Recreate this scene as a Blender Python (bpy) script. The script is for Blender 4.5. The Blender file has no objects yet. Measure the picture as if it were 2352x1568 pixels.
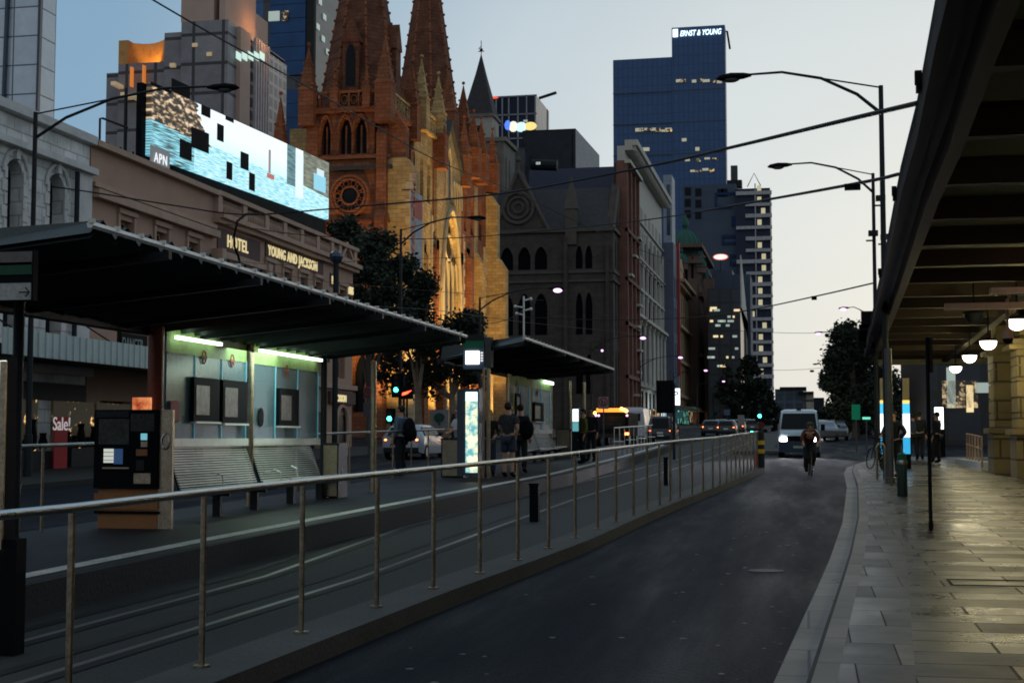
import bpy, bmesh, math, random
from mathutils import Vector, Matrix
random.seed(7)
R = math.radians
scene = bpy.context.scene
COL = scene.collection

# ---------------------------------------------------------------- camera, world, sun, exposure
F, CX, CY, EZ, S = 3267.0, 1176.0, 784.0, 1.75, 0.0147      # focal length in pixels of a 2352 px wide frame; S = slope of the street
PITCH, YAW = math.atan(221 / F), math.atan(674 / F)
cam_d = bpy.data.cameras.new('camera'); cam = bpy.data.objects.new('camera', cam_d); COL.objects.link(cam)
cam.location = (0, 0, EZ); cam.rotation_euler = (R(90) + PITCH, 0, YAW)
cam_d.sensor_width = 36; cam_d.lens = 36 * F / 2352; cam_d.clip_start = .1; cam_d.clip_end = 6000
scene.camera = cam
world = bpy.data.worlds.new("World"); scene.world = world; world.use_nodes = True
wn = world.node_tree.nodes; wl = world.node_tree.links; wn.clear()
sky = wn.new('ShaderNodeTexSky'); sky.sky_type = 'NISHITA'; sky.sun_disc = False
sky.sun_elevation = R(4.0); sky.sun_rotation = R(25); sky.altitude = 20; sky.air_density = 1.0; sky.dust_density = 2.2; sky.ozone_density = 2.0
# twilight: the sky is brightest and palest round the dawn, blue to the sides, dark overhead and behind
geo = wn.new('ShaderNodeTexCoord'); dotn = wn.new('ShaderNodeVectorMath'); dotn.operation = 'DOT_PRODUCT'
DAWN = Vector((math.sin(R(9)) * math.cos(R(1)), math.cos(R(9)) * math.cos(R(1)), math.sin(R(1)))); dotn.inputs[1].default_value = DAWN
mrd = wn.new('ShaderNodeMapRange'); mrd.inputs['From Min'].default_value = -1; mrd.inputs['From Max'].default_value = 1
rmp = wn.new('ShaderNodeValToRGB'); rmp.color_ramp.interpolation = 'EASE'; el = rmp.color_ramp.elements
SKYC = [(0, (.36, .40, .44)), (.5, (.40, .46, .52)), (.74, (.28, .40, .52)), (.885, (.25, .41, .57)), (.93, (.42, .55, .66)), (.958, (.60, .69, .74)), (.978, (.72, .78, .79)), (1.0, (.83, .84, .79))]
while len(el) < len(SKYC): el.new(.5)
for e_, (p_, c_) in zip(el, SKYC): e_.position = p_; e_.color = (*c_, 1)
nz = wn.new('ShaderNodeTexNoise'); nz.inputs['Scale'].default_value = 2.2; nz.inputs['Detail'].default_value = 5; mpz = wn.new('ShaderNodeMapping'); mpz.inputs['Scale'].default_value = (1, 1, 5)
mrz = wn.new('ShaderNodeMapRange'); mrz.inputs['From Min'].default_value = .35; mrz.inputs['From Max'].default_value = .7; mrz.inputs['To Min'].default_value = .97; mrz.inputs['To Max'].default_value = 1.03
mulz = wn.new('ShaderNodeMix'); mulz.data_type = 'RGBA'; mulz.blend_type = 'MULTIPLY'; mulz.inputs['Factor'].default_value = 1
mixs = wn.new('ShaderNodeMix'); mixs.data_type = 'RGBA'; mixs.inputs['Factor'].default_value = .9
bg = wn.new('ShaderNodeBackground'); bg.inputs['Strength'].default_value = 1; nsc = wn.new('ShaderNodeVectorMath'); nsc.operation = 'SCALE'; nsc.inputs['Scale'].default_value = .15
wo = wn.new('ShaderNodeOutputWorld')
wl.new(geo.outputs['Generated'], dotn.inputs[0]); wl.new(dotn.outputs['Value'], mrd.inputs['Value']); wl.new(mrd.outputs[0], rmp.inputs[0])
wl.new(geo.outputs['Generated'], mpz.inputs[0]); wl.new(mpz.outputs[0], nz.inputs['Vector']); wl.new(nz.outputs['Fac'], mrz.inputs['Value']); wl.new(rmp.outputs[0], mulz.inputs['A']); wl.new(mrz.outputs[0], mulz.inputs['B'])
wl.new(sky.outputs[0], nsc.inputs[0]); wl.new(nsc.outputs[0], mixs.inputs['A']); wl.new(mulz.outputs['Result'], mixs.inputs['B']); wl.new(mixs.outputs['Result'], bg.inputs[0]); wl.new(bg.outputs[0], wo.inputs[0])
sun_d = bpy.data.lights.new('sun', 'SUN'); sun_d.energy = .05; sun_d.angle = R(12); sun_d.color = (1, .86, .7)
sun = bpy.data.objects.new('sun', sun_d); COL.objects.link(sun)
sun.rotation_euler = Vector((-math.sin(R(25)), -math.cos(R(25)), -math.sin(R(4)))).to_track_quat('-Z', 'Y').to_euler()
vs = scene.view_settings; vs.view_transform = 'Standard'; vs.look = 'None'; vs.exposure = 0; vs.gamma = 1; vs.use_curve_mapping = False
scene.render.engine = 'CYCLES'
cy = scene.cycles; cy.use_denoising = True; cy.filter_width = 1.8; cy.max_bounces = 5; cy.diffuse_bounces = 2; cy.glossy_bounces = 3; cy.transparent_max_bounces = 12
cy.transmission_bounces = 3; cy.sample_clamp_indirect = 3; cy.sample_clamp_direct = 6; cy.caustics_reflective = False; cy.caustics_refractive = False

# ---------------------------------------------------------------- survey helpers: where a sight line meets the street, a facade plane ...
def ray(px, py):
    x, z = (px - CX) / F, (CY - py) / F
    c, s = math.cos(PITCH), math.sin(PITCH); y2, z2 = c - z * s, s + z * c
    c, s = math.cos(YAW), math.sin(YAW); return (x * c - y2 * s, x * s + y2 * c, z2)
def onG(px, py, h=0):
    d = ray(px, py); t = (h - EZ) / (d[2] - S * d[1]); return Vector((d[0] * t, d[1] * t, S * d[1] * t + h))
def onX(px, py, X):
    d = ray(px, py); t = X / d[0]; return Vector((X, d[1] * t, EZ + d[2] * t))
def onY(px, py, Y):
    d = ray(px, py); t = Y / d[1]; return Vector((d[0] * t, Y, EZ + d[2] * t))
def G(y): return S * y

# ---------------------------------------------------------------- materials
def nd(nt, t, **kw):
    n = nt.nodes.new(t)
    for k, v in kw.items():
        if k in n.inputs.keys(): n.inputs[k].default_value = v
        else: setattr(n, k, v)
    return n
def c4(c): return (c[0], c[1], c[2], 1)
def mat(name, col, rough=.75, metal=0, var=.25, scale=1.5, bump=.0, bscale=25, emit=None, es=0, coat=0, spec=.22, fine=40):
    m = bpy.data.materials.new(name); m.use_nodes = True; nt = m.node_tree; L = nt.links
    b = nt.nodes['Principled BSDF']; b.inputs['Roughness'].default_value = rough; b.inputs['Metallic'].default_value = metal
    b.inputs['Specular IOR Level'].default_value = spec; b.inputs['Coat Weight'].default_value = coat
    tc = nd(nt, 'ShaderNodeTexCoord')
    if var > 0:
        n1 = nd(nt, 'ShaderNodeTexNoise', Scale=scale, Detail=5.0, Roughness=.6); n2 = nd(nt, 'ShaderNodeTexNoise', Scale=fine, Detail=3.0)
        L.new(tc.outputs['Object'], n1.inputs['Vector']); L.new(tc.outputs['Object'], n2.inputs['Vector'])
        mx = nd(nt, 'ShaderNodeMath', operation='MULTIPLY'); L.new(n1.outputs['Fac'], mx.inputs[0]); L.new(n2.outputs['Fac'], mx.inputs[1])
        rp = nd(nt, 'ShaderNodeValToRGB'); e = rp.color_ramp.elements
        e[0].position = .12; e[1].position = .42
        e[0].color = c4([c * (1 - var) for c in col]); e[1].color = c4([min(1, c * (1 + var)) for c in col])
        L.new(mx.outputs[0], rp.inputs[0]); L.new(rp.outputs[0], b.inputs['Base Color'])
        mr = nd(nt, 'ShaderNodeMapRange'); mr.inputs['To Min'].default_value = max(.02, rough - .12); mr.inputs['To Max'].default_value = min(1, rough + .12)
        L.new(n1.outputs['Fac'], mr.inputs['Value']); L.new(mr.outputs[0], b.inputs['Roughness'])
    else: b.inputs['Base Color'].default_value = c4(col)
    if bump > 0:
        n3 = nd(nt, 'ShaderNodeTexNoise', Scale=bscale, Detail=4.0); bp = nd(nt, 'ShaderNodeBump', Strength=bump, Distance=.02)
        L.new(tc.outputs['Object'], n3.inputs['Vector']); L.new(n3.outputs['Fac'], bp.inputs['Height']); L.new(bp.outputs[0], b.inputs['Normal'])
    if es > 0:
        b.inputs['Emission Color'].default_value = c4(emit or col); b.inputs['Emission Strength'].default_value = es
    return m
def blocks(name, c1, c2, mortar, bw, bh, ms=.02, rough=.8, offset=.5, flat=False, bump=.4, rmin=None, bias=0, smooth=.1, stain=.35, metal=0):
    """masonry, pavers, curtain walls: a brick texture on (x+y, z), or on (x, y) when flat"""
    m = bpy.data.materials.new(name); m.use_nodes = True; nt = m.node_tree; L = nt.links; b = nt.nodes['Principled BSDF']
    b.inputs['Metallic'].default_value = metal; b.inputs['Specular IOR Level'].default_value = .5 if flat or metal or rough < .5 else .2
    tc = nd(nt, 'ShaderNodeTexCoord'); sp = nd(nt, 'ShaderNodeSeparateXYZ'); cb = nd(nt, 'ShaderNodeCombineXYZ'); L.new(tc.outputs['Object'], sp.inputs[0])
    if flat: L.new(sp.outputs[0], cb.inputs[0]); L.new(sp.outputs[1], cb.inputs[1])
    else:
        ad = nd(nt, 'ShaderNodeMath', operation='ADD'); L.new(sp.outputs[0], ad.inputs[0]); L.new(sp.outputs[1], ad.inputs[1])
        L.new(ad.outputs[0], cb.inputs[0]); L.new(sp.outputs[2], cb.inputs[1])
    br = nd(nt, 'ShaderNodeTexBrick', offset=offset); br.inputs['Scale'].default_value = 1; br.inputs['Color1'].default_value = c4(c1); br.inputs['Color2'].default_value = c4(c2)
    br.inputs['Mortar'].default_value = c4(mortar); br.inputs['Brick Width'].default_value = bw; br.inputs['Row Height'].default_value = bh
    br.inputs['Mortar Size'].default_value = ms; br.inputs['Mortar Smooth'].default_value = smooth; br.inputs['Bias'].default_value = bias
    L.new(cb.outputs[0], br.inputs['Vector'])
    n1 = nd(nt, 'ShaderNodeTexNoise', Scale=.7, Detail=6.0, Roughness=.65); L.new(tc.outputs['Object'], n1.inputs['Vector'])
    mr = nd(nt, 'ShaderNodeMapRange'); mr.inputs['From Min'].default_value = .3; mr.inputs['From Max'].default_value = .7; mr.inputs['To Min'].default_value = 1 - stain; mr.inputs['To Max'].default_value = 1 + stain * .5
    L.new(n1.outputs['Fac'], mr.inputs['Value'])
    mx = nd(nt, 'ShaderNodeMix', data_type='RGBA', blend_type='MULTIPLY'); mx.inputs['Factor'].default_value = 1
    L.new(br.outputs['Color'], mx.inputs['A']); L.new(mr.outputs[0], mx.inputs['B']); L.new(mx.outputs['Result'], b.inputs['Base Color'])
    r2 = nd(nt, 'ShaderNodeMapRange'); r2.inputs['From Min'].default_value = .35; r2.inputs['From Max'].default_value = .65
    r2.inputs['To Min'].default_value = rough if rmin is None else rmin; r2.inputs['To Max'].default_value = rough
    L.new(n1.outputs['Fac'], r2.inputs['Value']); L.new(r2.outputs[0], b.inputs['Roughness'])
    if flat and rmin is not None:      # joints are matt, every slab has a polish of its own
        s1 = nd(nt, 'ShaderNodeMapRange'); s1.inputs['To Min'].default_value = .6; s1.inputs['To Max'].default_value = .1; L.new(br.outputs['Fac'], s1.inputs['Value']); L.new(s1.outputs[0], b.inputs['Specular IOR Level'])
        bw_ = nd(nt, 'ShaderNodeRGBToBW'); L.new(br.outputs['Color'], bw_.inputs[0]); s2 = nd(nt, 'ShaderNodeMapRange'); s2.inputs['From Max'].default_value = max(c2); s2.inputs['To Min'].default_value = .2; s2.inputs['To Max'].default_value = -.14; L.new(bw_.outputs[0], s2.inputs['Value'])
        s3 = nd(nt, 'ShaderNodeMath', operation='ADD'); L.new(r2.outputs[0], s3.inputs[0]); L.new(s2.outputs[0], s3.inputs[1]); L.new(s3.outputs[0], b.inputs['Roughness'])
    if bump > 0:
        bp = nd(nt, 'ShaderNodeBump', Strength=bump, Distance=.02, invert=True); L.new(br.outputs['Fac'], bp.inputs['Height']); L.new(bp.outputs[0], b.inputs['Normal'])
    return m
def emis(name, col, st):
    m = bpy.data.materials.new(name); m.use_nodes = True; b = m.node_tree.nodes['Principled BSDF']; b.inputs['Base Color'].default_value = c4([c * .5 for c in col])
    b.inputs['Emission Color'].default_value = c4(col); b.inputs['Emission Strength'].default_value = st; return m
def emis_tex(name, c1, c2, st, scale=6, pos=(.4, .6), dark=None):
    """a lit picture (poster, shop interior): blotches of colour that give off light"""
    m = bpy.data.materials.new(name); m.use_nodes = True; nt = m.node_tree; L = nt.links; b = nt.nodes['Principled BSDF']
    tc = nd(nt, 'ShaderNodeTexCoord'); n = nd(nt, 'ShaderNodeTexNoise', Scale=scale, Detail=4.0, Roughness=.7); rp = nd(nt, 'ShaderNodeValToRGB')
    e = rp.color_ramp.elements; e[0].position = pos[0]; e[1].position = pos[1]; e[0].color = c4(c1); e[1].color = c4(c2)
    if dark: x = e.new(pos[0] - .12); x.color = c4(dark)
    L.new(tc.outputs['Object'], n.inputs['Vector']); L.new(n.outputs['Fac'], rp.inputs[0]); L.new(rp.outputs[0], b.inputs['Emission Color'])
    b.inputs['Emission Strength'].default_value = st; b.inputs['Base Color'].default_value = (.02, .02, .02, 1); return m
def glassy(name, col, mixf, rough=.05, tint=(1, 1, 1)):
    m = bpy.data.materials.new(name); m.use_nodes = True; nt = m.node_tree; L = nt.links; b = nt.nodes['Principled BSDF']; o = nt.nodes['Material Output']
    b.inputs['Base Color'].default_value = c4(col); b.inputs['Roughness'].default_value = rough
    t = nd(nt, 'ShaderNodeBsdfTransparent'); t.inputs[0].default_value = c4(tint); mx = nd(nt, 'ShaderNodeMixShader'); mx.inputs[0].default_value = mixf
    L.new(t.outputs[0], mx.inputs[1]); L.new(b.outputs[0], mx.inputs[2]); L.new(mx.outputs[0], o.inputs['Surface']); return m

K = {}
K['asphalt'] = mat('asphalt', (.008, .012, .018), .78, var=.7, scale=.45, bump=.6, bscale=38, fine=55, spec=.06)
_n = K['asphalt'].node_tree.nodes; _m = _n.new('ShaderNodeMapping'); _m.inputs['Scale'].default_value = (2.6, .32, 1)
for _k in list(_n):
    if _k.type == 'TEX_COORD':
        _t = _k
for _k in _n:
    if _k.type == 'TEX_NOISE' and _k.inputs['Scale'].default_value < 1: K['asphalt'].node_tree.links.new(_t.outputs['Object'], _m.inputs[0]); K['asphalt'].node_tree.links.new(_m.outputs[0], _k.inputs['Vector'])
for _k in _n:
    if _k.type == 'MAP_RANGE': _k.inputs['From Min'].default_value = .35; _k.inputs['From Max'].default_value = .65; _k.inputs['To Min'].default_value = .5; _k.inputs['To Max'].default_value = .85
K['track'] = mat('track_concrete', (.03, .034, .034), .8, var=.4, scale=.45, bump=.2, bscale=40)
K['paver'] = blocks('bluestone_pavers', (.009, .011, .013), (.038, .038, .035), (.005, .005, .005), 1.3, .5, .013, rough=.5, rmin=.27, flat=True, bump=1.0, stain=.5)
K['band'] = blocks('kerb_band_pavers', (.018, .02, .022), (.045, .046, .045), (.01, .01, .01), .6, .9, .007, rough=.6, rmin=.35, flat=True, bump=.5)
K['kerb'] = blocks('kerb_stone', (.12, .117, .106), (.17, .164, .15), (.03, .03, .03), 5, 1.1, .012, rough=.6, flat=True, stain=.5)
K['platform'] = mat('platform_asphalt', (.013, .015, .02), .6, var=.35, scale=.8, bump=.2, bscale=60)
K['conc'] = mat('concrete', (.07, .072, .07), .8, var=.35, scale=1.2, bump=.3)
K['concdk'] = mat('dark_concrete', (.026, .028, .028), .8, var=.35, scale=1.2, bump=.3)
K['line'] = mat('worn_white_paint', (.5, .5, .46), .6, var=.4, scale=5)
K['steel'] = mat('brushed_stainless', (.55, .55, .53), .3, 1, var=.08, scale=.8)
K['steeldk'] = mat('dull_stainless', (.36, .3, .22), .35, 1, var=.35, scale=6)
K['chrome'] = mat('worn_stainless', (.62, .62, .6), .4, .3, var=.15, scale=4)
K['black'] = mat('black_paint', (.007, .008, .01), .6, var=.2, spec=.03)
K['dkmetal'] = mat('dark_grey_metal', (.022, .026, .03), .55, .2, var=.3, spec=.15)
K['polegrey'] = mat('grey_pole_paint', (.09, .1, .11), .5, .3, var=.3)
K['rubber'] = mat('rubber', (.012, .012, .012), .8)
K['rail'] = mat('polished_rail_steel', (.16, .16, .16), .42, .6, var=.2)
K['groove'] = mat('rail_groove', (.012, .012, .014), .7)
K['wire'] = mat('black_cable', (.01, .01, .012), .6, var=0)
K['bark'] = mat('bark', (.06, .05, .04), .9, bump=.6, bscale=12)
K['barkpale'] = mat('pale_bark', (.22, .17, .12), .85, bump=.5, bscale=8, var=.5, scale=2)
K['win'] = mat('dark_window_glass', (.008, .01, .013), .35, var=.3, scale=.6, spec=.12)
K['winfar'] = mat('deep_window_glass', (.007, .009, .012), .9, var=.4, scale=.5, spec=0)
K['winb'] = mat('blue_window_glass', (.02, .035, .06), .15, var=.3, scale=.5, spec=.6)
K['white'] = mat('white_paint', (.62, .63, .62), .5, var=.15)
K['skin'] = mat('skin', (.42, .25, .17), .55, var=.1)
K['hair'] = mat('dark_hair', (.02, .014, .01), .6, var=.2)
K['tail'] = emis('red_tail_lamp', (1, .12, .03), 14)
K['amber'] = emis('amber_lamp', (1, .35, .05), 16)
K['head'] = emis('head_lamp', (.95, .95, 1), 60)
K['street'] = emis('discharge_lamp', (.95, .55, 1), 1.9)
K['green'] = emis('green_signal', (.05, 1, .75), 30)
K['red'] = emis('red_signal', (1, .05, .02), 8)
K['warm'] = emis('warm_window', (1, .78, .42), .9)
K['warmdim'] = emis_tex('dim_warm_rooms', (.02, .015, .01), (.9, .65, .35), .8, 1.2, (.5, .62))
K['coolwin'] = emis('cool_window', (.8, .95, .85), .32)
K['chairdk'] = mat('dark_cloth', (.015, .017, .022), .9)

# ---------------------------------------------------------------- mesh builder
class MB:
    def __init__(s): s.v = []; s.f = []; s.mi = []; s.cur = 0
    def add(s, vs, fs):
        n = len(s.v); s.v += [tuple(p) for p in vs]; s.f += [tuple(i + n for i in f) for f in fs]; s.mi += [s.cur] * len(fs); return s
    def box(s, x0, x1, y0, y1, z0, z1):
        if x0 > x1: x0, x1 = x1, x0
        if y0 > y1: y0, y1 = y1, y0
        if z0 > z1: z0, z1 = z1, z0
        return s.add([(x, y, z) for z in (z0, z1) for y in (y0, y1) for x in (x0, x1)], [(0, 2, 3, 1), (4, 5, 7, 6), (0, 1, 5, 4), (2, 6, 7, 3), (0, 4, 6, 2), (1, 3, 7, 5)])
    def hexa(s, p):  # 8 points, bottom 4 ccw then top 4
        return s.add(p, [(3, 2, 1, 0), (4, 5, 6, 7), (0, 1, 5, 4), (1, 2, 6, 5), (2, 3, 7, 6), (3, 0, 4, 7)])
    def quad(s, a, b, c, d): return s.add([a, b, c, d], [(0, 1, 2, 3)])
    def prism(s, poly, f, d0, d1):
        """polygon in (u, w) pushed from depth d0 to d1; f(u, w, d) gives the point"""
        n = len(poly); vs = [f(u, w, d0) for u, w in poly] + [f(u, w, d1) for u, w in poly]
        return s.add(vs, [tuple(range(n)), tuple(range(2 * n - 1, n - 1, -1))] + [(i, i + n, (i + 1) % n + n, (i + 1) % n) for i in range(n)])
    def tube(s, pts, r, n=8, cap=True):
        pts = [Vector(p) for p in pts]; rs = r if isinstance(r, (list, tuple)) else [r] * len(pts); base = len(s.v); vs = []; fs = []
        prev = None
        for i, p in enumerate(pts):
            t = (pts[min(i + 1, len(pts) - 1)] - pts[max(i - 1, 0)]).normalized()
            if prev is None: a = t.orthogonal().normalized()
            else: a = (prev - t * prev.dot(t)).normalized()
            prev = a; b = t.cross(a)
            for k in range(n):
                g = 2 * math.pi * k / n; vs.append(p + (a * math.cos(g) + b * math.sin(g)) * rs[i])
        for i in range(len(pts) - 1):
            for k in range(n): fs.append((i * n + k, i * n + (k + 1) % n, (i + 1) * n + (k + 1) % n, (i + 1) * n + k))
        if cap: fs.append(tuple(range(n - 1, -1, -1))); fs.append(tuple(range((len(pts) - 1) * n, len(pts) * n)))
        return s.add(vs, fs)
    def lathe(s, prof, c=(0, 0, 0), n=16, axis='z', ph=0):
        vs = []; fs = []
        for r, h in prof:
            for k in range(n):
                g = 2 * math.pi * k / n + ph; a, b = r * math.cos(g), r * math.sin(g)
                vs.append({'z': (c[0] + a, c[1] + b, c[2] + h), 'x': (c[0] + h, c[1] + a, c[2] + b), 'y': (c[0] + a, c[1] + h, c[2] - b)}[axis])
        for i in range(len(prof) - 1):
            for k in range(n): fs.append((i * n + k, i * n + (k + 1) % n, (i + 1) * n + (k + 1) % n, (i + 1) * n + k))
        fs.append(tuple(range(n - 1, -1, -1))); m = (len(prof) - 1) * n; fs.append(tuple(range(m, m + n)))
        return s.add(vs, fs)
    def ball(s, c, rx, ry=None, rz=None, n=12, m=8):
        ry = ry or rx; rz = rz or rx; vs = [(c[0], c[1], c[2] - rz)]; fs = []
        for i in range(1, m):
            a = -math.pi / 2 + math.pi * i / m
            for k in range(n): g = 2 * math.pi * k / n; vs.append((c[0] + rx * math.cos(a) * math.cos(g), c[1] + ry * math.cos(a) * math.sin(g), c[2] + rz * math.sin(a)))
        vs.append((c[0], c[1], c[2] + rz)); T = len(vs) - 1
        for k in range(n): fs.append((0, 1 + (k + 1) % n, 1 + k)); fs.append((T, 1 + (m - 2) * n + k, 1 + (m - 2) * n + (k + 1) % n))
        for i in range(m - 2):
            for k in range(n): a = 1 + i * n + k; b = 1 + i * n + (k + 1) % n; fs.append((a, b, b + n, a + n))
        return s.add(vs, fs)
    def build(s, name, m, parent=None, smooth=False, world=True, bevel=0, loc=None):
        me = bpy.data.meshes.new(name); off = Vector((0, 0, 0))
        if parent is not None and world: off = parent_world(parent)
        if loc is not None: off = Vector(loc) if world else off
        me.from_pydata([(v[0] - off[0], v[1] - off[1], v[2] - off[2]) for v in s.v], [], s.f)
        for q in (m if isinstance(m, (list, tuple)) else [m]): me.materials.append(q)
        if max(s.mi, default=0): me.polygons.foreach_set('material_index', s.mi)
        if smooth: me.shade_smooth()
        me.update(); o = bpy.data.objects.new(name, me); COL.objects.link(o)
        if parent is not None: o.parent = parent
        elif loc is not None: o.location = loc
        if smooth:
            md = o.modifiers.new('w', 'EDGE_SPLIT'); md.split_angle = R(40)
        if bevel:
            md = o.modifiers.new('b', 'BEVEL'); md.width = bevel; md.segments = 2; md.limit_method = 'ANGLE'
        return o
def parent_world(p):
    v = Vector(p.location); q = p.parent
    while q is not None: v = v + Vector(q.location); q = q.parent
    return v
def tag(o, label=None, cat=None, group=None, kind=None):
    if label: o['label'] = label
    if cat: o['category'] = cat
    if group: o['group'] = group
    if kind: o['kind'] = kind
    return o
def thing(name, label, cat, loc=(0, 0, 0), rz=0, group=None):
    o = bpy.data.objects.new(name, None); COL.objects.link(o); o.location = loc; o.rotation_euler = (0, 0, rz); o.empty_display_size = .2
    return tag(o, label, cat, group)
def kids(o): return [c for c in bpy.data.objects if c.parent == o]
def copy_tree(o, loc=None, rz=None, label=None, parent=None, children=None):
    if children is None:
        children = {}
        for c in bpy.data.objects:
            if c.parent: children.setdefault(c.parent, []).append(c)
    c = o.copy(); COL.objects.link(c); c.parent = parent
    if loc is not None: c.location = loc
    if rz is not None: c.rotation_euler = (0, 0, rz)
    if label: c['label'] = label
    for k in children.get(o, []): copy_tree(k, parent=c, children=children)
    return c
def struct(name, mb, m, label=None): o = mb.build(name, m); return tag(o, label, None, None, 'structure')
def text(name, s, size, loc, rot, m, parent=None, ext=.02, bold=.0, sx=1, spacing=1, align='LEFT'):
    cu = bpy.data.curves.new(name, 'FONT'); cu.body = s; cu.size = size; cu.extrude = ext; cu.offset = bold; cu.space_character = spacing; cu.align_x = align
    cu.materials.append(m); o = bpy.data.objects.new(name, cu); COL.objects.link(o)
    if parent is not None: o.parent = parent; loc = Vector(loc) - parent_world(parent)
    o.location = loc; o.rotation_euler = rot; o.scale = (sx, 1, 1); return o
TX, TY = (R(90), 0, R(90)), (R(90), 0, 0)       # lettering on a wall that faces the street, on one that faces along it

# ---------------------------------------------------------------- facade builder
def fmap(plane, c):
    return (lambda u, z, d: (c - d, u, z)) if plane == 'X' else (lambda u, z, d: (u, c + d, z))
def arch_pts(u0, u1, zs, zt, kind, n=7):
    w = u1 - u0; h = zt - zs; out = []
    for i in range(n + 1):
        t = i / n
        if kind == 'round': a = math.pi * (1 - t); out.append((u0 + w / 2 + w / 2 * math.cos(a), zs + h * math.sin(a)))
        else:
            q = t * 2 if t < .5 else (1 - t) * 2; x = w / 2 * q
            out.append((u0 + x if t < .5 else u1 - x, zs + h * math.sin(math.pi / 2 * q ** .8)))
    return out
def facade(t, plane, c, u0, u1, z0, z1, cols, rows, m, wm, recess=.35, arch={}, frame=None, wall=None, back=True, name='window', muntin=True, skip=()):
    """front wall with real openings; every opening gets a window object of its own"""
    f = fmap(plane, c); w = wall or MB(); own = wall is None
    us = sorted(set([u0, u1] + [x for q in cols for x in q])); zs = sorted(set([z0, z1] + [x for q in rows for x in q]))
    for i in range(len(us) - 1):
        for j in range(len(zs) - 1):
            um, zm = (us[i] + us[i + 1]) / 2, (zs[j] + zs[j + 1]) / 2
            hole = any(a < um < b for a, b in cols) and any(a < zm < b for a, b in rows)
            if hole:
                ci = [k for k, q in enumerate(cols) if q[0] < um < q[1]][0]; rj = [k for k, q in enumerate(rows) if q[0] < zm < q[1]][0]
                if (ci, rj) in skip: hole = False
            if not hole: w.quad(f(us[i], zs[j], 0), f(us[i + 1], zs[j], 0), f(us[i + 1], zs[j + 1], 0), f(us[i], zs[j + 1], 0))
    meshes = {}
    for rj, (a, b) in enumerate(rows):
        for ci, (p, q) in enumerate(cols):
            if (ci, rj) in skip: continue
            for A, B in (((p, a), (q, a)), ((q, a), (q, b)), ((q, b), (p, b)), ((p, b), (p, a))):
                w.quad(f(A[0], A[1], 0), f(B[0], B[1], 0), f(B[0], B[1], recess), f(A[0], A[1], recess))
            if rj in arch:
                kind, hh = arch[rj]; P = arch_pts(p, q, b - hh, b, kind); n = len(P) // 2
                w.prism([(p, b - .001)] + P[:n + 1] + ([((p + q) / 2, b - .001)] if P[n][1] < b - .01 else []), f, .002, recess)
                w.prism([(q, b - .001)] + P[::-1][:len(P) - n] , f, .002, recess)
            key = (round(q - p, 2), round(b - a, 2))
            if key not in meshes:
                k = MB(); W, H = q - p, b - a; g = fmap(plane, 0)
                k.cur = 0; k.quad(g(0, 0, 0), g(W, 0, 0), g(W, H, 0), g(0, H, 0))
                if frame:
                    k.cur = 1; fw = min(.09, W * .09)
                    for (x0, x1, y0, y1) in ((0, fw, 0, H), (W - fw, W, 0, H), (fw, W - fw, 0, fw), (fw, W - fw, H - fw, H)) + (((W / 2 - fw / 2, W / 2 + fw / 2, fw, H - fw), (fw, W / 2 - fw / 2, H * .5 - fw / 2, H * .5 + fw / 2), (W / 2 + fw / 2, W - fw, H * .5 - fw / 2, H * .5 + fw / 2)) if muntin else ()):
                        pA, pB = g(x0, y0, -.03), g(x1, y1, -.005); k.box(pA[0], pB[0], pA[1], pB[1], pA[2], pB[2])
                o = k.build(name, [wm, frame] if frame else wm, t, world=False); meshes[key] = o
            else: o = meshes[key].copy(); COL.objects.link(o)
            o.location = Vector(f(p, a, recess - .01)) - parent_world(t)
            if isinstance(wm, list): pass
    if own: return w.build('wall', m, t)
    return w
def shell(w, x0, x1, y0, y1, z0, z1, skipface='X'):
    """the other faces of a building block: roof, and all the sides the facades leave out"""
    w.quad((x0, y0, z1), (x1, y0, z1), (x1, y1, z1), (x0, y1, z1)); w.quad((x0, y1, z0), (x1, y1, z0), (x1, y1, z1), (x0, y1, z1)); w.quad((x0, y0, z0), (x0, y1, z0), (x0, y1, z1), (x0, y0, z1))
    if 'Y' not in skipface: w.quad((x0, y0, z0), (x1, y0, z0), (x1, y0, z1), (x0, y0, z1))
    if 'X' not in skipface: w.quad((x1, y0, z0), (x1, y1, z0), (x1, y1, z1), (x1, y0, z1))
    return w
def evenly(a, b, n, fill=.5):
    s = (b - a) / n; return [(a + s * (i + .5 - fill / 2), a + s * (i + .5 + fill / 2)) for i in range(n)]
def part_box(t, name, m, *b, bevel=0):
    return MB().box(*b).build(name, m, t, bevel=bevel)
def light(name, kind, loc, power, col, radius=.1, parent=None, spot=None, aim=None, blend=.5):
    d = bpy.data.lights.new(name, kind); d.energy = power; d.color = col
    if kind in ('POINT', 'SPOT'): d.shadow_soft_size = radius
    if kind == 'SPOT': d.spot_size = spot; d.spot_blend = blend
    if kind == 'AREA': d.size = radius
    o = bpy.data.objects.new(name, d); COL.objects.link(o)
    if aim is not None: o.rotation_euler = (Vector(aim) - Vector(loc)).to_track_quat('-Z', 'Y').to_euler()
    if parent is not None: o.parent = parent; loc = Vector(loc) - parent_world(parent)
    o.location = loc; return o
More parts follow.
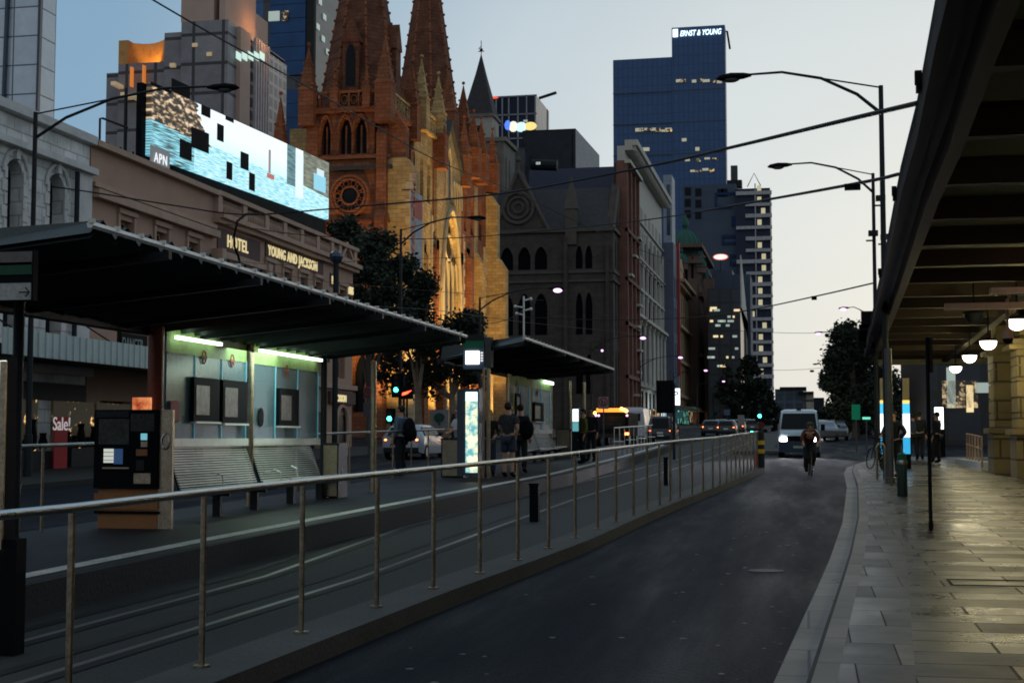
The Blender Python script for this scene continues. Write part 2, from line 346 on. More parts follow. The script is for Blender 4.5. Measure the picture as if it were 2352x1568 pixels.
# ================================================================ THE SETTING
def strip(lpts, rpts, h, thick=0, n=None):
    """sheet between two polylines [(x, y)] lying h above the sloping street, optional thickness"""
    w = MB(); n = len(lpts)
    top = [(x, y, G(y) + h) for x, y in lpts] + [(x, y, G(y) + h) for x, y in rpts]
    w.add(top, [(i, i + n, i + n + 1, i + 1) for i in range(n - 1)])
    if thick:
        lo = [(x, y, G(y) + h - thick) for x, y in lpts + rpts]; b = top + lo; k = 2 * n
        w.add(b, [(i, i + 1, i + 1 + k, i + k) for i in range(n - 1)] + [(i + n, i + n + k, i + n + 1 + k, i + n + 1) for i in range(n - 1)] + [(0, k, k + n, n), (n - 1, 2 * n - 1, k + 2 * n - 1, k + n - 1)])
    return w
def interp(pts, y):
    for (x0, y0), (x1, y1) in zip(pts, pts[1:]):
        if y0 <= y <= y1: return x0 + (x1 - x0) * (y - y0) / (y1 - y0)
    return pts[0][0] if y < pts[0][1] else pts[-1][0]
def smooth_line(pts, ys): return [(interp(pts, y), y) for y in ys]
g = MB(); xs = [-1500, -200, -40, 0, 40, 200, 1500]; ys = [-150, -20, 0, 30, 60, 120, 240, 500, 1000, 2500, 5000]
gz = lambda y: G(y) - .012
g.add([(x, y, gz(y)) for y in ys for x in xs], [(j * 7 + i, j * 7 + i + 1, (j + 1) * 7 + i + 1, (j + 1) * 7 + i) for j in range(len(ys) - 1) for i in range(6)])
struct('ground', g, K['asphalt'], 'dark asphalt ground of the city')
KERB = [(-2.2, -30), (-.95, -5), (-.6, 2), (-.24, 9.6), (.01, 13.6), (.25, 17.7), (.57, 24.2), (.96, 35.9), (1.12, 45), (1.35, 50), (2.3, 57), (3.6, 60)]
YS = [-30, -20, -10, -4, 0, 3, 6, 9, 12, 15, 18, 21, 24, 28, 32, 36, 40, 45, 48, 50, 52, 54, 56, 57, 58.5, 60]
K0 = smooth_line(KERB, YS)
def off(l, d): return [(x + d, y) for x, y in l]
ISL = [(-4.2, -30), (-4.1, -5), (-3.95, 4), (-3.66, 8.9), (-3.4, 13), (-3.16, 15.8), (-2.95, 18.6), (-2.77, 23.3), (-2.57, 27), (-2.3, 31), (-1.75, 40), (-1.45, 45.5)]
YI = [-30, -15, -5, 0, 4, 7, 9, 11, 13, 15.8, 18.6, 21, 23.3, 27, 31, 36, 40, 45.5]
I0 = smooth_line(ISL, YI)
struct('road', strip([(interp(ISL, y) + .16, y) for y in YS] + [(-2, 120), (-2, 400)], K0 + [(6, 120), (6, 400)], 0), K['asphalt'], 'dark damp asphalt traffic lane beside the railing')
struct('tram_track_bed', strip([(-8, -30), (-7.6, 30), (-7.6, 70), (-7, 150)], [(-4.1, -30), (-2.4, 30), (-1.6, 46), (-2.2, 150)], -.004), K['track'], 'pale worn concrete bed carrying the tram rails')
struct('far_road', strip([(-19, -30), (-19, 30), (-19, 70), (-17, 150), (-17, 400)], [(-9.9, -30), (-9.9, 30), (-9.9, 70), (-7.2, 150), (-6, 400)], -.005), K['asphalt'], 'asphalt lane between the tram stop and the hotel')
# rails of both tracks, each with its dark groove
for PP in (((32, 1470), (460, 1376), (865, 1225), (1270, 1122)), ((0, 1575), (460, 1447), (865, 1310), (1270, 1160))):
    w4 = [onG(*q_, 0) for q_ in PP]; line = [(w4[0].x - .3, -10)] + [(v.x, v.y) for v in w4] + [(w4[3].x + .9, 60), (w4[3].x + 1.2, 110)]
    ysr = [-10, 0, 8, 15, 22, 30, 40, 50, 60, 80, 110]; l = smooth_line(line, ysr)
    struct('tram_rail', strip(l, off(l, .07), .004), K['rail'], 'polished steel tram rail set in the track bed')
    struct('rail_groove', strip(off(l, .07), off(l, .19), .003), K['groove'], 'dark flange groove along the tram rail')
    struct('rail_groove', strip(off(l, -.36), off(l, -.24), .003), K['groove'], 'dark joint along the tram rail')
# raised railing island with its kerb
struct('railing_island', strip([(x - .32, y) for x, y in I0], [(x + .16, y) for x, y in I0], .15, .17), K['conc'], 'raised concrete strip carrying the long railing')
# platform
PE = [(-7.1, -30), (-7.1, 12), (-7.06, 16), (-6.85, 22.3), (-6.4, 36), (-6.6, 52), (-7.0, 68), (-7.3, 74)]
YP = [-30, -10, 0, 6, 10, 12, 16, 19, 22.3, 26, 31, 36, 44, 52, 60, 68, 74]
L0 = smooth_line(PE, YP); P0 = off(L0, .42)
struct('tram_platform', strip([(-9.85, y) for y in YP], off(P0, -.12), .3, .34), K['platform'], 'raised tram platform with dark asphalt top')
struct('platform_kerb', strip(off(P0, -.12), P0, .3, .34), K['concdk'], 'concrete edging of the tram platform')  # shade on the platform face is put into the dark concrete colour
struct('platform_edge_line', strip(off(L0, -.1), off(L0, .12), .304), K['line'], 'worn white safety line along the platform edge')
# right-hand footpath
struct('gutter', strip(off(K0, -.0), off(K0, .24), .006), K['kerb'], 'pale bluestone gutter course')
struct('kerb_joint', strip(off(K0, .24), off(K0, .268), .1, .12), K['groove'], 'dark joint behind the gutter course')
struct('kerb', strip(off(K0, .268), off(K0, .42), .101, .12), K['kerb'], 'bluestone kerb along the station footpath')
struct('kerb_band', strip(off(K0, .42), off(K0, .9), .1, .12), K['band'], 'band of wide pavers behind the kerb')
struct('footpath', strip(off(K0, .9), [(30, y) for y in YS], .1, .12), K['paver'], 'damp bluestone footpath under the station canopy')
struct('far_footpath', strip([(-40, -30), (-40, 77)], [(-19, -30), (-19, 77)], .12, .14), K['concdk'], 'footpath in front of the hotel')
struct('cathedral_footpath', strip([(-70, 112), (-70, 440)], [(-17.5, 112), (-16.5, 440)], .12, .14), K['concdk'], 'footpath beyond the cross street')
struct('plaza_footpath', strip([(5.6, 96), (7.5, 420)], [(80, 96), (80, 420)], .12, .14), K['concdk'], 'footpath under the trees across the junction')

# ================================================================ BUILDINGS ALONG THE FAR SIDE
XL = -25.0
# --- pale stone building at the far left
m_pale = blocks('pale_rusticated_stone', (.58, .6, .59), (.74, .75, .73), (.42, .43, .42), .9, .45, .025, rough=.85, bump=.8, stain=.45)
m_trim = mat('pale_stone_trim', (.55, .56, .55), .8, var=.2, bump=.2)
t = thing('stone_building', 'pale rusticated stone building with tall arched windows beside the brown hotel', 'building', (-25, 40, 0))
w = MB(); cols = [(40.2 - 3.35 * k, 41.15 - 3.35 * k) for k in range(5, -1, -1)]; cols = [(32.0, 33.0), (35.1, 36.1), (38.1, 39.05), (40.95, 41.9), (43.55, 44.55)]
facade(t, 'X', XL, 20, 46.3, 0, 12.2, [(c[0] - .02, c[1] + .02) for c in cols], [(4.6, 6.7), (8.0, 10.75)], m_pale, K['win'], .45, {0: ('round', .5), 1: ('round', .5)}, frame=None, wall=w)
shell(w, -45, XL, 20, 46.3, 0, 12.2, 'X'); w.build('wall', m_pale, t)
for z, d, h in ((11.1, .35, .22), (12.2, .28, .3), (7.1, .2, .25), (3.9, .3, .3)): part_box(t, 'cornice', m_trim, XL - .2, XL + d, 20, 46.3 + .05, z, z + h)
part_box(t, 'parapet', m_pale, XL - .6, XL + .1, 20, 39.6, 12.5, 14.0); part_box(t, 'coping', m_trim, XL - .7, XL + .25, 20, 39.8, 14.0, 14.25)
for (a, b) in cols:
    part_box(t, 'curtain', K['white'], XL - .4, XL - .33, a + .02, a + .28, 8.1, 9.8)
    P = arch_pts(a - .25, b + .25, 10.25, 11.05, 'round', 10); q = MB()
    q.tube([(XL + .05, u, z) for u, z in P], .06, 6); q.box(XL, XL + .14, (a + b) / 2 - .12, (a + b) / 2 + .12, 10.75, 11.1); q.build('window_hood', m_trim, t)
    part_box(t, 'sill', m_trim, XL - .1, XL + .16, a - .2, b + .2, 7.78, 7.96)
    q = MB()
    for k in range(6):
        for sgn, uu in ((-1, a), (1, b)):
            wd = .16 if k % 2 else .3; q.box(XL - .02, XL + .05, uu, uu + sgn * wd, 7.95 + k * .42, 7.95 + k * .42 + .38)
    q.build('quoins', m_trim, t)
q = MB(); q.box(XL, XL + .12, 45.4, 46.32, 4.2, 11.1); q.build('pilaster', m_trim, t)
q = MB(); q.tube([(XL + .2, 45.1, 4.4), (XL + .2, 45.1, 11)], .09); q.build('downpipe', K['dkmetal'], t)
MB().box(-30.5, -28, 44.5, 47.5, 12.2, 13.5).build('roof_plant', K['dkmetal'], t)
# shop-level
facade_sh = MB(); facade(t, 'X', XL + .02, 20, 46.3, 0, 3.6, [(22, 26), (27, 31), (32, 36), (37, 41), (42, 46)], [(.4, 3.0)], K['dkmetal'], K['win'], .3, wall=facade_sh, name='shop_window'); facade_sh.build('shopfront', K['dkmetal'], t)

# --- the brown corner hotel
m_brown = mat('brown_render', (.40, .26, .195), .85, var=.15, scale=.8, bump=.15)
m_bdk = mat('brown_sign_band', (.10, .065, .065), .8, var=.2)
m_btrim = mat('brown_trim', (.42, .29, .22), .8, var=.2, bump=.1)
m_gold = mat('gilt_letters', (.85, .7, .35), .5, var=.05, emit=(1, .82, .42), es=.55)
t = thing('corner_hotel', 'brown three storey corner hotel with gilt lettering and a balustrade parapet', 'hotel', (-25, 61, 0))
w = MB(); YH0, YH1 = 46.4, 76.6
wc = [(48.6, 49.7), (51.6, 52.7), (54.6, 55.7)]; wc2 = [(63.3, 64.4), (65.6, 66.7), (67.9, 69.0), (70.2, 71.3), (74.1, 75.3)]
cols = wc + [(58.2, 59.3), (60.6, 61.7)] + wc2
facade(t, 'X', XL, YH0, YH1, 3.6, 12.2, cols, [(5.0, 7.0), (7.9, 9.9)], m_brown, K['win'], .35, frame=m_btrim, wall=w, skip={(3, 1), (4, 1)})
facade(t, 'X', XL - .01, YH0, YH1, 0, 3.6, evenly(47, 57, 3, .75) + evenly(59, 72, 4, .7), [(.3, 3.1)], m_brown, K['win'], .4, wall=w, name='shop_window')
shell(w, -45, XL, YH0, YH1, 0, 12.2, 'X'); w.build('wall', m_brown, t)
for (a, b) in wc + wc2:
    part_box(t, 'curtain', K['white'], XL - .32, XL - .26, a + .06, a + .34, 8.2 if a < 56 else 8.9, 9.8)
    fr = MB(); fr.box(XL, XL + .08, a - .16, a, 7.8, 10.1); fr.box(XL, XL + .08, b, b + .16, 7.8, 10.1); fr.box(XL, XL + .14, a - .2, b + .2, 10.1, 10.28); fr.box(XL, XL + .16, a - .22, b + .22, 7.62, 7.8); fr.build('window_surround', m_btrim, t)
# left third: plain frieze with one cornice; right two thirds: balustrade parapet
for (y0, y1, z, d, h) in ((YH0, 57.2, 10.35, .35, .3), (YH0, 57.2, 10.75, .2, .16), (YH0, 57.2, 12.2, .3, .22), (57.2, YH1, 11.25, .5, .22), (57.2, YH1, 11.05, .3, .2), (57.2, YH1, 12.25, .3, .2), (57.2, 62.6, 9.55, .4, .28), (57.2, 62.6, 9.35, .22, .2), (YH0, YH1, 7.25, .22, .22), (YH0, YH1, 4.4, .25, .25)):
    part_box(t, 'cornice', m_btrim, XL - .1, XL + d, y0, y1 + (.25 if y1 == YH1 else 0), z, z + h)
for k, y in enumerate([57.4, 60.2, 62.9, 65.3, 67.7, 70.1, 72.4, 73.7, 76.4]):
    part_box(t, 'parapet_pier', m_btrim, XL - .05, XL + .24, y - .22, y + .22, 11.47, 12.25)
for a, b in ((57.7, 59.9), (60.5, 62.6), (63.2, 65.0), (65.6, 67.4), (68.0, 69.8), (70.4, 72.1), (72.7, 73.4)):
    part_box(t, 'parapet_panel', m_bdk, XL + .0, XL + .05, a, b, 11.47, 12.25)
    q = MB(); n = int((b - a) / .2)
    for k in range(n):
        y = a + (b - a) * (k + .5) / n; q.lathe([(.04, 0), (.07, .15), (.075, .25), (.035, .4), (.06, .5)], (XL + .15, y, 11.6), 6)
    q.build('balusters', m_btrim, t)
q = MB(); f = fmap('X', XL + .1)
q.prism([(73.9, 11.5), (76.2, 11.5), (76.2, 11.68), (73.9, 11.68)], f, -.12, 0)
q.prism([(73.9, 11.6), (74.15, 11.6), (75.1, 12.35), (75.1, 12.6)], f, -.12, 0); q.prism([(76.3, 11.6), (76.05, 11.6), (75.1, 12.35), (75.1, 12.6)], f, -.12, 0)
q.build('pediment', m_btrim, t)
for (a, b) in ((57.1, 57.5), (62.5, 63.0)):
    q = MB(); q.box(XL, XL + .5, a, b, 8.9, 9.9); q.box(XL, XL + .35, a, b, 8.2, 8.9); q.box(XL, XL + .2, a, b, 7.5, 8.2); q.build('console', m_btrim, t)
part_box(t, 'sign_band', m_bdk, XL, XL + .06, 57.6, 62.5, 9.95, 10.9); part_box(t, 'sign_band', m_bdk, XL, XL + .06, 63.2, 71.4, 10.32, 11.02)
part_box(t, 'sign_band', m_bdk, XL, XL + .06, 72.6, 73.9, 9.9, 10.6); part_box(t, 'sign_band', m_bdk, XL, XL + .06, 75.4, 76.5, 9.6, 10.35)
text('lettering', 'HOTEL', .76, (XL + .1, 58.5, 10.16), TX, m_gold, t, .02, .012, .9, 1.18)
text('lettering', 'YOUNG AND JACKSON', .68, (XL + .1, 63.4, 10.42), TX, m_gold, t, .02, .01, .86, 1.14)
text('lettering', 'EST.', .56, (XL + .1, 72.7, 10.05), TX, m_gold, t, .03, .02, .9, 1.0)
text('lettering', '1875', .56, (XL + .1, 75.48, 9.78), TX, m_gold, t, .03, .02, .8, 1.0)
text('lettering', 'CKSON', .5, (XL + .26, 73.2, 3.72), TX, m_gold, t, .02, .015, .95, 1.0)
part_box(t, 'fascia', m_bdk, XL + .05, XL + .22, 72.4, 76.6, 3.6, 4.25)
q = MB(); P = arch_pts(73.6, 75.5, 2.3, 3.3, 'round', 10); q.tube([(XL + .1, 73.6, .5)] + [(XL + .1, u, z + .2) for u, z in P] + [(XL + .1, 75.5, .5)], .13, 6); q.build('door_arch', m_btrim, t)
MB().box(XL - .02, XL + .03, 73.6, 75.5, 1.0, 3.0).build('door', K['win'], t)
# shop awning with a ribbed pale fascia
m_awn = mat('pale_green_fascia', (.45, .53, .52), .6, var=.15)
a = thing('shop_awning', 'ribbed pale green awning over the lit shops beneath the hotel', 'awning', (-23, 46, 0))
q = MB(); q.box(XL, -22.0, 36, 60.2, 4.25, 4.4); q.build('roof', K['dkmetal'], a)
q = MB(); q.box(-22.0, -21.95, 36, 60.2, 4.1, 4.85); q.build('fascia', m_awn, a)
for k in range(58):
    pass
q = MB()
for k in range(60): y = 36.2 + k * .405; q.box(-21.95, -21.9, y, y + .06, 4.1, 4.85)
q.build('ribs', m_awn, a)
q = MB()
for y in (38, 44, 50, 56): q.tube([(XL + .1, y, 6.2), (-22.1, y, 4.5)], .03, 6)
q.build('stay_rod', K['dkmetal'], a)
# lit shop interiors under the awning
m_shop1 = emis_tex('shop_glow_amber', (.01, .008, .004), (1, .6, .22), 1.4, 2.6, (.6, .66)); m_shop2 = emis_tex('shop_glow_white', (.01, .014, .01), (.75, .9, .62), 1.0, 2.2, (.56, .64))
for (y0, y1, m) in ((44.0, 46.8, m_shop1), (47.0, 49.6, m_shop1), (50.2, 53.6, m_shop2), (39, 43, m_shop1)):
    s_ = thing('shop_display', {44.0: 'amber lit display of goods beside the red sale poster', 47.0: 'amber lit goods behind the red sale poster', 50.2: 'greenish white lit shop interior behind the ticket machine', 39: 'amber lit shop window at the end of the pale building'}[y0], 'shop window', (XL + .2, (y0 + y1) / 2, 0))
    MB().box(XL + .04, XL + .1, y0, y1, .9, 3.0).build('backdrop', m, s_)
    q = MB()
    for k in range(6): y = y0 + (y1 - y0) * (k + .5) / 6; h = random.uniform(.3, 1.1); q.lathe([(.12, 0), (.16, h * .4), (.1, h * .8), (.13, h)], (XL + .5, y, G(y) + .75), 8)
    q.build('goods', K['black'], s_); MB().box(XL + .25, XL + .8, y0, y1, G(y0) + .12, G(y0) + .75).build('plinth', K['dkmetal'], s_)
m_sale = mat('red_poster', (.28, .02, .025), .6, var=.3, emit=(.7, .04, .06), es=.02)
s_ = thing('sale_poster', 'red sale poster in the shop window under the green awning', 'poster', (XL + 1.0, 47.6, 0))
yy = onX(140, 960, -24).y
MB().box(-24.02, -23.98, yy - .42, yy + .42, .75, 2.45).build('sheet', m_sale, s_); text('lettering', 'Sale!', .62, (-23.95, yy - .6, 2.0), TX, emis('white_letters', (1, .95, .95), .3), s_, .01)
# red neon and DANGER panel on the awning roof
s_ = thing('danger_sign', 'dark panel with faint pale lettering above the awning', 'sign', (-22.3, 52, 4.85)); p = onX(278, 770, -22.6); q = onX(338, 812, -22.6)
MB().box(-22.65, -22.6, p.y, q.y, 4.5, 5.3).build('panel', K['black'], s_); text('lettering', 'DANGER', .62, (-22.58, p.y + .05, 4.72), TX, mat('faint_letters', (.25, .3, .3), .7), s_, .01, 0, .62)

# --- billboard on the hotel roof
A, B = onX(334, 345, -27.9), onX(745, 515, -26.3); A = Vector((A.x, A.y, 13.95)); B = Vector((B.x, B.y, 13.95)); dirv = (B - A); LL = dirv.length; dirv.normalize(); nrm = Vector((dirv.y, -dirv.x, 0)); ZT = 3.2
def bb(u, z, d=0): return A + dirv * u + nrm * d + Vector((0, 0, z))
def bpx(px, py):
    """sight line onto the screen plane"""
    d = Vector(ray(px, py)); o = Vector((0, 0, EZ)); tt = (A - o).dot(nrm) / d.dot(nrm); P = o + d * tt; return ((P - A).dot(dirv), P.z - A.z)
t = thing('led_billboard', 'huge lit screen showing a turquoise sea on the hotel roof', 'billboard', tuple(A))
ms = bpy.data.materials.new('screen_picture'); ms.use_nodes = True; nt = ms.node_tree; L_ = nt.links; b = nt.nodes['Principled BSDF']; b.inputs['Base Color'].default_value = (.01, .01, .01, 1)
tc = nd(nt, 'ShaderNodeTexCoord'); mp = nd(nt, 'ShaderNodeMapping'); L_.new(tc.outputs['UV'], mp.inputs[0]); sp = nd(nt, 'ShaderNodeSeparateXYZ'); L_.new(tc.outputs['UV'], sp.inputs[0])
def mth(op, a, b_=None, cl=False):
    n = nd(nt, 'ShaderNodeMath', operation=op); n.use_clamp = cl
    for i, x in enumerate((a, b_)):
        if x is None: continue
        if isinstance(x, (int, float)): n.inputs[i].default_value = x
        else: L_.new(x, n.inputs[i])
    return n.outputs[0]
def ramp(fac, stops):
    r = nd(nt, 'ShaderNodeValToRGB'); e = r.color_ramp.elements
    while len(e) < len(stops): e.new(.5)
    for x, (p_, c_) in zip(e, stops): x.position = p_; x.color = c4(c_)
    L_.new(fac, r.inputs[0]); return r.outputs[0]
def noise(sx, sy, sc, det=4):
    m_ = nd(nt, 'ShaderNodeMapping'); m_.inputs['Scale'].default_value = (sx, sy, 1); L_.new(tc.outputs['UV'], m_.inputs[0]); n = nd(nt, 'ShaderNodeTexNoise', Scale=sc, Detail=float(det)); L_.new(m_.outputs[0], n.inputs['Vector']); return n.outputs['Fac']
def mixc(f, a, b_):
    n = nd(nt, 'ShaderNodeMix', data_type='RGBA'); L_.new(f, n.inputs['Factor']); L_.new(a, n.inputs['A']); L_.new(b_, n.inputs['B']); return n.outputs['Result']
U, V = sp.outputs[0], sp.outputs[1]
skyc = ramp(V, [(.4, (.6, .88, .95)), (.7, (.8, .9, .95))])
wat = ramp(noise(5, 13, 6, 6), [(.34, (.1, .42, .52)), (.48, (.34, .74, .83)), (.62, (.66, .92, .96))])
wat2 = ramp(noise(3, 12, 6, 5), [(.42, (.05, .08, .05)), (.5, (.1, .38, .5)), (.58, (.35, .75, .85))])
hz = mth('ADD', .5, mth('MULTIPLY', U, -.12)); below = mth('LESS_THAN', V, hz)
c_ = mixc(below, skyc, wat)
lft = mth('MULTIPLY', mth('LESS_THAN', U, .2), below); c_ = mixc(lft, c_, wat2)
rock = ramp(noise(8, 3, 5, 6), [(.42, (.012, .01, .008)), (.52, (.1, .07, .04)), (.58, (.55, .38, .22)), (.66, (.75, .6, .45))])
# cliff: from the left edge, falling to the sea at u = .3
rk = mth('MULTIPLY', mth('LESS_THAN', mth('ADD', U, mth('MULTIPLY', noise(5, 5, 3), .08)), mth('ADD', .37, mth('MULTIPLY', V, -.13))), mth('GREATER_THAN', V, mth('ADD', .5, mth('MULTIPLY', U, -.25))))
c_ = mixc(rk, c_, rock)
dkb = mth('MULTIPLY', mth('GREATER_THAN', V, .34), mth('MULTIPLY', mth('GREATER_THAN', U, .715), mth('LESS_THAN', U, .77))); c_ = mixc(dkb, c_, ramp(noise(3, 3, 8), [(.4, (.03, .1, .12)), (.6, (.12, .25, .27))]))
rc = mth('MULTIPLY', mth('GREATER_THAN', V, mth('ADD', .42, mth('MULTIPLY', mth('SUBTRACT', U, .82), -.3))), mth('GREATER_THAN', U, .82)); c_ = mixc(rc, c_, ramp(noise(6, 6, 4), [(.4, (.08, .1, .07)), (.6, (.2, .22, .17))]))
L_.new(c_, b.inputs['Emission Color']); b.inputs['Emission Strength'].default_value = 1.15
def slab(name, u0, u1, z0, z1, d0, d1, m, uv=False):
    q = MB(); q.hexa([bb(u0, z0, d1), bb(u1, z0, d1), bb(u1, z0, d0), bb(u0, z0, d0), bb(u0, z1, d1), bb(u1, z1, d1), bb(u1, z1, d0), bb(u0, z1, d0)]); o = q.build(name, m, t)
    if uv:
        me = o.data; l = me.uv_layers.new(name='UVMap')
        for lp in me.loops:
            v = Vector(me.vertices[lp.vertex_index].co) ; uu = v.dot(dirv); l.data[lp.index].uv = (uu / LL, v.z / ZT)
    return o
slab('screen', 0, LL, 0, ZT, .0, .25, ms, True)
slab('backing', -.3, LL + .25, -1.3, ZT - .05, -.3, -.02, K['black'])
slab('gantry', -3.5, LL + .1, -2.0, -.0, -.6, -.32, K['black'])
for (x0, y0, x1, y1) in ((1255, 560, 1310, 750), (1410, 640, 1460, 780), (1355, 795, 1395, 905), (1190, 830, 1300, 965), (1115, 900, 1190, 1020), (1505, 975, 1555, 1085), (1415, 1035, 1450, 1150), (1560, 1105, 1595, 1220), (905, 500, 1060, 570), (1065, 455, 1180, 530)):
    (u0, za), (u1, zb) = bpx(x0 * .36, y0 * .36), bpx(x1 * .36, y1 * .36); zc = bpx((x0 + x1) * .18, (y0 + y1) * .18)[1]
    h = abs(bpx(x0 * .36, y0 * .36)[1] - bpx(x0 * .36, y1 * .36)[1]) * .78; slab('blank_module', max(u0, -.05), u1, max(-.02, zc - h * .62), min(ZT + .02, zc + h * .62), .24, .27, K['black'])
for (x0, y0, x1, y1, c) in ((1860, 960, 1905, 1290, (.75, .85, .9)), (1975, 1110, 2050, 1230, (.25, .6, .75)), (1995, 1080, 2040, 1130, (.6, .75, .8)), (1686, 945, 1697, 1120, (.25, .2, .2)), (1675, 1110, 1720, 1145, (.45, .12, .1))):
    (u0, za), (u1, zb) = bpx(x0 * .36, y0 * .36), bpx(x1 * .36, y1 * .36); zc = bpx((x0 + x1) * .18, (y0 + y1) * .18)[1]; h = abs(bpx(x0 * .36, y0 * .36)[1] - bpx(x0 * .36, y1 * .36)[1]) * .85
    slab('picture_detail', u0, u1, zc - h / 2, min(ZT, zc + h / 2), .25, .262, emis('screen_detail', c, 1.0))
q = MB()
for k in range(9): u = k * LL / 8; q.tube([bb(u, -2.0, -1.0), bb(u, ZT - .2, -1.0)], .08, 6)
q.tube([bb(-2.6, -1.7, -.6), bb(-2.6, 1.1, -.6), bb(-2.4, 1.15, -.6), bb(-.5, 1.15, -.6)], .05, 6); q.build('support_posts', K['dkmetal'], t)
q = MB()
for k in range(4): q.tube([bb(-4.2 + k * .05, -1.4 + k * .35, -.6), bb(-.4, -1.4 + k * .35, -.6)], .05, 6)
for k in range(5): q.tube([bb(-4 + k, -1.7, -.6), bb(-4 + k, .2, -.6)], .05, 6)
q.build('catwalk', K['dkmetal'], t)
s_ = thing('owner_sign', 'small grey APN sign at the lower corner of the lit billboard', 'sign', tuple(bb(0, -1, 0)))
(u0, z0), (u1, z1) = bpx(330, 383), bpx(374, 355)
q = MB(); q.hexa([bb(u0, z0, .35), bb(u1, z0, .35), bb(u1, z0, .3), bb(u0, z0, .3), bb(u0, z0 + .95, .35), bb(u1, z0 + .95, .35), bb(u1, z0 + .95, .3), bb(u0, z0 + .95, .3)]); q.build('panel', mat('grey_panel', (.2, .22, .23), .6, emit=(.4, .45, .48), es=.22), s_)
ang = math.atan2(dirv.y, dirv.x); text('lettering', 'APN', .62, bb(u0 + .18, z0 + .24, .4), (R(90), 0, ang), emis('white_glow', (.95, .97, 1), .9), s_, .01, 0, .85, 1.15)

# ================================================================ TOWERS BEHIND
def tower(name, label, x0, x1, y0, y1, z1, m, roof=None, z0=0, cat='tower'):
    t = thing(name, label, cat, ((x0 + x1) / 2, y0, z0)); MB().box(x0, x1, y0, y1, z0, z1).build('curtain_wall', m, t); return t
def px_box(px0, px1, pyt, Y):
    a, b = onY(px0, pyt, Y), onY(px1, pyt, Y); return a.x, b.x, (a.z + b.z) / 2
# pale glass tower, top left
x0, x1, z1 = px_box(-260, 94, -200, 190); YG_ = onX(128, 100, x1).y
m_g = blocks('pale_reflective_glass', (.5, .58, .66), (.58, .66, .74), (.12, .14, .17), 9, 4.4, .12, rough=.25, offset=0, bump=0, stain=.12, metal=.25)
t = tower('glass_tower', 'pale reflective glass tower rising over the stone building', x0, x1, 190, YG_, z1, m_g)
for (pa, pb) in ((0, 22), (85, 96)):
    a = onY(pa, 100, 189.6); b = onY(pb, 100, 189.6); q = MB(); q.prism([(a.x, 10), (a.x + .15, 10), (b.x, z1), (b.x - .5, z1)], fmap('Y', 189.6), -.3, .35); q.build('dark_rib', K['winb'], t)
# stepped hotel tower with floodlit orange crown
m_h = blocks('grey_ribbed_facade', (.24, .23, .25), (.3, .29, .3), (.07, .07, .075), 3.6, 3.4, .2, rough=.5, offset=0, bump=.2, stain=.2)
m_tan = mat('tan_precast', (.5, .36, .29), .8, var=.12, scale=.3)
m_win2 = blocks('grid_of_windows', (.03, .04, .05), (.07, .08, .09), (.36, .3, .29), 1.5, 1.55, .22, rough=.3, offset=0, bump=.3, stain=.1)
Yt = 150
t = thing('stepped_hotel_tower', 'stepped grey and tan tower with floodlit orange crown behind the billboard', 'tower', (onY(430, 400, Yt).x, Yt, 0))
for (a, b, top, y, dp, m, nm) in ((245, 272, 168, 152, 12, m_h, 'wing'), (272, 378, 145, 151, 16, m_h, 'wing'), (378, 420, 75, 150, 16, m_h, 'wing'), (417, 524, 48, 149, 18, m_h, 'shaft')):
    x0, x1, z1 = px_box(a, b, top, y); MB().box(x0, x1, y, y + dp, 0, z1).build(nm, m, t)
x0, x1, z1 = px_box(417, 492, -40, 150.2); ztop = z1; zb = px_box(417, 524, 48, 150.2)[2]; MB().box(x0, x1, 150.2, 166.9, zb, z1).build('crown_block', m_tan, t)
# side that faces the street
xs_ = onY(524, 48, 149).x; yB = onX(610, 100, xs_).y; zt = onX(524, 48, xs_).z
w = MB(); w.box(xs_ - 8, xs_ + .0, 149.0 + 18.02, yB, 0, zt); w.build('shaft_side', m_win2, t)
part_box(t, 'tan_fin', m_tan, xs_, xs_ + .5, 151.5, 154.5, 0, zt); part_box(t, 'window_grid', m_win2, xs_, xs_ + .25, 155.5, 167, 0, zt - .5)
q = MB()
for k in range(6): y = 156 + k * (yB - 156) / 5.5; q.box(xs_ + .25, xs_ + .6, y, y + .35, 0, zt)
q.build('fins', mat('pale_fins', (.5, .45, .45), .6), t)
part_box(t, 'crown_side', m_tan, xs_ - 1.6, xs_ - .9, 150.2, yB - 1, zt, zt + 7.0)
x0, x1, z1 = px_box(272, 376, 90, 151.5); zb = px_box(272, 376, 145, 151.5)[2]
q = MB(); n = 8
for k in range(n):
    a, b = k / n, (k + 1) / n; q.quad((x0 + (x1 - x0) * a, 152 + 1.6 * math.sin(a * math.pi), zb), (x0 + (x1 - x0) * b, 152 + 1.6 * math.sin(b * math.pi), zb), (x0 + (x1 - x0) * b, 152 + 1.6 * math.sin(b * math.pi), z1), (x0 + (x1 - x0) * a, 152 + 1.6 * math.sin(a * math.pi), z1))
q.box(x0, x0 + 1.2, 151.6, 153, zb, z1); q.build('floodlit_crown', mat('orange_render', (.6, .3, .1), .8), t)
light('crown_flood', 'SPOT', ((x0 + x1) / 2 + .8, 151.9, zb + .1), 260, (1, .5, .1), .3, t, R(120), ((x0 + x1) / 2 + .8, 153.6, zb + 1.6))
light('crown_flood', 'POINT', (xs_ + 1.5, yB - 3, zt + 1), 300, (1, .45, .15), .3, t)
for (px, py) in ((302, 172), (330, 168)):
    p = onY(px, py, 150.5); MB().box(p.x - .09, p.x + .09, 150.3, 150.9, p.z - 1.4, p.z + .9).build('orange_slot', emis('orange_slot_glow', (1, .3, .05), .5), t)
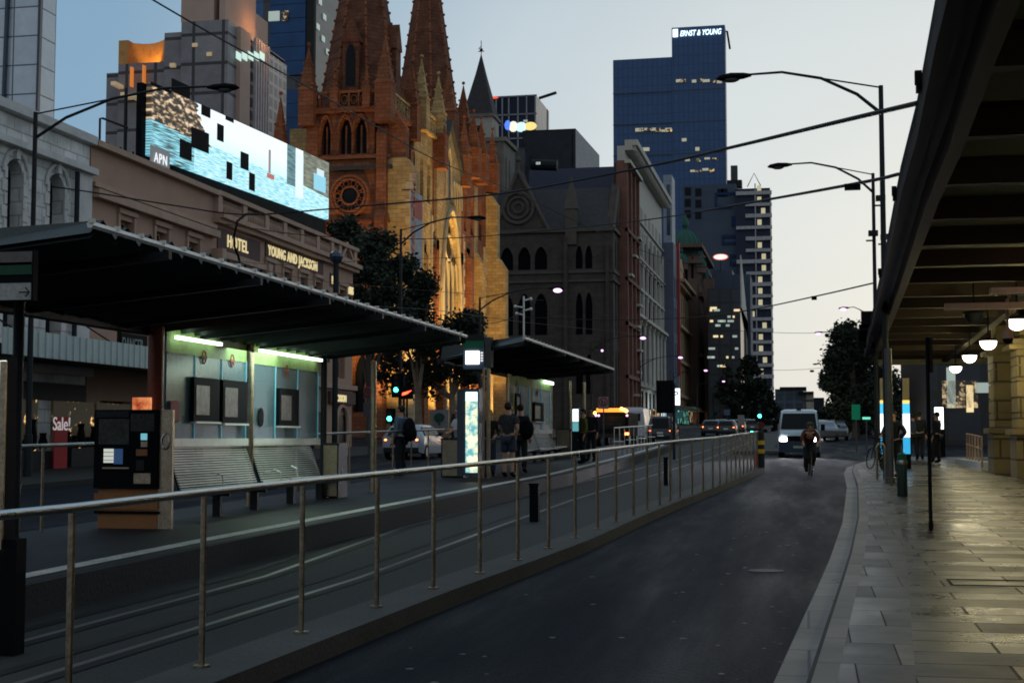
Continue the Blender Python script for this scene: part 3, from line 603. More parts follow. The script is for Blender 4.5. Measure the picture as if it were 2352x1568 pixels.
for (px, py) in ((393, 148), (445, 102), (478, 123), (280, 215), (300, 218), (258, 190)):
    p = onY(px, py, 148.6); MB().box(p.x - .3, p.x + .3, 148.8, 149.3 if px > 377 else 150.8, p.z - .22, p.z + .2).build('lit_window', emis('dim_warm_lit', (1, .75, .45), .22), t)
for (px) in (549, 563, 577, 590, 603):
    p = onX(px, 128, xs_ + .7); MB().box(p.x - .1, p.x, p.y - .7, p.y + .7, p.z - .5, p.z + .35).build('lit_window', emis('cool_lit', (.7, 1, .9), .7), t)
# dark blue tower
m_b = blocks('blue_banded_glass', (.03, .13, .36), (.04, .16, .44), (.02, .022, .03), 40, 4.2, 1.5, rough=.3, offset=0, bump=0, stain=.2)
m_bd = blocks('dark_banded_glass', (.02, .025, .035), (.03, .035, .045), (.05, .055, .065), 60, 4.2, 1.3, rough=.35, offset=0, bump=0, stain=.2)
x0, x1, z1 = px_box(608, 722, -300, 190); t = tower('blue_banded_tower', 'very dark tower with blue window bands behind the cathedral', x0, x1, 190, 226, z1, m_bd)
a, b = onY(622, 100, 190).x, onY(703, 100, 190).x; m_b = mat('blue_band_glass', (.02, .075, .2), .35, var=.3, scale=.3)
for k in range(30): zb_ = onY(660, 320 - k * 32.6, 189.6).z; part_box(t, 'window_band', m_b, a, b, 189.6, 189.99, zb_ - 1.0, zb_ + 1.0) if k not in (4,) else None
part_box(t, 'corner_strip', K['concdk'], x1 - .8, x1 + .3, 189.7, 190.5, 0, z1)
for (px, py, wd, m) in ((630, 38, 14, 'coolwin'), (655, 37, 8, 'warmdim'), (624, 201, 10, 'warm'), (640, 201, 8, 'warm'), (612, 250, 4, 'warm')):
    p = onY(px, py, 189.5); s2 = wd * 190 / F; MB().box(p.x - s2, p.x + s2, 189.3, 189.55, p.z - .7, p.z + .7).build('lit_window', K[m], t)
for (px, py) in ((735, 5), (745, 40), (730, 62), (752, 120), (742, 90)):
    p = onX(px, py, x1 + .1); MB().box(p.x, p.x + .1, p.y - .6, p.y + .6, p.z - .4, p.z + .4).build('lit_window', K['coolwin'], t)
x0, x1, z1 = px_box(520, 640, -60, 260); tower('plain_blue_tower', 'plain deep blue tower between the tan crown and the banded tower', x0, x1, 260, 285, z1, blocks('deep_blue_glass', (.02, .1, .26), (.025, .12, .3), (.015, .05, .12), 3, 3.5, .12, rough=.3, offset=0, bump=0))
# the great blue tower with the lit name
m_ey = blocks('blue_reflection_wall', (.018, .075, .2), (.021, .085, .225), (.014, .055, .15), 1.9, 3.7, .2, rough=.45, offset=0, bump=0, stain=.08)  # sky mirrored in the glass is put into the raised blue colour
Ye = 540; x0, x1, z1 = px_box(1408, 1543, 135, Ye); xb0, xb1, zb1 = px_box(1543, 1665, 62, Ye)
t = thing('signed_office_tower', 'tall deep blue office tower with a lit name at its top', 'tower', (xb0, Ye, 0))
MB().box(x0, xb0, Ye, Ye + 30, 0, z1).build('lower_block', m_ey, t); MB().box(xb0, xb1, Ye - .6, Ye + 7, 0, zb1).build('upper_block', m_ey, t)
for py in (212, 284, 356): z = onY(1500, py, Ye).z; part_box(t, 'floor_line', K['winb'], x0 - .05, xb1 + .05, Ye - .75, Ye - .55, z - .15, z + .15)
z = onY(1600, 83, Ye).z; text('lettering', 'ERNST & YOUNG', 3.0, (onY(1562, 83, Ye).x, Ye - .9, z), TY, emis('name_glow', (.8, .97, 1), 1.7), t, .2, .03, .66, 1.02).data.shear = .25
a = onY(1546, 83, Ye); MB().box(a.x, a.x + 1.9, Ye - 1.1, Ye - .7, z - .2, z + 2.8).build('emblem', emis('emblem_glow', (.8, .97, 1), 2.2), t); MB().box(a.x + .9, a.x + 1.05, Ye - 1.2, Ye - 1.12, z, z + 2.6).build('emblem_bar', K['winb'], t)
rnd = random.Random(3)
for (pa, pb, py, n) in ((1652 - 60, 1660, 187, 5), (1555, 1575, 188, 2), (1462, 1495, 298, 4), (1498, 1540, 298, 4), (1510, 1560, 299, 1), (1480, 1500, 346, 1), (1590, 1640, 391, 4), (1620, 1660, 365, 2), (1600, 1660, 342, 1), (1560, 1620, 368, 2), (1555, 1580, 322, 1)):
    for k in range(n):
        p = onY(pa + (pb - pa) * (k + rnd.random() * .7) / n, py + rnd.uniform(-2, 2), Ye - .8); wd = rnd.uniform(.5, 1.4); MB().box(p.x - wd, p.x + wd, Ye - .95, Ye - .76, p.z - .5, p.z + rnd.uniform(.2, .9)).build('lit_window', K['warmdim'] if k % 2 else emis('pale_lit', (.8, .75, .55), .35), t)
p = onY(1668, 62, Ye + 10); q = MB(); q.tube([(p.x - .5, Ye + 5, zb1 - 1), (p.x + .6, Ye + 5, zb1 - 1), (p.x + 1.6, Ye + 5, zb1 - 8)], .4, 6); q.build('facade_crane', K['dkmetal'], t)
# grey-blue slab with ribbon pattern, and the curved balcony tower
Ya = 420; m_ap = mat('blue_grey_cladding', (.065, .09, .13), .7, var=.15, scale=.2)
x0, x1, z1 = px_box(1568, 1690, 424, Ya); t = thing('ribbon_tower', 'grey blue apartment slab with darker ribbon pattern beyond the dome', 'tower', (x0, Ya, 0))
MB().box(x0, x1, Ya, Ya + 20, 0, z1).build('wall', m_ap, t)
q = MB(); m_rib = mat('dark_blue_ribbon', (.01, .03, .1), .6); rb = lambda pa, pb, pc, pd: part_box(t, 'ribbon_band', m_rib, onY(pa, pc, Ya).x, onY(pb, pc, Ya).x, Ya - .35, Ya + .1, onY(pa, pd, Ya).z, onY(pa, pc, Ya).z)
for (a, b, c, d) in ((1642, 1690, 443, 449), (1642, 1646, 449, 478), (1646, 1680, 473, 480), (1680, 1690, 497, 520), (1658, 1690, 540, 547), (1658, 1662, 547, 562), (1662, 1690, 556, 562), (1676, 1690, 585, 592), (1676, 1680, 592, 610), (1680, 1690, 603, 610)): rb(a, b, c, d)
q = MB()
for (px, py) in ((1580, 440), (1604, 442), (1655, 443), (1664, 443), (1580, 466), (1604, 468), (1580, 492), (1604, 494), (1700, 448)):
    p = onY(px, py, Ya); q = MB(); q.box(p.x - .9, p.x + .9, Ya - .1, Ya + .05, p.z - 1.2, p.z + 1.2); q.build('small_window', K['win'], t)
pass
p = onY(1686, 400, Ya + 8); MB().box(p.x - .9, p.x + 1.1, Ya + 6, Ya + 8, z1, onY(1686, 383, Ya + 8).z).build('flue', K['conc'], t); MB().box(p.x - 2, p.x + 2.4, Ya + 5, Ya + 9, z1, z1 + 2).build('roof_plant', K['dkmetal'], t)
q = MB(); q.tube([(p.x + 4, Ya + 6, z1), (p.x + 6, Ya + 6, z1 + 4), (p.x + 8, Ya + 6, z1)], .15, 5); q.build('roof_frame', K['dkmetal'], t)
x0, x1, z1 = px_box(1688, 1772, 430, Ya - 4); t = thing('balcony_tower', 'apartment tower of stacked white balconies beside the open sky', 'tower', (x0, Ya, 0))
xm = onY(1725, 500, Ya).x
MB().box(x0, x1 - .5, Ya - 2, Ya + 16, 0, z1).build('core', mat('dark_blue_core', (.02, .03, .06), .5, var=.2), t)
zz = z1 - 2.0; k = 0
q0 = MB(); q0.box(-2.8, 5.6, -1.9, 4, 0, .9); q0.box(1.2, 1.5, -1.5, 0, .9, 3.4); slabo = None
while zz > 8:
    nm = 'balcony'
    q = MB(); q.box(xm - (1.5 if k % 3 else 4.2), x1, Ya - 2.9, Ya - 2, zz, zz + (.9 if k % 2 else 1.1)); q.box(xm + 1.2, xm + 1.5, Ya - 2.8, Ya - 2, zz + 1.1, zz + 3.3)
    q.build(nm, mat('pale_balcony_%d' % (k % 3), (.42, .42, .44), .7), t) if k < 2 else q.build(nm, bpy.data.materials['pale_balcony_%d' % (k % 2)], t)
    if rnd.random() < .75: p0 = xm + rnd.choice([-.4, 1.9, 3.0]); MB().box(p0, p0 + 1.2, Ya - 2.15, Ya - 2.01, zz + 1.2, zz + 2.8).build('lit_window', emis('flat_lit', (.9, .82, .5), .45) if k == 0 else bpy.data.materials.get('flat_lit') or K['warm'], t)
    zz -= 3.35; k += 1
# oval sign tower and dark office block
x0, x1, z1 = px_box(1635, 1682, 620, 330); t = thing('sign_tower', 'slate blue block carrying the lit oval sign', 'building', (x0, 330, 0)); MB().box(x0, x1, 330, 345, 0, z1).build('wall', mat('slate_blue', (.07, .09, .14), .6, var=.15), t)
MB().box(x1, x1 + 4, 331, 345, 0, z1 - 1).build('stair_wing', m_ap, t)
p = onY(1655, 590, 329); s_ = thing('oval_sign', 'small lit oval sign with red rim above the slate block', 'sign', tuple(p)); q = MB(); q.lathe([(1, 0), (1, .3)], (0, 0, 0), 24, 'y'); q.v = [(p.x + v[0] * 1.75, p.y + v[1], p.z + v[2] * .72) for v in q.v]; q.build('rim', emis('oval_red', (1, .25, .15), .9), s_)
q = MB(); q.lathe([(1, 0), (1, .1)], (0, 0, 0), 24, 'y'); q.v = [(p.x + v[0] * 1.45, p.y - .12 + v[1], p.z + v[2] * .5) for v in q.v]; q.build('face', emis('oval_white', (1, .97, .92), 1.3), s_); MB().box(p.x - .1, p.x + .1, p.y + .05, p.y + .2, z1 - .5, p.z - .6).build('post', K['dkmetal'], s_)
x0, x1, z1 = px_box(1625, 1700, 662, 300); t = thing('dark_office_block', 'dark glass office block with scattered lit windows beyond the dome', 'building', (x0, 300, 0)); m_off = blocks('dark_office_glass', (.02, .028, .04), (.03, .04, .055), (.012, .015, .02), 2.4, 3.0, .3, rough=.3, offset=0, bump=0)
MB().box(x0, x1, 300, 318, 0, z1).build('wall', m_off, t)
for k in range(26):
    px, py = rnd.uniform(1632, 1694), rnd.choice([707, 712, 727, 737, 747, 755, 772, 785, 800, 820, 840]); p = onY(px, py, 299.5); wd = rnd.uniform(.15, .7); MB().box(p.x - wd, p.x + wd, 299.6, 299.95, p.z - .22, p.z + .22).build('lit_window', K['coolwin'] if k % 3 else K['warm'], t)
x1_ = onY(1700, 662, 300).x; ye = onX(1722, 700, x1_).y; f = fmap('X', x1_ + .3); q = MB(); q.prism([(300.2, 40), (300.2, onX(1701, 708, x1_).z), (ye, onX(1722, 755, x1_).z), (ye, 20)], f, 0, .28)
w = MB(); w.box(x1_ - 8, x1_ + .3, 318.01, ye, 0, onX(1722, 755, x1_).z); w.build('rear_wing', K['conc'], t); q.build('pale_gable', mat('pale_wall', (.5, .5, .47), .7), t)
# low pale block at the end of the street and a lower one beside it
x0, x1, z1 = px_box(1780, 1845, 893, 620); t = thing('distant_block', 'distant grey block with a bright pale side at the street end', 'building', (x0, 620, G(620))); MB().box(x0, x1, 620, 650, 0, z1).build('wall', blocks('distant_grid', (.05, .07, .1), (.07, .09, .12), (.1, .13, .17), 4, 4, .4, rough=.4, offset=0, bump=0), t)
x2 = onY(1869, 900, 620).x; MB().box(x1, x2, 619.5, 650, 0, z1 - 2.2).build('pale_wing', blocks('pale_wing_grid', (.5, .46, .36), (.55, .5, .4), (.12, .11, .1), 12, 4.2, .6, rough=.7, offset=0, bump=0), t)
MB().box(x0 + 2, x2 - 3, 618, 652, z1, z1 + .8).build('roof', K['dkmetal'], t); MB().box(x1 - 2, x2, 617, 652, z1 - 2.1, z1 - 1.2).build('roof', K['dkmetal'], t)
x0, x1, z1 = px_box(1869, 1893, 913, 700); t = tower('low_dark_block', 'low dark block beside the distant pale one', x0, x1, 700, 720, z1, K['dkmetal'], cat='building')
# ================================================================ THE CATHEDRAL
m_san = blocks('gold_lit_sandstone', (.44, .29, .12), (.60, .42, .19), (.22, .15, .08), .85, .38, .015, rough=.85, bump=.5, stain=.3)  # floodlight gold is put into this stone's colour
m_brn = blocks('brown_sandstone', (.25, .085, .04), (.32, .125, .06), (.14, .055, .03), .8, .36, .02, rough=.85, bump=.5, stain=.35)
m_dst = mat('dark_slate', (.05, .05, .055), .8, var=.3)
m_pst = mat('pale_dressing', (.52, .42, .26), .8, var=.15)
XC, YC = -36.0, 120.0
t = cath = thing('cathedral', 'gothic sandstone cathedral with two spires, its street side floodlit gold', 'cathedral', (XC, YC, G(YC)))
def pinnacle(x, y, z0, h, r=.55, nm='pinnacle', m=None):
    q = MB(); q.box(x - r, x + r, y - r, y + r, z0, z0 + h * .42)
    q.lathe([(r * 1.55, 0), (r * 1.55, .15), (r * 1.25, .3), (.05, h * .55)], (x, y, z0 + h * .42), 4, ph=math.pi / 4)
    for k in range(3):
        zz = z0 + h * (.5 + k * .13); rr = r * 1.25 * (1 - (zz - z0 - h * .42) / (h * .58)) + .1
        for a in range(4): g_ = math.pi / 4 + a * math.pi / 2; q.ball((x + rr * math.cos(g_), y + rr * math.sin(g_), zz), .12, n=6, m=4)
    q.ball((x, y, z0 + h), .2, n=6, m=4); return q.build(nm, m or m_brn, t)
m_spr = blocks('dark_spire_stone', (.13, .05, .03), (.18, .075, .042), (.08, .035, .025), .8, .36, .02, rough=.85, bump=.5, stain=.45)  # darker variant of the brown stone, used on the spires
def spire(cx, cy, z0, r, zt, n=8, m=None, crockets=True):
    q = MB(); q.lathe([(r, 0), (.12, zt - z0)], (cx, cy, z0), n, ph=math.pi / n); q.build('spire', m or m_spr, t)
    if crockets:
        q = MB()
        for k in range(n):
            a = math.pi / n + k * 2 * math.pi / n
            q.tube([(cx + r * math.cos(a), cy + r * math.sin(a), z0), (cx, cy, zt)], .12, 5)
            for j in range(1, 22):
                f_ = j / 23; rr = r * (1 - f_) + .12; q.ball((cx + rr * math.cos(a), cy + rr * math.sin(a), z0 + (zt - z0) * f_), .16, n=5, m=4)
        q.build('crockets', m_brn if m is None else m, t)
def lancets(plane, c, u0, u1, z0, z1, cols, rows, m, rec, kind='point', hh=None, shellbox=None, wm=None, skip=()):
    w = MB(); facade(t, plane, c, u0, u1, z0, z1, cols, rows, m, wm or K['win'], rec, {i: (kind, hh or (b - a) * .3) for i, (a, b) in enumerate(rows)}, wall=w, skip=skip)
    return w
# south-west tower: west face (toward the viewer) and street face
TW, TL, ZT_ = 7.2, 7.4, 31.0
bc = [(onY(p0, 330, YC).x, onY(p1, 330, YC).x) for p0, p1 in ((738, 759), (779, 807), (814, 842), (862, 884))]
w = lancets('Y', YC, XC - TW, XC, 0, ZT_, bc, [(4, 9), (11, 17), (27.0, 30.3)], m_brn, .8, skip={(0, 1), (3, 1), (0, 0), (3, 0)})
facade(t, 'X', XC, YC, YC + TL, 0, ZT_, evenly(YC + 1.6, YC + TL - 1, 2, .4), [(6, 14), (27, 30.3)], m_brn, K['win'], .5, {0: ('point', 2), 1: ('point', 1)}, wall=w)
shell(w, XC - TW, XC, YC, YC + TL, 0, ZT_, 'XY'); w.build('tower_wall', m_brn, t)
p = onY(805, 450, YC); rx = MB()
for (r_, dd, th) in ((1.75, .25, .17), (1.45, .32, .12), (.8, .25, .09)):
    rx.tube([(p.x + r_ * math.cos(a * math.pi / 12), YC - dd, p.z + r_ * math.sin(a * math.pi / 12)) for a in range(25)], th, 6, False)
for k in range(10): a = k * math.pi / 5; rx.tube([(p.x + 1.12 * math.cos(a) + .26 * math.cos(b * math.pi / 6), YC - .2, p.z + 1.12 * math.sin(a) + .26 * math.sin(b * math.pi / 6)) for b in range(13)], .06, 5, False)
rx.build('rose_tracery', m_brn, t); q = MB(); q.lathe([(1.5, 0), (1.5, .1)], (p.x, YC - .08, p.z), 24, 'y'); q.build('rose_window', K['win'], t)
for (z, d, h, y1, mm) in ((25.5, .45, .35, TL, m_dst), (20.7, .25, .25, TL, m_brn), (30.7, .45, .4, TL, m_brn), (26.5, .3, .25, TL, m_brn), (15, .2, .3, TL, m_brn)):
    q = MB(); q.box(XC - TW - d, XC + d, YC - d, YC - .001, z, z + h); q.box(XC + .001, XC + d - .01, YC, YC + y1, z + .01, z + h - .01); q.build('string_course', mm, t)
for a_, b_ in bc:   # hood mouldings over the belfry lights
    q = MB(); P = arch_pts(a_ - .18, b_ + .18, 28.9, 30.55, 'point', 8); q.tube([(u, YC - .12, z) for u, z in P], .12, 6); q.tube([(a_ - .15, YC - .05, 27.0), (a_ - .15, YC - .05, 28.9)], .09, 6); q.tube([(b_ + .15, YC - .05, 27), (b_ + .15, YC - .05, 28.9)], .09, 6); q.tube([((a_ + b_) / 2, YC + .3, 27.0), ((a_ + b_) / 2, YC + .3, 29.6)], .08, 6); q.build('hood_mould', m_brn, t)
# angle buttresses
def buttress(x0, x1, y0, y1, steps, nm='buttress', m=None, face='Y'):
    """steps: (z top, shrink) with sloping set-offs"""
    q = MB(); z = 0
    for zt_, s_ in steps:
        if face == 'Y': q.box(x0, x1, y0 + s_, y1, z, zt_); q.hexa([(x0 - .03, y0 + s_ - .03, zt_), (x1 + .03, y0 + s_ - .03, zt_), (x1 + .03, y1, zt_), (x0 - .03, y1, zt_), (x0 - .03, y0 + s_ + .7, zt_ + 1.1), (x1 + .03, y0 + s_ + .7, zt_ + 1.1), (x1 + .03, y1, zt_ + 1.1), (x0 - .03, y1, zt_ + 1.1)])
        else: q.box(x0, x1 - s_, y0, y1, z, zt_); q.hexa([(x0, y0 - .03, zt_), (x1 - s_ + .03, y0 - .03, zt_), (x1 - s_ + .03, y1 + .03, zt_), (x0, y1 + .03, zt_), (x0, y0 - .03, zt_ + 1.3), (x1 - s_ - .8, y0 - .03, zt_ + 1.3), (x1 - s_ - .8, y1 + .03, zt_ + 1.3), (x0, y1 + .03, zt_ + 1.3)])
        z = zt_
    return q.build(nm, m or m_brn, t)
buttress(XC - .9, XC + .0, YC - 1.5, YC - .01, [(10, 0), (21, .4), (28.5, .9)], m=m_brn)
buttress(XC - TW - .2, XC - TW + .8, YC - 1.5, YC - .01, [(10, 0), (21, .4), (29.5, .9)])
buttress(XC + .01, XC + 2.5, YC - .0, YC + 1.3, [(25.2, 0)], m=m_san, face='X'); buttress(XC + .01, XC + 1.6, YC + .1, YC + 1.2, [(29.2, 0)], m=m_brn, face='X'); q = MB()
for k in range(32): q.box(XC + 2.5 - (.5 if k % 2 else .85), XC + 2.52, YC - .04, YC + .4, .8 + k * .76, 1.5 + k * .76)
q.build('quoins', m_pst, t); buttress(XC + .01, XC + 1.7, YC + 6.4, YC + 7.8, [(9, 0), (19, .7), (28.5, 1.4)], m=m_brn, face='X')
# pierced parapet of the tower
def gallery(plane, c, u0, u1, z, h=1.7, m=None, n=None):
    f_ = fmap(plane, c); q = MB(); n = n or max(2, int((u1 - u0) / .9)); q.prism([(u0, z), (u1, z), (u1, z + .25), (u0, z + .25)], f_, -.15, .2); q.prism([(u0, z + h - .22), (u1, z + h - .22), (u1, z + h), (u0, z + h)], f_, -.15, .2)
    for k in range(n + 1):
        u = u0 + (u1 - u0) * k / n; q.prism([(u - .09, z), (u + .09, z), (u + .09, z + h), (u - .09, z + h)], f_, -.1, .12)
        if k < n:
            um = u + (u1 - u0) / n / 2; q.tube([f_(um + .3 * math.cos(a * math.pi / 4), z + h * .52 + .42 * math.sin(a * math.pi / 4), 0) for a in range(9)], .07, 5, False)
    return q.build('pierced_parapet', m or m_brn, t)
gallery('Y', YC - .1, XC - TW, XC, ZT_); gallery('X', XC + .1, YC, YC + TL, ZT_, m=m_san)
for (x, y, h, r_) in ((XC - TW - .1, YC - .5, 7.5, .7), (XC - .1, YC - .6, 8.2, .75), (XC - TW, YC + TL, 7, .6), (XC + .2, YC + TL - .3, 7.5, .7), (XC - 4.9, YC - .2, 3.6, .35), (XC - 1.9, YC - .2, 3.6, .35)): pinnacle(x, y, ZT_ - 1.5 if r_ > .5 else ZT_, h, r_)
SX = -39.55; spire(SX, YC + TL / 2, ZT_, 4.05, 54)
# lucarnes of the first spire
for (dx, dy) in ((0, -1), (1, 0)):
    q = MB(); cx, cy_ = SX + dx * 2.9, YC + TL / 2 + dy * 3.1
    q.box(cx - (.75 if dx == 0 else .5), cx + (.75 if dx == 0 else .5), cy_ - (.5 if dx == 0 else .75), cy_ + (.5 if dx == 0 else .75), ZT_ + .2, ZT_ + 6.3)
    if dx == 0: q.prism([(cx - .95, ZT_ + 6.2), (cx + .95, ZT_ + 6.2), (cx, ZT_ + 8.6)], fmap('Y', cy_), -.6, 1.6)
    else: q.prism([(cy_ - .95, ZT_ + 6.2), (cy_ + .95, ZT_ + 6.2), (cy_, ZT_ + 8.6)], fmap('X', cx), -.6, 1.6)
    q.build('spire_window', m_spr, t)
    if dx == 0: q = MB(); q.prism([(cx - .45, ZT_ + 2.2), (cx + .45, ZT_ + 2.2)] + [(u, z) for u, z in arch_pts(cx - .45, cx + .45, ZT_ + 5, ZT_ + 6, 'point')][::-1], fmap('Y', cy_ - .52), -.03, 0); q.build('louvre', K['win'], t)
# body beside the tower, floodlit: two high bays, the gabled porch between them
YA, YB = YC + TL, YC + 40
wb = MB(); ba = [(YA + 1.4, YA + 3.2), (YA + 4.4, YA + 6.2)]
facade(t, 'X', XC + .3, YA + .01, 135.2, 0, 31.2, [(129.6, 130.9), (132.2, 133.5)], [(5, 15), (24.5, 29.0)], m_brn, K['win'], .7, {0: ('point', 2), 1: ('point', 1.6)}, wall=wb)
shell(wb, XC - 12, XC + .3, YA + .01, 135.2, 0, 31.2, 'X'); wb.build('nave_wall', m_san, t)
gallery('X', XC + .5, YA, 135.2, 31.2, 2.0, m_san)
buttress(XC + .31, XC + 1.3, 131.3, 132.0, [(9, 0), (19, .6), (29, 1.4)], m=m_san, face='X'); buttress(XC + .31, XC + 1.5, 134.2, 135.1, [(10, 0), (20, .7), (30, 1.6)], m=m_brn, face='X')
for y in (129.0, 135.4): pinnacle(XC + .6, y, 30.8, 7.2, .65, m=m_san)
# porch gable with the great window
wp = MB(); zg = 28.6; YG0, YG1 = 135.25, 145.6
facade(t, 'X', XC + .6, YG0, YG1, 0, zg, [(136.7, 144.0)], [(9.0, 24.4)], m_san, K['win'], .5, {0: ('point', 6.0)}, wall=wp)
f_ = fmap('X', XC + .6); wp.prism([(YG0, zg), (YG1, zg), ((YG0 + YG1) / 2 - .6, zg + 5.2)], f_, 0, 1.0)
shell(wp, XC - 12, XC + .6, YG0, YG1, 0, zg, 'X'); wp.build('porch_wall', m_san, t)
q = MB(); YM = (YG0 + YG1) / 2 - .6; q.prism([(YG0 - .3, zg - .2), (YM, zg + 5.1), (YM, zg + 5.6), (YG0 - .3, zg + .3)], f_, -.35, 14); q.prism([(YG1 + .3, zg - .2), (YM, zg + 5.1), (YM, zg + 5.6), (YG1 + .3, zg + .3)], f_, -.35, 14); q.build('porch_roof', m_dst, t)
q = MB()
for y in (138.5, 140.35, 142.2): q.tube([(XC + .4, y, 9), (XC + .4, y, 19.5)], .14, 6)
for y in (137.6, 139.4, 141.3, 143.1): P = arch_pts(y - .9, y + .9, 17, 19.8, 'point', 8); q.tube([(XC + .4, u, z) for u, z in P], .13, 6)
q.tube([(XC + .4, 140.35 + 1.5 * math.cos(a * math.pi / 8), 21.2 + 1.3 * math.sin(a * math.pi / 8)) for a in range(17)], .15, 6, False)
P = arch_pts(136.4, 144.3, 17.0, 25.0, 'point', 14); q.tube([(XC + .72, 136.4, 9)] + [(XC + .72, u, z) for u, z in P] + [(XC + .72, 144.3, 9)], .22, 8); q.build('window_tracery', m_pst, t)
q = MB()   # arcade and tall light under the gable
for k in range(4): y = 141.3 + k * 1.05; P = arch_pts(y - .4, y + .4, 27.3, 28.2, 'point', 6); q.tube([(XC + .7, y - .4, 25.7)] + [(XC + .7, u, z) for u, z in P] + [(XC + .7, y + .4, 25.7)], .1, 5)
P = arch_pts(138.2, 140.2, 29.0, 31.2, 'point', 8); q.tube([(XC + .7, 138.2, 26.0)] + [(XC + .7, u, z) for u, z in P] + [(XC + .7, 140.2, 26.0)], .14, 6); q.build('blind_arcade', m_pst, t)
for k in range(4): y = 141.3 + k * 1.05; part_box(t, 'arcade_light', K['win'], XC + .61, XC + .65, y - .3, y + .3, 25.8, 27.7)
part_box(t, 'gable_light', K['win'], XC + .61, XC + .65, 138.4, 140.0, 26.1, 30.0)
for y, mm in ((YG0 + .1, m_san), (YG1 - .1, m_brn)): buttress(XC + .61, XC + 1.5, y - .5, y + .5, [(11, 0), (20, .9), (27, 2.0)], m=mm, face='X'); pinnacle(XC + .8, y, 28.3, 7.6, .65, m=m_brn)
# east bays, lower set-offs
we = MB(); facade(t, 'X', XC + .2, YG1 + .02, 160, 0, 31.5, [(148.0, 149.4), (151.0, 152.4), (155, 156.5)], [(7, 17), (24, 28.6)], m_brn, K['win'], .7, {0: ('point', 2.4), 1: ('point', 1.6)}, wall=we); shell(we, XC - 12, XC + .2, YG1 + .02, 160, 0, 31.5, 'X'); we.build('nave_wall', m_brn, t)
gallery('X', XC + .4, YG1, 160, 31.5, 1.9, m_san)
for y, mm, dx in ((149.9, m_brn, 1.6), (153.6, m_san, 2.0), (159.4, m_san, 3.4)): buttress(XC + .21, XC + dx, y - .8, y + .8, [(12, 0), (21, .9), (28.5, 1.9)], m=mm, face='X'); pinnacle(XC + .8, y, 30, 7.5, .7, m=m_brn)
for y0 in (YA + .4, 133.6, 146.6, 157.0):
    q = MB()
    for k in range(30):
        wd = .5 if k % 2 else .9; q.box(XC + .25, XC + .44, y0, y0 + wd, 1 + k * .75, 1.7 + k * .75)
    q.build('quoins', m_pst, t)
spire(-40.5, 150, 31, 4.3, 60); MB().box(-44, -37.0, 146.5, 153.5, 0, 34).build('tower_wall', m_brn, t)
for (x, y) in ((-37.2, 146.7), (-43.8, 146.7), (-37.2, 153.3)): pinnacle(x, y, 33, 8.5, .9, m=m_brn)
# nave gable west, low roofs to the left of the tower
MB().box(-60, XC - TW - .1, YC + 1.5, YC + 30, 0, 21.6).build('nave_wall', m_brn, t); pinnacle(XC - TW - 3.2, YC + .8, 21, 12, .9)
# banner hanging on the buttress
b_ = thing('banner', 'long grey and white banner hung down the lit cathedral buttress', 'banner', tuple(onX(957, 420, XC + 3.3)))
q0 = onX(945, 435, XC + 3.4); q1 = onX(970, 640, XC + 3.4); yb = q0.y; q = MB(); q.box(XC + 3.34, XC + 3.4, yb - .1, q1.y, q1.z + .6, q0.z); q.build('cloth', mat('banner_cloth', (.42, .42, .43), .7, var=.35, scale=1.1), b_)
q = MB(); q.box(XC + 3.4, XC + 3.42, yb + .6, q1.y - .2, q0.z - 2.2, q0.z - .5); q.build('red_patch', mat('faded_red', (.55, .12, .08), .7), b_)
text('lettering', 'WELCOME', 1.5, (XC + 3.5, yb + 1.0, q1.z + 1.6), (R(90), R(-90), R(90)), mat('pale_red_letters', (.62, .22, .14), .7, var=0), b_, .01, .02, 1)
q = MB(); q.tube([(XC + 2.2, yb + 1.2, q0.z + .2), (XC + 3.4, yb + 1.2, q0.z + .2)], .06); q.build('bracket', K['dkmetal'], b_)
# floodlights on the ground along the street side
fl = None
for k, (x, y, ax, ay, az, pw) in enumerate(((-33.0, 112.5, -35, 120, 14, 11000), (-31, 130, -36, 131, 13, 19000), (-31, 138, -36, 140, 14, 19000), (-31, 146, -36, 148, 14, 10000), (-31, 154, -36, 155, 14, 6500), (-30.5, 160.5, -35, 157, 12, 1500), (-41.5, 112, -40, 120, 20, 2300))):
    l = thing('floodlight', ['low floodlight aimed up the gold corner buttress', 'low floodlight between the tower and the first bay', 'low floodlight below the porch gable', 'low floodlight east of the porch', 'low floodlight under the east bays', 'low floodlight at the east end of the cathedral', 'low floodlight facing the rose window'][k], 'floodlight', (x, y, G(y) + .12), group='floodlights at the cathedral foot')
    q = MB(); q.box(-.25, .25, -.3, .3, 0, .12); q.box(-.2, .12, -.3, -.25, .1, .5); q.box(-.2, .12, .25, .3, .1, .5); q.build('bracket', K['dkmetal'], l, world=False)
    q = MB(); q.hexa([(-.18, -.24, .25), (.2, -.24, .15), (.2, .24, .15), (-.18, .24, .25), (-.3, -.24, .55), (.1, -.24, .6), (.1, .24, .6), (-.3, .24, .55)]); q.build('housing', K['black'], l, world=False)
    light('beam', 'SPOT', (x - .3, y, G(y) + .8), pw, (1, .64, .22) if k != 6 else (1, .34, .1), .35, l, R(82) if k != 6 else R(60), (ax, ay, az - 1), .8)

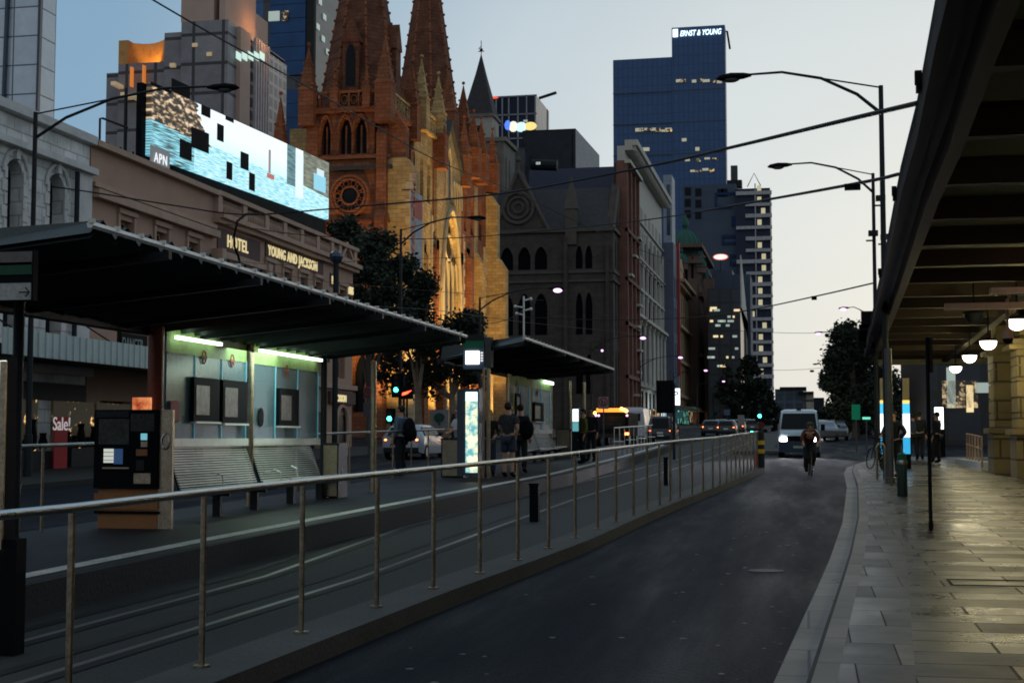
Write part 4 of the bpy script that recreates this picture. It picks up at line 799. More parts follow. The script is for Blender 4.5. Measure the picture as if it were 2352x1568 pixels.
# --- slim pyramid-roofed tower, glass grid block, crane, dark flat block
m_ston = mat('weathered_stone', (.20, .18, .15), .85, var=.3, scale=.6, bump=.3)
Yp = 205; x0, x1, _ = px_box(1064, 1131, 300, Yp); zr = onY(1095, 262, Yp).z; zb = onY(1095, 322, Yp).z; za = onY(1092, 118, Yp).z
t = thing('pyramid_roofed_tower', 'slim stone tower with a steep slate pyramid roof and weathervane', 'tower', (x0, Yp, 0)); cx = (x0 + x1) / 2; hw = (x1 - x0) / 2
w = MB(); facade(t, 'Y', Yp, x0, x1, 30, zr, [(cx - .5, cx + .3)], [(zb + .6, zb + 2.2)], m_ston, K['win'], .3, wall=w); facade(t, 'X', x1, Yp, Yp + 2 * hw, 30, zr, [(Yp + 1.2, Yp + 1.6), (Yp + 2.2, Yp + 2.6)], [(zb + .6, zb + 2.4)], m_ston, K['win'], .3, wall=w); shell(w, x0, x1, Yp, Yp + 2 * hw, 30, zr, 'XY'); w.build('wall', mat('pale_stone', (.4, .38, .33), .8, var=.2), t)
q = MB(); q.lathe([(hw * 1.5, 0), (hw * 1.42, .25), (hw * .98, (za - zr) * .32), (hw * .45, (za - zr) * .68), (.08, za - zr)], (cx, Yp + hw, zr), 4, ph=math.pi / 4); q.build('roof', m_dst, t)
part_box(t, 'cornice', m_ston, x0 - .3, x1 + .3, Yp - .3, Yp + 2 * hw + .3, zr - .5, zr - .05); part_box(t, 'cornice', m_ston, x0 - .3, x1 + .3, Yp - .3, Yp + 2 * hw + .3, zb - .5, zb)
q = MB(); q.tube([(cx, Yp + hw, za - .2), (cx, Yp + hw, za + 2.2)], .06, 5); q.box(cx - .45, cx + .45, Yp + hw - .05, Yp + hw + .05, za + .5, za + .62); q.ball((cx, Yp + hw, za + .8), .25, n=8, m=6); q.tube([(cx - .4, Yp + hw, za + .9), (cx - .1, Yp + hw, za + 1.3)], .06, 5); q.build('weathervane', K['black'], t)
x2, x3, z2 = px_box(1062, 1158, 325, Yp - 3); w = MB(); facade(t, 'X', x3, Yp - 3, Yp + 5, 0, z2, [(Yp - 2, Yp - 1.3), (Yp + .6, Yp + 1.3)], [(z2 - 8, z2 - 2.2)], m_ston, K['win'], .3, {0: ('round', .35)}, wall=w); shell(w, x2, x3, Yp - 3, Yp + 5, 0, z2, 'X'); w.build('lower_stage', m_ston, t)
part_box(t, 'cornice', m_ston, x2 - .2, x3 + .35, Yp - 3.35, Yp + 5.2, z2 - .1, z2 + .5)
q = MB()
for k in range(5): x = x2 + (x3 - x2) * (k + .5) / 5; q.box(x - .12, x + .12, Yp - 3.2, Yp - 3, 20, z2)
q.build('pilaster_strips', m_ston, t)
Yg = 260; x0, x1, z1 = px_box(1122, 1231, 221, Yg); t = thing('glass_grid_block', 'dark glass block framed by a pale grid with a glowing logo strip', 'building', (x0, Yg, 0)); z0 = onY(1170, 318, Yg).z
MB().box(x0, x1, Yg, Yg + 14, 0, z1).build('glass', mat('navy_glass', (.012, .02, .045), .2, var=.3, scale=.3), t)
q = MB()
for px in (1122, 1140, 1154, 1169, 1190, 1210, 1230): x = onY(px, 230, Yg).x; q.box(x - .12, x + .12, Yg - .25, Yg - .02, z0 - 20, z1)
for py in (222, 264, 287, 319, 350): z = onY(1175, py, Yg).z; q.box(x0, x1 + .2, Yg - .25, Yg - .02, z - .12, z + .12)
q.build('frame', mat('pale_mullion', (.3, .32, .36), .5), t)
for (px, py, wd, hh, c) in ((1166, 288, 1.0, 1.2, (.1, .25, 1)), (1179, 291, 1.5, 1.3, (1, .9, .75)), (1197, 292, 1.9, 1.2, (.7, .95, 1)), (1218, 290, 2.1, 1.0, (1, .75, .25)), (1131, 225, 2.0, .3, (1, .1, .05))):
    p = onY(px, py, Yg - .4); q = MB(); q.ball((p.x, p.y, p.z), wd * .6, .1, hh * .8, 10, 6); q.build('glowing_logo', emis('logo_glow', c, 1.0), t)
for px, py in ((1207, 278), (1120 + 50, 336)): p = onY(px, py, Yg - .3); MB().box(p.x - .4, p.x + .4, p.y - .02, p.y + .05, p.z - .2, p.z + .2).build('lit_window', K['coolwin'], t)
t2 = thing('roof_crane', 'thin davit arm and mast on the roof against the sky', 'crane', (onY(1240, 225, Yg).x, Yg, z1)); q = MB(); a, b = onY(1238, 226, Yg), onY(1278, 213, Yg); q.tube([tuple(a), tuple(b)], .28, 6); q.build('arm', K['dkmetal'], t2); a, b = onY(1257, 298, Yg), onY(1257, 252, Yg); q = MB(); q.tube([tuple(a), tuple(b)], .12, 6); q.build('mast', K['dkmetal'], t2)
x0, x1, z1 = px_box(1200, 1322, 298, 245); t = thing('dark_flat_block', 'dark flat roofed block with a pale lit end wall behind the chapter house', 'building', (x0, 245, 0)); MB().box(x0, x1, 245, 262, 0, z1).build('wall', blocks('dark_panels', (.03, .035, .042), (.04, .045, .055), (.015, .016, .02), 9, 7, .2, rough=.6, offset=0, bump=0), t)
xx = onY(1355, 340, 250).x; q = MB(); q.hexa([(x1, 245.1, 30), (xx, 262, 30), (xx - .5, 262.5, 30), (x1 - .5, 246, 30), (x1, 245.1, z1), (xx, 262, z1 - 1.5), (xx - .5, 262.5, z1 - 1.5), (x1 - .5, 246, z1)]); q.build('end_wall', mat('pale_render', (.4, .4, .39), .8), t)
q = MB()
for (px, py) in ((1339, 350), (1349, 365), (1349, 345)): a = onY(px, py, 253); q.box(a.x - .3, a.x + .5, a.y - 3, a.y, a.z - 1.6, a.z + 1.4)
q = MB(); a, b = onY(1222, 378, 215), onY(1280, 380, 215); q.tube([tuple(a), tuple(b)], .9, 10); q.build('duct', K['dkmetal'], t)
for (px, py) in ((1192, 404), (1236, 375)): p = onY(px, py, 214); MB().box(p.x - .35, p.x + .35, p.y, p.y + .1, p.z - .2, p.z + .2).build('lit_window', K['coolwin'], t)
x0, x1, z1 = px_box(1160, 1206, 340, 240); MB().box(x0, x1, 240, 244, 0, z1).build('side_wing', m_bd, t)

# --- the gabled chapter house: dim side wall toward the viewer, lit end to the street
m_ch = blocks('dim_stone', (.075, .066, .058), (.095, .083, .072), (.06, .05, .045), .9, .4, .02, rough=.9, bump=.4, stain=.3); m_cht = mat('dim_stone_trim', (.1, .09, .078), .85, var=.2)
Y0 = 195; XF = -25.9; xr = XF; xl = onY(1118, 600, Y0).x
t = thing('chapter_house', 'dark gabled gothic office building between the cathedral and the ornate white facade', 'building', (XF, Y0, G(Y0)))
zE = onY(1300, 566, Y0).z
def cx_(px): return onY(px, 600, Y0).x
rows = [(onY(1200, 905, Y0).z, onY(1200, 815, Y0).z), (onY(1200, 770, Y0).z, onY(1200, 675, Y0).z), (onY(1200, 620, Y0).z, onY(1200, 568, Y0).z)]
cols = [(cx_(1164) - .9, cx_(1164) + .9), (cx_(1204) - .9, cx_(1204) + .9), (cx_(1242) - .9, cx_(1242) + .9), (cx_(1330) - .5, cx_(1330) + .5), (cx_(1352) - .5, cx_(1352) + .5)]
zw = onY(1300, 530, Y0).z; rows[2] = (rows[2][0], min(rows[2][1], zw - .4))
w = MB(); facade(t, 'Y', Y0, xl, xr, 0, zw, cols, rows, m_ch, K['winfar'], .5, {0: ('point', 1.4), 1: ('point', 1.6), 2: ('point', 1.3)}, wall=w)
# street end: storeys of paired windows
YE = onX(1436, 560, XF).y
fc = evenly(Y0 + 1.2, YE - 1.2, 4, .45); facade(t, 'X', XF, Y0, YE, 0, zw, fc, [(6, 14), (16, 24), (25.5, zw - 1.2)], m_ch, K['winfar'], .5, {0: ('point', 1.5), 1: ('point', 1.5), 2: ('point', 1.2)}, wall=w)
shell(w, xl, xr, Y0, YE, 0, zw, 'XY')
ga, gb, gt = onY(1133, 525, Y0), onY(1262, 520, Y0), onY(1190, 392, Y0)
w.prism([(ga.x, zw), (gb.x, zw), (gt.x + .4, gt.z), (gt.x - .4, gt.z)], fmap('Y', Y0), 0, 1.2)
ym = (Y0 + YE) / 2; zg = onX(1405, 392, XF).z; w.prism([(Y0 + .4, zw), (YE - .4, zw), (ym, zg)], fmap('X', XF), 0, 1.0); w.build('wall', m_ch, t)
q = MB(); fX = fmap('X', XF - .6); q.prism([(Y0 - .2, zw - .3), (YE + .2, zw - .3), (ym, zg - .9)], fX, 0, (XF - xl) - 1); q.prism([(ga.x - .2, zw - .2), (gb.x + .2, zw - .2), (gt.x, gt.z - .7)], fmap('Y', Y0 + 1.0), 0, YE - Y0 - 2); q.build('roof', m_dst, t)
q = MB(); q.tube([(gt.x, Y0 + .3, gt.z - .3), (gt.x, Y0 + .3, gt.z + 3.2)], [.32, .12], 6); q.ball((gt.x, Y0 + .3, gt.z + 1.6), .42, n=8, m=6); q.build('finial', m_cht, t)
q = MB(); q.tube([(XF - .4, ym, zg - .3), (XF - .4, ym, zg + 1.4), (XF - .4, ym + .1, zg + 2.6)], [.5, .35, .3], 6); q.ball((XF - .4, ym + .5, zg + 2.4), .45, n=8, m=6); q.build('finial', m_dst, t)
for k, a_ in enumerate((-5.4, -2.7, 0)):
    pass
for (za_, d, h) in ((onY(1300, 618, Y0).z - .6, .2, .4), (onY(1300, 648, Y0).z, .25, .3), (zw - .2, .35, .5)): part_box(t, 'string_course', m_cht, xl, XF + d, Y0 - d, Y0 - .01, za_, za_ + h); part_box(t, 'string_course', m_cht, XF + .01, XF + d, Y0, YE, za_, za_ + h)
q = MB(); rp = onY(1190, 478, Y0)
for (r_, th) in ((2.2, .25), (1.5, .18), (.7, .15)): q.tube([(rp.x + r_ * math.cos(a * math.pi / 10), Y0 - .12, rp.z + r_ * math.sin(a * math.pi / 10)) for a in range(21)], th, 6, False)
q.build('rose_tracery', m_cht, t)
for (a, b) in ((ga, gt), (gb, gt)): q = MB(); q.tube([(a.x, Y0 - .1, zw), (b.x, Y0 - .1, b.z)], .28, 6); q.build('gable_coping', m_cht, t)
q = MB(); P = [(XF + .05, Y0 + .3, zw), (XF + .05, ym, zg), (XF + .05, YE - .3, zw)]; q.tube(P, .22, 6); q.build('gable_coping', m_cht, t)
q = MB(); P = arch_pts(ym - 3, ym + 3, zw + 1, zw + 6.5, 'point', 12); q.tube([(XF + .1, u, z) for u, z in P], .2, 6); q.tube([(XF + .1, ym + 1.2 * math.cos(a * math.pi / 8), zw + 3.6 + 1.2 * math.sin(a * math.pi / 8)) for a in range(17)], .18, 6, False); q.build('gable_window', m_cht, t)
p = onY(1312, 500, Y0); q = MB(); q.box(p.x - .8, p.x + .8, Y0 - .4, Y0 + 1.2, zw - 2, p.z + 1.2); q.lathe([(1.3, 0), (.1, 4.6)], (p.x, Y0 + .4, p.z + 1.2), 4, ph=math.pi / 4); q.build('turret', m_cht, t)
for (px0, px1_, top) in ((1121, 1130, 560), (1296, 1304, 545), (1392, 1399, 560)): a, b = onY(px0, top, Y0), onY(px1_, top, Y0); part_box(t, 'buttress', m_ch, a.x, b.x, Y0 - .6, Y0 - .01, 0, a.z)
x0, x1, z1 = px_box(1215, 1425, 386, 232); t = tower('slate_flat_block', 'plain slate blue wall rising behind the chapter house roof', x0, x1, 232, 240, z1, mat('slate_cladding', (.075, .09, .14), .7, var=.1), cat='building')

# --- ornate white facade with its red flank
m_wh = mat('cream_stucco', (.52, .5, .44), .8, var=.12, scale=.8, bump=.1); m_rd = mat('red_brown_stone', (.19, .095, .07), .85, var=.3, scale=.6, bump=.2); m_grey = mat('grey_iron', (.2, .21, .21), .6, var=.3)
YW0, YW1, YW2 = onX(1432, 500, XL).y, onX(1464, 500, XL).y, onX(1542, 500, XL).y
t = thing('red_flank_building', 'narrow red brown stone facade beside the ornate white one', 'building', (XL, YW0, G(YW0))); zr = onX(1450, 392, XL).z
w = MB(); facade(t, 'X', XL, YW0 + 1.5, YW1, 0, zr, evenly(YW0 + 2, YW1 - 1, 3, .45), [(5, 9), (12, 17), (19, 23), (25.5, 30), (33, zr - 2)], m_rd, K['winfar'], .14, {k: ('round', .7) for k in range(5)}, wall=w); shell(w, XL - 1.2, XL, YW0 + 1.5, YW1, 0, zr, 'X'); w.build('wall', m_rd, t)
for z in (10.2, 17.8, 24.2, 31.2, zr - .4): part_box(t, 'cornice', m_rd if z < zr - 1 else m_wh, XL, XL + (.5 if z < zr - 1 else .9), YW0 + 1.5, YW1, z, z + .5)
for k in range(4): y = YW0 + 1.9 + k * (YW1 - YW0 - 2.6) / 3; part_box(t, 'pilaster', m_rd, XL, XL + .4, y - .4, y + .4, 0, zr - .5)
rr = random.Random(5); 
q = MB()
for k in range(9): z = 4.5 + k * 3.4; y = YW0 + 2 + rr.random() * 12; part_box(t, 'balcony_ledge', m_wh, XL, XL + .9, y, y + 3, z, z + .35)
XW = XL - 1.9
t = thing('ornate_white_building', 'tall cream facade with arched top windows and a heavy overhanging cornice', 'building', (XW, YW1, G(YW1))); zc = onX(1478, 396, XW).z; rows = [(onX(1500, a, XW).z, onX(1500, b, XW).z) for a, b in ((905, 800), (770, 660), (640, 595), (585, 540), (515, 470))]
zs_ = []; rows = [(4.6, 9.6), (11.2, 20.6), (22.6, 25.8), (27.0, 30.4), (31.8, 36.2)]
w = MB(); cw = evenly(YW1 + 1, YW2 - 1, 9, .6); facade(t, 'X', XW, YW1 + .02, YW2, 0, zc - .6, cw, rows, m_wh, K['winfar'], .12, {4: ('round', 1.3), 2: ('round', .6)}, wall=w); shell(w, XW - 1.2, XW, YW1 + .02, YW2, 0, zc - .6, 'X'); w.build('wall', m_wh, t)
for (z, d, h, m) in ((zc - .6, 2.0, .9, m_wh), (zc - 1.3, 1.2, .7, m_wh), (37.6, .4, .3, m_wh), (31.0, .7, .4, m_grey), (26.1, .5, .4, m_wh), (21.2, 1.2, .5, m_wh), (10.1, .9, .5, m_grey), (3.9, 2.4, .35, m_grey)): part_box(t, 'cornice', m, XW, XW + d, YW1, YW2 + .3, z, z + h)
for k in range(34): y = YW1 + .4 + k * (YW2 - YW1 - .8) / 33; part_box(t, 'modillion', m_wh, XW, XW + 1.7, y, y + .4, zc - 1.35, zc - .62)
for k in range(9):
    y = YW1 + 1 + k * (YW2 - YW1 - 2) / 8; part_box(t, 'pilaster', m_wh, XW, XW + .45, y - .35, y + .35, 22.3, 36.5); q = MB(); q.tube([(XW + .5, y, 10.6), (XW + .5, y, 20.9)], .28, 8); q.box(XW, XW + .9, y - .4, y + .4, 20.5, 21.2); q.build('column', m_wh, t)
q = MB()
for a, b in cw: q = MB(); P = arch_pts(a - .3, b + .3, 35, 36.9, 'round', 8); q.tube([(XW + .15, u, z) for u, z in P], .16, 6); q.build('arch_moulding', m_wh, t); part_box(t, 'window_balustrade', m_wh, XW, XW + .5, a, b, 30.6, 31.7)
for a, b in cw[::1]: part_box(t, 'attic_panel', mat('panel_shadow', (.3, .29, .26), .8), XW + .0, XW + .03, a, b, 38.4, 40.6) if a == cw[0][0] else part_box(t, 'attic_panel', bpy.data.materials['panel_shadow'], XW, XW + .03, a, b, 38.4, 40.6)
t = thing('white_frame_tower', 'slender blue white framed box rising behind the cream cornice', 'tower', (XL - 3, 285, 0)); a, b = onY(1523, 402, 285), onY(1543, 420, 285); q = MB(); z0 = onY(1530, 540, 285).z
q.box(a.x, b.x, 285, 292, 0, a.z); q.build('wall', mat('pale_blue_panels', (.3, .35, .42), .6), t); MB().box(b.x - 1.05, b.x - .35, 284.9, 285.0, z0, a.z - 2).build('window_slot', K['winb'], t)
# red and blue narrow front, then the yellowish shops
t = thing('red_blue_narrow_front', 'narrow red and blue painted front after the cream facade', 'building', (XL, YW2, 0)); Y3 = onX(1553, 640, XL).y; z3 = onX(1545, 560, XL).z
w = MB(); facade(t, 'X', XL + .3, YW2 + .35, Y3, 0, z3, evenly(YW2 + 1, Y3 - .6, 2, .45), [(6, 12), (14, 20), (22, 27), (29, 33)], m_rd, K['win'], .5, wall=w); shell(w, XL - 14, XL + .3, YW2 + .35, Y3, 0, z3, 'X'); w.build('wall', mat('blue_grey_paint', (.12, .14, .2), .7, var=.2), t); part_box(t, 'red_pier', mat('red_paint', (.38, .06, .05), .7), XL + .3, XL + .8, Y3 - 1.6, Y3, 14, z3 + 1)
t = thing('yellow_corniced_building', 'ochre stone building with bracketed cornice before the dome', 'building', (XL, Y3, 0)); Y4 = onX(1581, 700, XL).y; z4 = onX(1560, 655, XL).z; m_yel = mat('ochre_stone', (.42, .31, .19), .85, var=.25, scale=.6, bump=.2)
w = MB(); facade(t, 'X', XL, Y3 + .02, Y4, 0, z4, evenly(Y3 + 1, Y4 - 1, 6, .5), [(5, 9), (11, 16), (18, 23), (25, z4 - 2)], m_yel, K['winfar'], .14, {1: ('round', .8), 3: ('round', .8)}, wall=w); shell(w, XL - 14, XL, Y3 + .02, Y4, 0, z4, 'X'); w.build('wall', m_yel, t)
for (z, d) in ((z4, 1.8), (z4 - .8, 1.1), (23.8, .9), (16.8, .7), (9.8, .7)): part_box(t, 'cornice', m_yel, XL, XL + d, Y3, Y4 + .3, z, z + .6)
q = MB(); q.box(XL - .4, XL + .4, Y3 + 3, Y3 + 12, z4 + .6, z4 + 3.4); q.prism([(Y3 + 2, z4 + 3.2), (Y3 + 13, z4 + 3.2), (Y3 + 7.5, z4 + 5.4)], fmap('X', XL), -.5, .4); q.build('parapet_pediment', m_yel, t)
# domed building
Yd = onX(1581, 700, XL).y + 3; t = thing('domed_theatre', 'dark brown towered theatre with green copper domes', 'theatre', (XL, Yd, 0)); m_dm = mat('dark_brown_render', (.14, .095, .075), .85, var=.25, scale=.4, bump=.2); m_cu = mat('verdigris_copper', (.035, .11, .09), .7, var=.3, scale=.5)
xa, xb = onY(1545, 600, Yd).x, onY(1634, 600, Yd).x; zt = onY(1590, 600, Yd).z; w = MB()
facade(t, 'Y', Yd, xa, XL + 2.2, 0, zt, evenly(xa + 1, XL + 1.4, 3, .4), [(10, 18), (22, 30), (36, 42)], m_dm, K['winfar'], .2, {0: ('round', 1), 1: ('round', 1), 2: ('round', 1)}, wall=w); Y5 = onX(1634, 700, XL + 2.2).y
facade(t, 'X', XL + 2.2, Yd, Y5, 0, zt, evenly(Yd + 2, Y5 - 2, 6, .4), [(10, 18), (22, 30), (36, 42)], m_dm, K['winfar'], .2, {0: ('round', 1), 1: ('round', 1), 2: ('round', 1)}, wall=w); shell(w, xa, XL + 2.2, Yd, Y5, 0, zt, 'XY'); w.build('wall', m_dm, t)
for z in (19.5, 33, 44, zt - .5): part_box(t, 'cornice', m_dm, xa, XL + 3.0, Yd - .8, Y5, z, z + .9)
def dome(px, pyb, pyt, wpx, Y, nm='dome'):
    a = onY(px, pyb, Y); top = onY(px, pyt, Y).z; r_ = wpx / F * Y / 2; q = MB(); h = (top - a.z) * .62
    q.lathe([(r_, 0)] + [(r_ * math.cos(k * math.pi / 16), h * math.sin(k * math.pi / 16)) for k in range(1, 8)] + [(r_ * .12, h), (r_ * .13, h * 1.1), (r_ * .2, h * 1.15), (r_ * .2, h * 1.28), (.1, (top - a.z))], (a.x, Y, a.z), 16)
    o = q.build(nm, m_cu, t, smooth=True); q = MB()
    for k in range(16): g_ = k * math.pi / 8; q.tube([(a.x + r_ * 1.01 * math.cos(g_) * math.cos(j * math.pi / 12), Y + r_ * 1.01 * math.sin(g_) * math.cos(j * math.pi / 12), a.z + h * math.sin(j * math.pi / 12)) for j in range(6)], r_ * .03, 5)
    q.build('dome_ribs', m_cu, t); q = MB(); q.lathe([(r_ * .96, 0), (r_ * .96, r_ * .9), (r_ * 1.12, r_ * .92), (r_ * 1.12, r_ * 1.05)], (a.x, Y, a.z - r_ * 1.02), 16); q.build('drum', m_dm, t)
dome(1574, 590, 490, 82, Yd + 7); dome(1566, 604, 568, 30, Yd - 1); dome(1607, 612, 575, 30, Yd + 1); dome(1622, 640, 600, 14, Yd + 8)
for (px) in (1556, 1592, 1628): p = onY(px, 640, Yd - 1); q = MB(); q.box(p.x - 1.1, p.x + 1.1, Yd - 1.6, Yd - .01, 0, p.z); q.build('pilaster', m_dm, t)
# street-level row beyond: awnings, small gabled shop, lit shop windows
t = thing('corner_awning', 'long pale awning over lit green shopfronts beyond the cream building', 'awning', (XL + 1, Y3, 0)); q = MB(); ya, yb_ = YW2 + 6, Y4 + 20
q.box(XL, XL + 3.4, ya, yb_, G(ya) + 3.3, G(ya) + 3.75); q.build('roof', mat('awning_concrete', (.22, .2, .17), .8), t)
q = MB()
for y in range(int(ya) + 2, int(yb_), 8): q.tube([(XL, y, G(ya) + 6.5), (XL + 3.2, y, G(ya) + 3.7)], .06, 5)
q.build('stay_rod', K['dkmetal'], t)
m_sg = emis_tex('shopfront_green', (.01, .03, .025), (.25, .75, .6), 1.5, .8, (.45, .6)); m_sw = emis_tex('shopfront_warm', (.03, .02, .01), (1, .7, .4), 1.6, .6, (.42, .6)); m_swh = emis('shopfront_white', (.75, .95, 1), 1.5)
for k, (ya, yb_, m, lb) in enumerate(((YW2 + 7, YW2 + 30, m_sg, 'green lit shop windows under the long awning'), (YW2 + 32, YW2 + 60, m_sw, 'warm lit shop windows farther under the awning'), (YW1 + 4, YW1 + 14, m_sw, 'amber lit shop windows under the cream building'), (YW1 + 30, YW1 + 37, m_swh, 'bright white lit shopfront beside the parking sign'), (YW1 + 17, YW1 + 28, m_sw, 'warm lit second shopfront under the cream building'))):
    s_ = thing('shopfront', lb, 'shopfront', (XL + .6, ya, G(ya))); MB().box(XL + .35, XL + .65, ya, yb_, G(ya) + .5, G(ya) + (3.0 if m is not m_swh else 4.6)).build('lit_glass', m, s_); q = MB()
    for j in range(int((yb_ - ya) / 2.5) + 1): y = ya + j * 2.5; q.box(XL + .6, XL + .8, y, y + .15, G(ya) + .2, G(ya) + 3.1)
    q.build('mullions', K['dkmetal'], s_)
t = thing('gabled_shop', 'small cream gabled shop with a dark doorway below the theatre', 'building', (XL + 3, Y4 + 30, 0)); a, b = onX(1648, 960, XL + 3), onX(1668, 960, XL + 3); zt = onX(1657, 922, XL + 3).z
w = MB(); w.box(XL - 6, XL + 3, a.y, b.y, 0, zt - 2); w.prism([(a.y, zt - 2), (b.y, zt - 2), ((a.y + b.y) / 2, zt)], fmap('X', XL + 3), 0, 8); w.prism([(XL - 4, zt - 2), (XL + 3, zt - 2), (XL, zt - .2)], fmap('Y', a.y), 0, .4); w.build('wall', m_yel, t); MB().box(XL - 1.8, XL - .4, a.y - .1, a.y, G(a.y) + 2, zt - 3.4).build('window', K['win'], t)

# ================================================================ TREES
def leaf_mat(name, c, var=.4):
    m = mat(name, c, .7, var=var, scale=.35, spec=.3); return m
m_leaf = leaf_mat('dark_foliage', (.02, .034, .02)); m_leaf2 = leaf_mat('deep_green_foliage', (.035, .055, .03))
def tree(label, x, y, h, blobs, trunk_h, r=.3, leaves=9000, ls=.32, seed=1, m=None, group='street trees', bark=None, name='plane_tree'):
    """blobs: (dx, dy, z, rx, ry, rz) volumes filled with leaf clumps, limbs reach into each"""
    rn = random.Random(seed); t = thing(name, label, 'tree', (x, y, G(y)), group=group); z0 = G(y)
    q = MB(); top = (x + rn.uniform(-.2, .2), y, z0 + trunk_h); q.tube([(x, y, z0 - .1), (x + .05, y, z0 + trunk_h * .5), top], [r * 1.25, r, r * .8], 8)
    clumps = []; vol = [b[3] * b[4] * b[5] for b in blobs]
    for b in blobs:
        c = Vector((x + b[0], y + b[1], z0 + b[2])); mid = (Vector(top) + c) / 2 + Vector((rn.uniform(-.4, .4), rn.uniform(-.4, .4), .2)); q.tube([Vector(top) - Vector((0, 0, .3)), mid, c], [r * .6, r * .38, r * .12], 6)
        for k in range(5):
            e = c + Vector((rn.uniform(-1, 1) * b[3], rn.uniform(-1, 1) * b[4], rn.uniform(-1, 1) * b[5])) * .7; q.tube([mid, (mid + e) / 2 + Vector((0, 0, .3)), e], [r * .22, r * .14, .02], 5)
        for k in range(int(16 + 5 * (b[3] * b[4] * b[5]) ** .5)):
            d = Vector((rn.gauss(0, 1), rn.gauss(0, 1), rn.gauss(0, 1))).normalized() * rn.uniform(.45, 1.02); clumps.append((c + Vector((d.x * b[3], d.y * b[4], d.z * b[5])), rn.uniform(.45, 1.15)))
    q.build('trunk', bark or K['bark'], t, smooth=True)
    vs, fs = [], []; n = 0
    for k in range(leaves):
        c, cr = clumps[rn.randrange(len(clumps))]; d = Vector((rn.gauss(0, 1), rn.gauss(0, 1), rn.gauss(0, .8))).normalized() * cr * rn.random() ** .45; p = c + d
        a = Vector((rn.uniform(-1, 1), rn.uniform(-1, 1), rn.uniform(-.6, .6))).normalized(); b_ = a.cross(Vector((rn.uniform(-1, 1), rn.uniform(-1, 1), rn.uniform(-1, 1)))).normalized(); s_ = ls * rn.uniform(.6, 1.3)
        vs += [p - a * s_ * .5, p + b_ * s_ * .28, p + a * s_ * .5, p - b_ * s_ * .28]; fs.append((n, n + 1, n + 2, n + 3)); n += 4
    q = MB(); q.v = [tuple(v) for v in vs]; q.f = fs; q.mi = [0] * len(fs); q.build('crown', m or m_leaf, t); return t
def px_tree(label, Y, blobs_px, trunk_px, seed, leaves=9000, ls=.34, trunk_h=3.5, r=.3, **kw):
    """crown volumes given where the photo shows them: (px, py, rx px, rz px, dY)"""
    x0 = onY(trunk_px, 900, Y).x; bl = []
    for (px, py, rx, rz, dy) in blobs_px:
        p = onY(px, py, Y + dy); sc = Y / F; bl.append((p.x - x0, dy, p.z - G(Y), rx * sc, rx * sc * .9, rz * sc))
    return tree(label, x0, Y, 0, bl, trunk_h, r, leaves, ls, seed, **kw)
px_tree('dark tree right beside the hotel corner before the cathedral', 100, [(835, 600, 62, 70, 0), (800, 540, 40, 50, 1), (870, 660, 55, 60, -1), (900, 720, 45, 60, 0), (840, 730, 60, 70, 1), (780, 640, 40, 60, 1), (925, 620, 25, 30, 0), (870, 560, 35, 30, 1)], 850, 11, 14000, .4, bark=K['bark'])
px_tree('tree with lit lower leaves in front of the cathedral porch', 106, [(945, 690, 38, 38, 0), (960, 735, 38, 40, 1), (925, 770, 45, 45, 0), (975, 655, 16, 20, 0), (985, 790, 32, 32, 0)], 960, 12, 9000, .36, bark=K['barkpale'])
px_tree('lower dark tree between the porch and the tram display', 108, [(1050, 760, 40, 35, 0), (1085, 740, 28, 28, 0), (1030, 830, 55, 50, 0), (1080, 850, 40, 50, 0), (970, 870, 50, 45, 0), (900, 850, 50, 50, 0)], 1040, 13, 9000, .36, bark=K['barkpale'])
px_tree('big round dark tree before the balcony tower', 300, [(1710, 880, 50, 48, 0), (1690, 930, 45, 50, 0), (1740, 920, 38, 48, 1), (1765, 955, 26, 40, 0), (1720, 840, 25, 22, 0), (1668, 880, 20, 40, 0), (1650, 960, 30, 40, 2)], 1712, 14, 16000, .8, trunk_h=5, r=.6)
px_tree('smaller dark tree behind the big round one', 340, [(1672, 955, 30, 40, 0), (1785, 975, 20, 28, 0)], 1680, 15, 4000, .8, trunk_h=5, r=.5)
px_tree('tall ragged dark tree beside the station canopy', 118, [(1935, 770, 26, 26, 0), (1965, 790, 30, 30, 0), (1925, 830, 30, 28, 0), (1955, 860, 45, 50, 1), (1915, 880, 22, 22, 0), (1945, 930, 45, 45, 0), (1990, 850, 40, 60, 1), (2010, 930, 50, 60, 0), (1940, 815, 14, 10, 0)], 1965, 16, 22000, .36, trunk_h=4)
px_tree('dark tree under the first canopy bay across the junction', 135, [(2030, 900, 45, 50, 0), (1980, 960, 40, 30, 0), (2080, 930, 40, 45, 2), (2140, 920, 50, 50, 2)], 2030, 17, 8000, .4, trunk_h=3)
px_tree('low dark shrubbery tree far along the right footpath', 210, [(1905, 955, 22, 18, 0), (1935, 965, 25, 25, 0), (1880, 975, 10, 10, 0), (1970, 970, 25, 25, 0)], 1925, 18, 7000, .55, trunk_h=2.5)
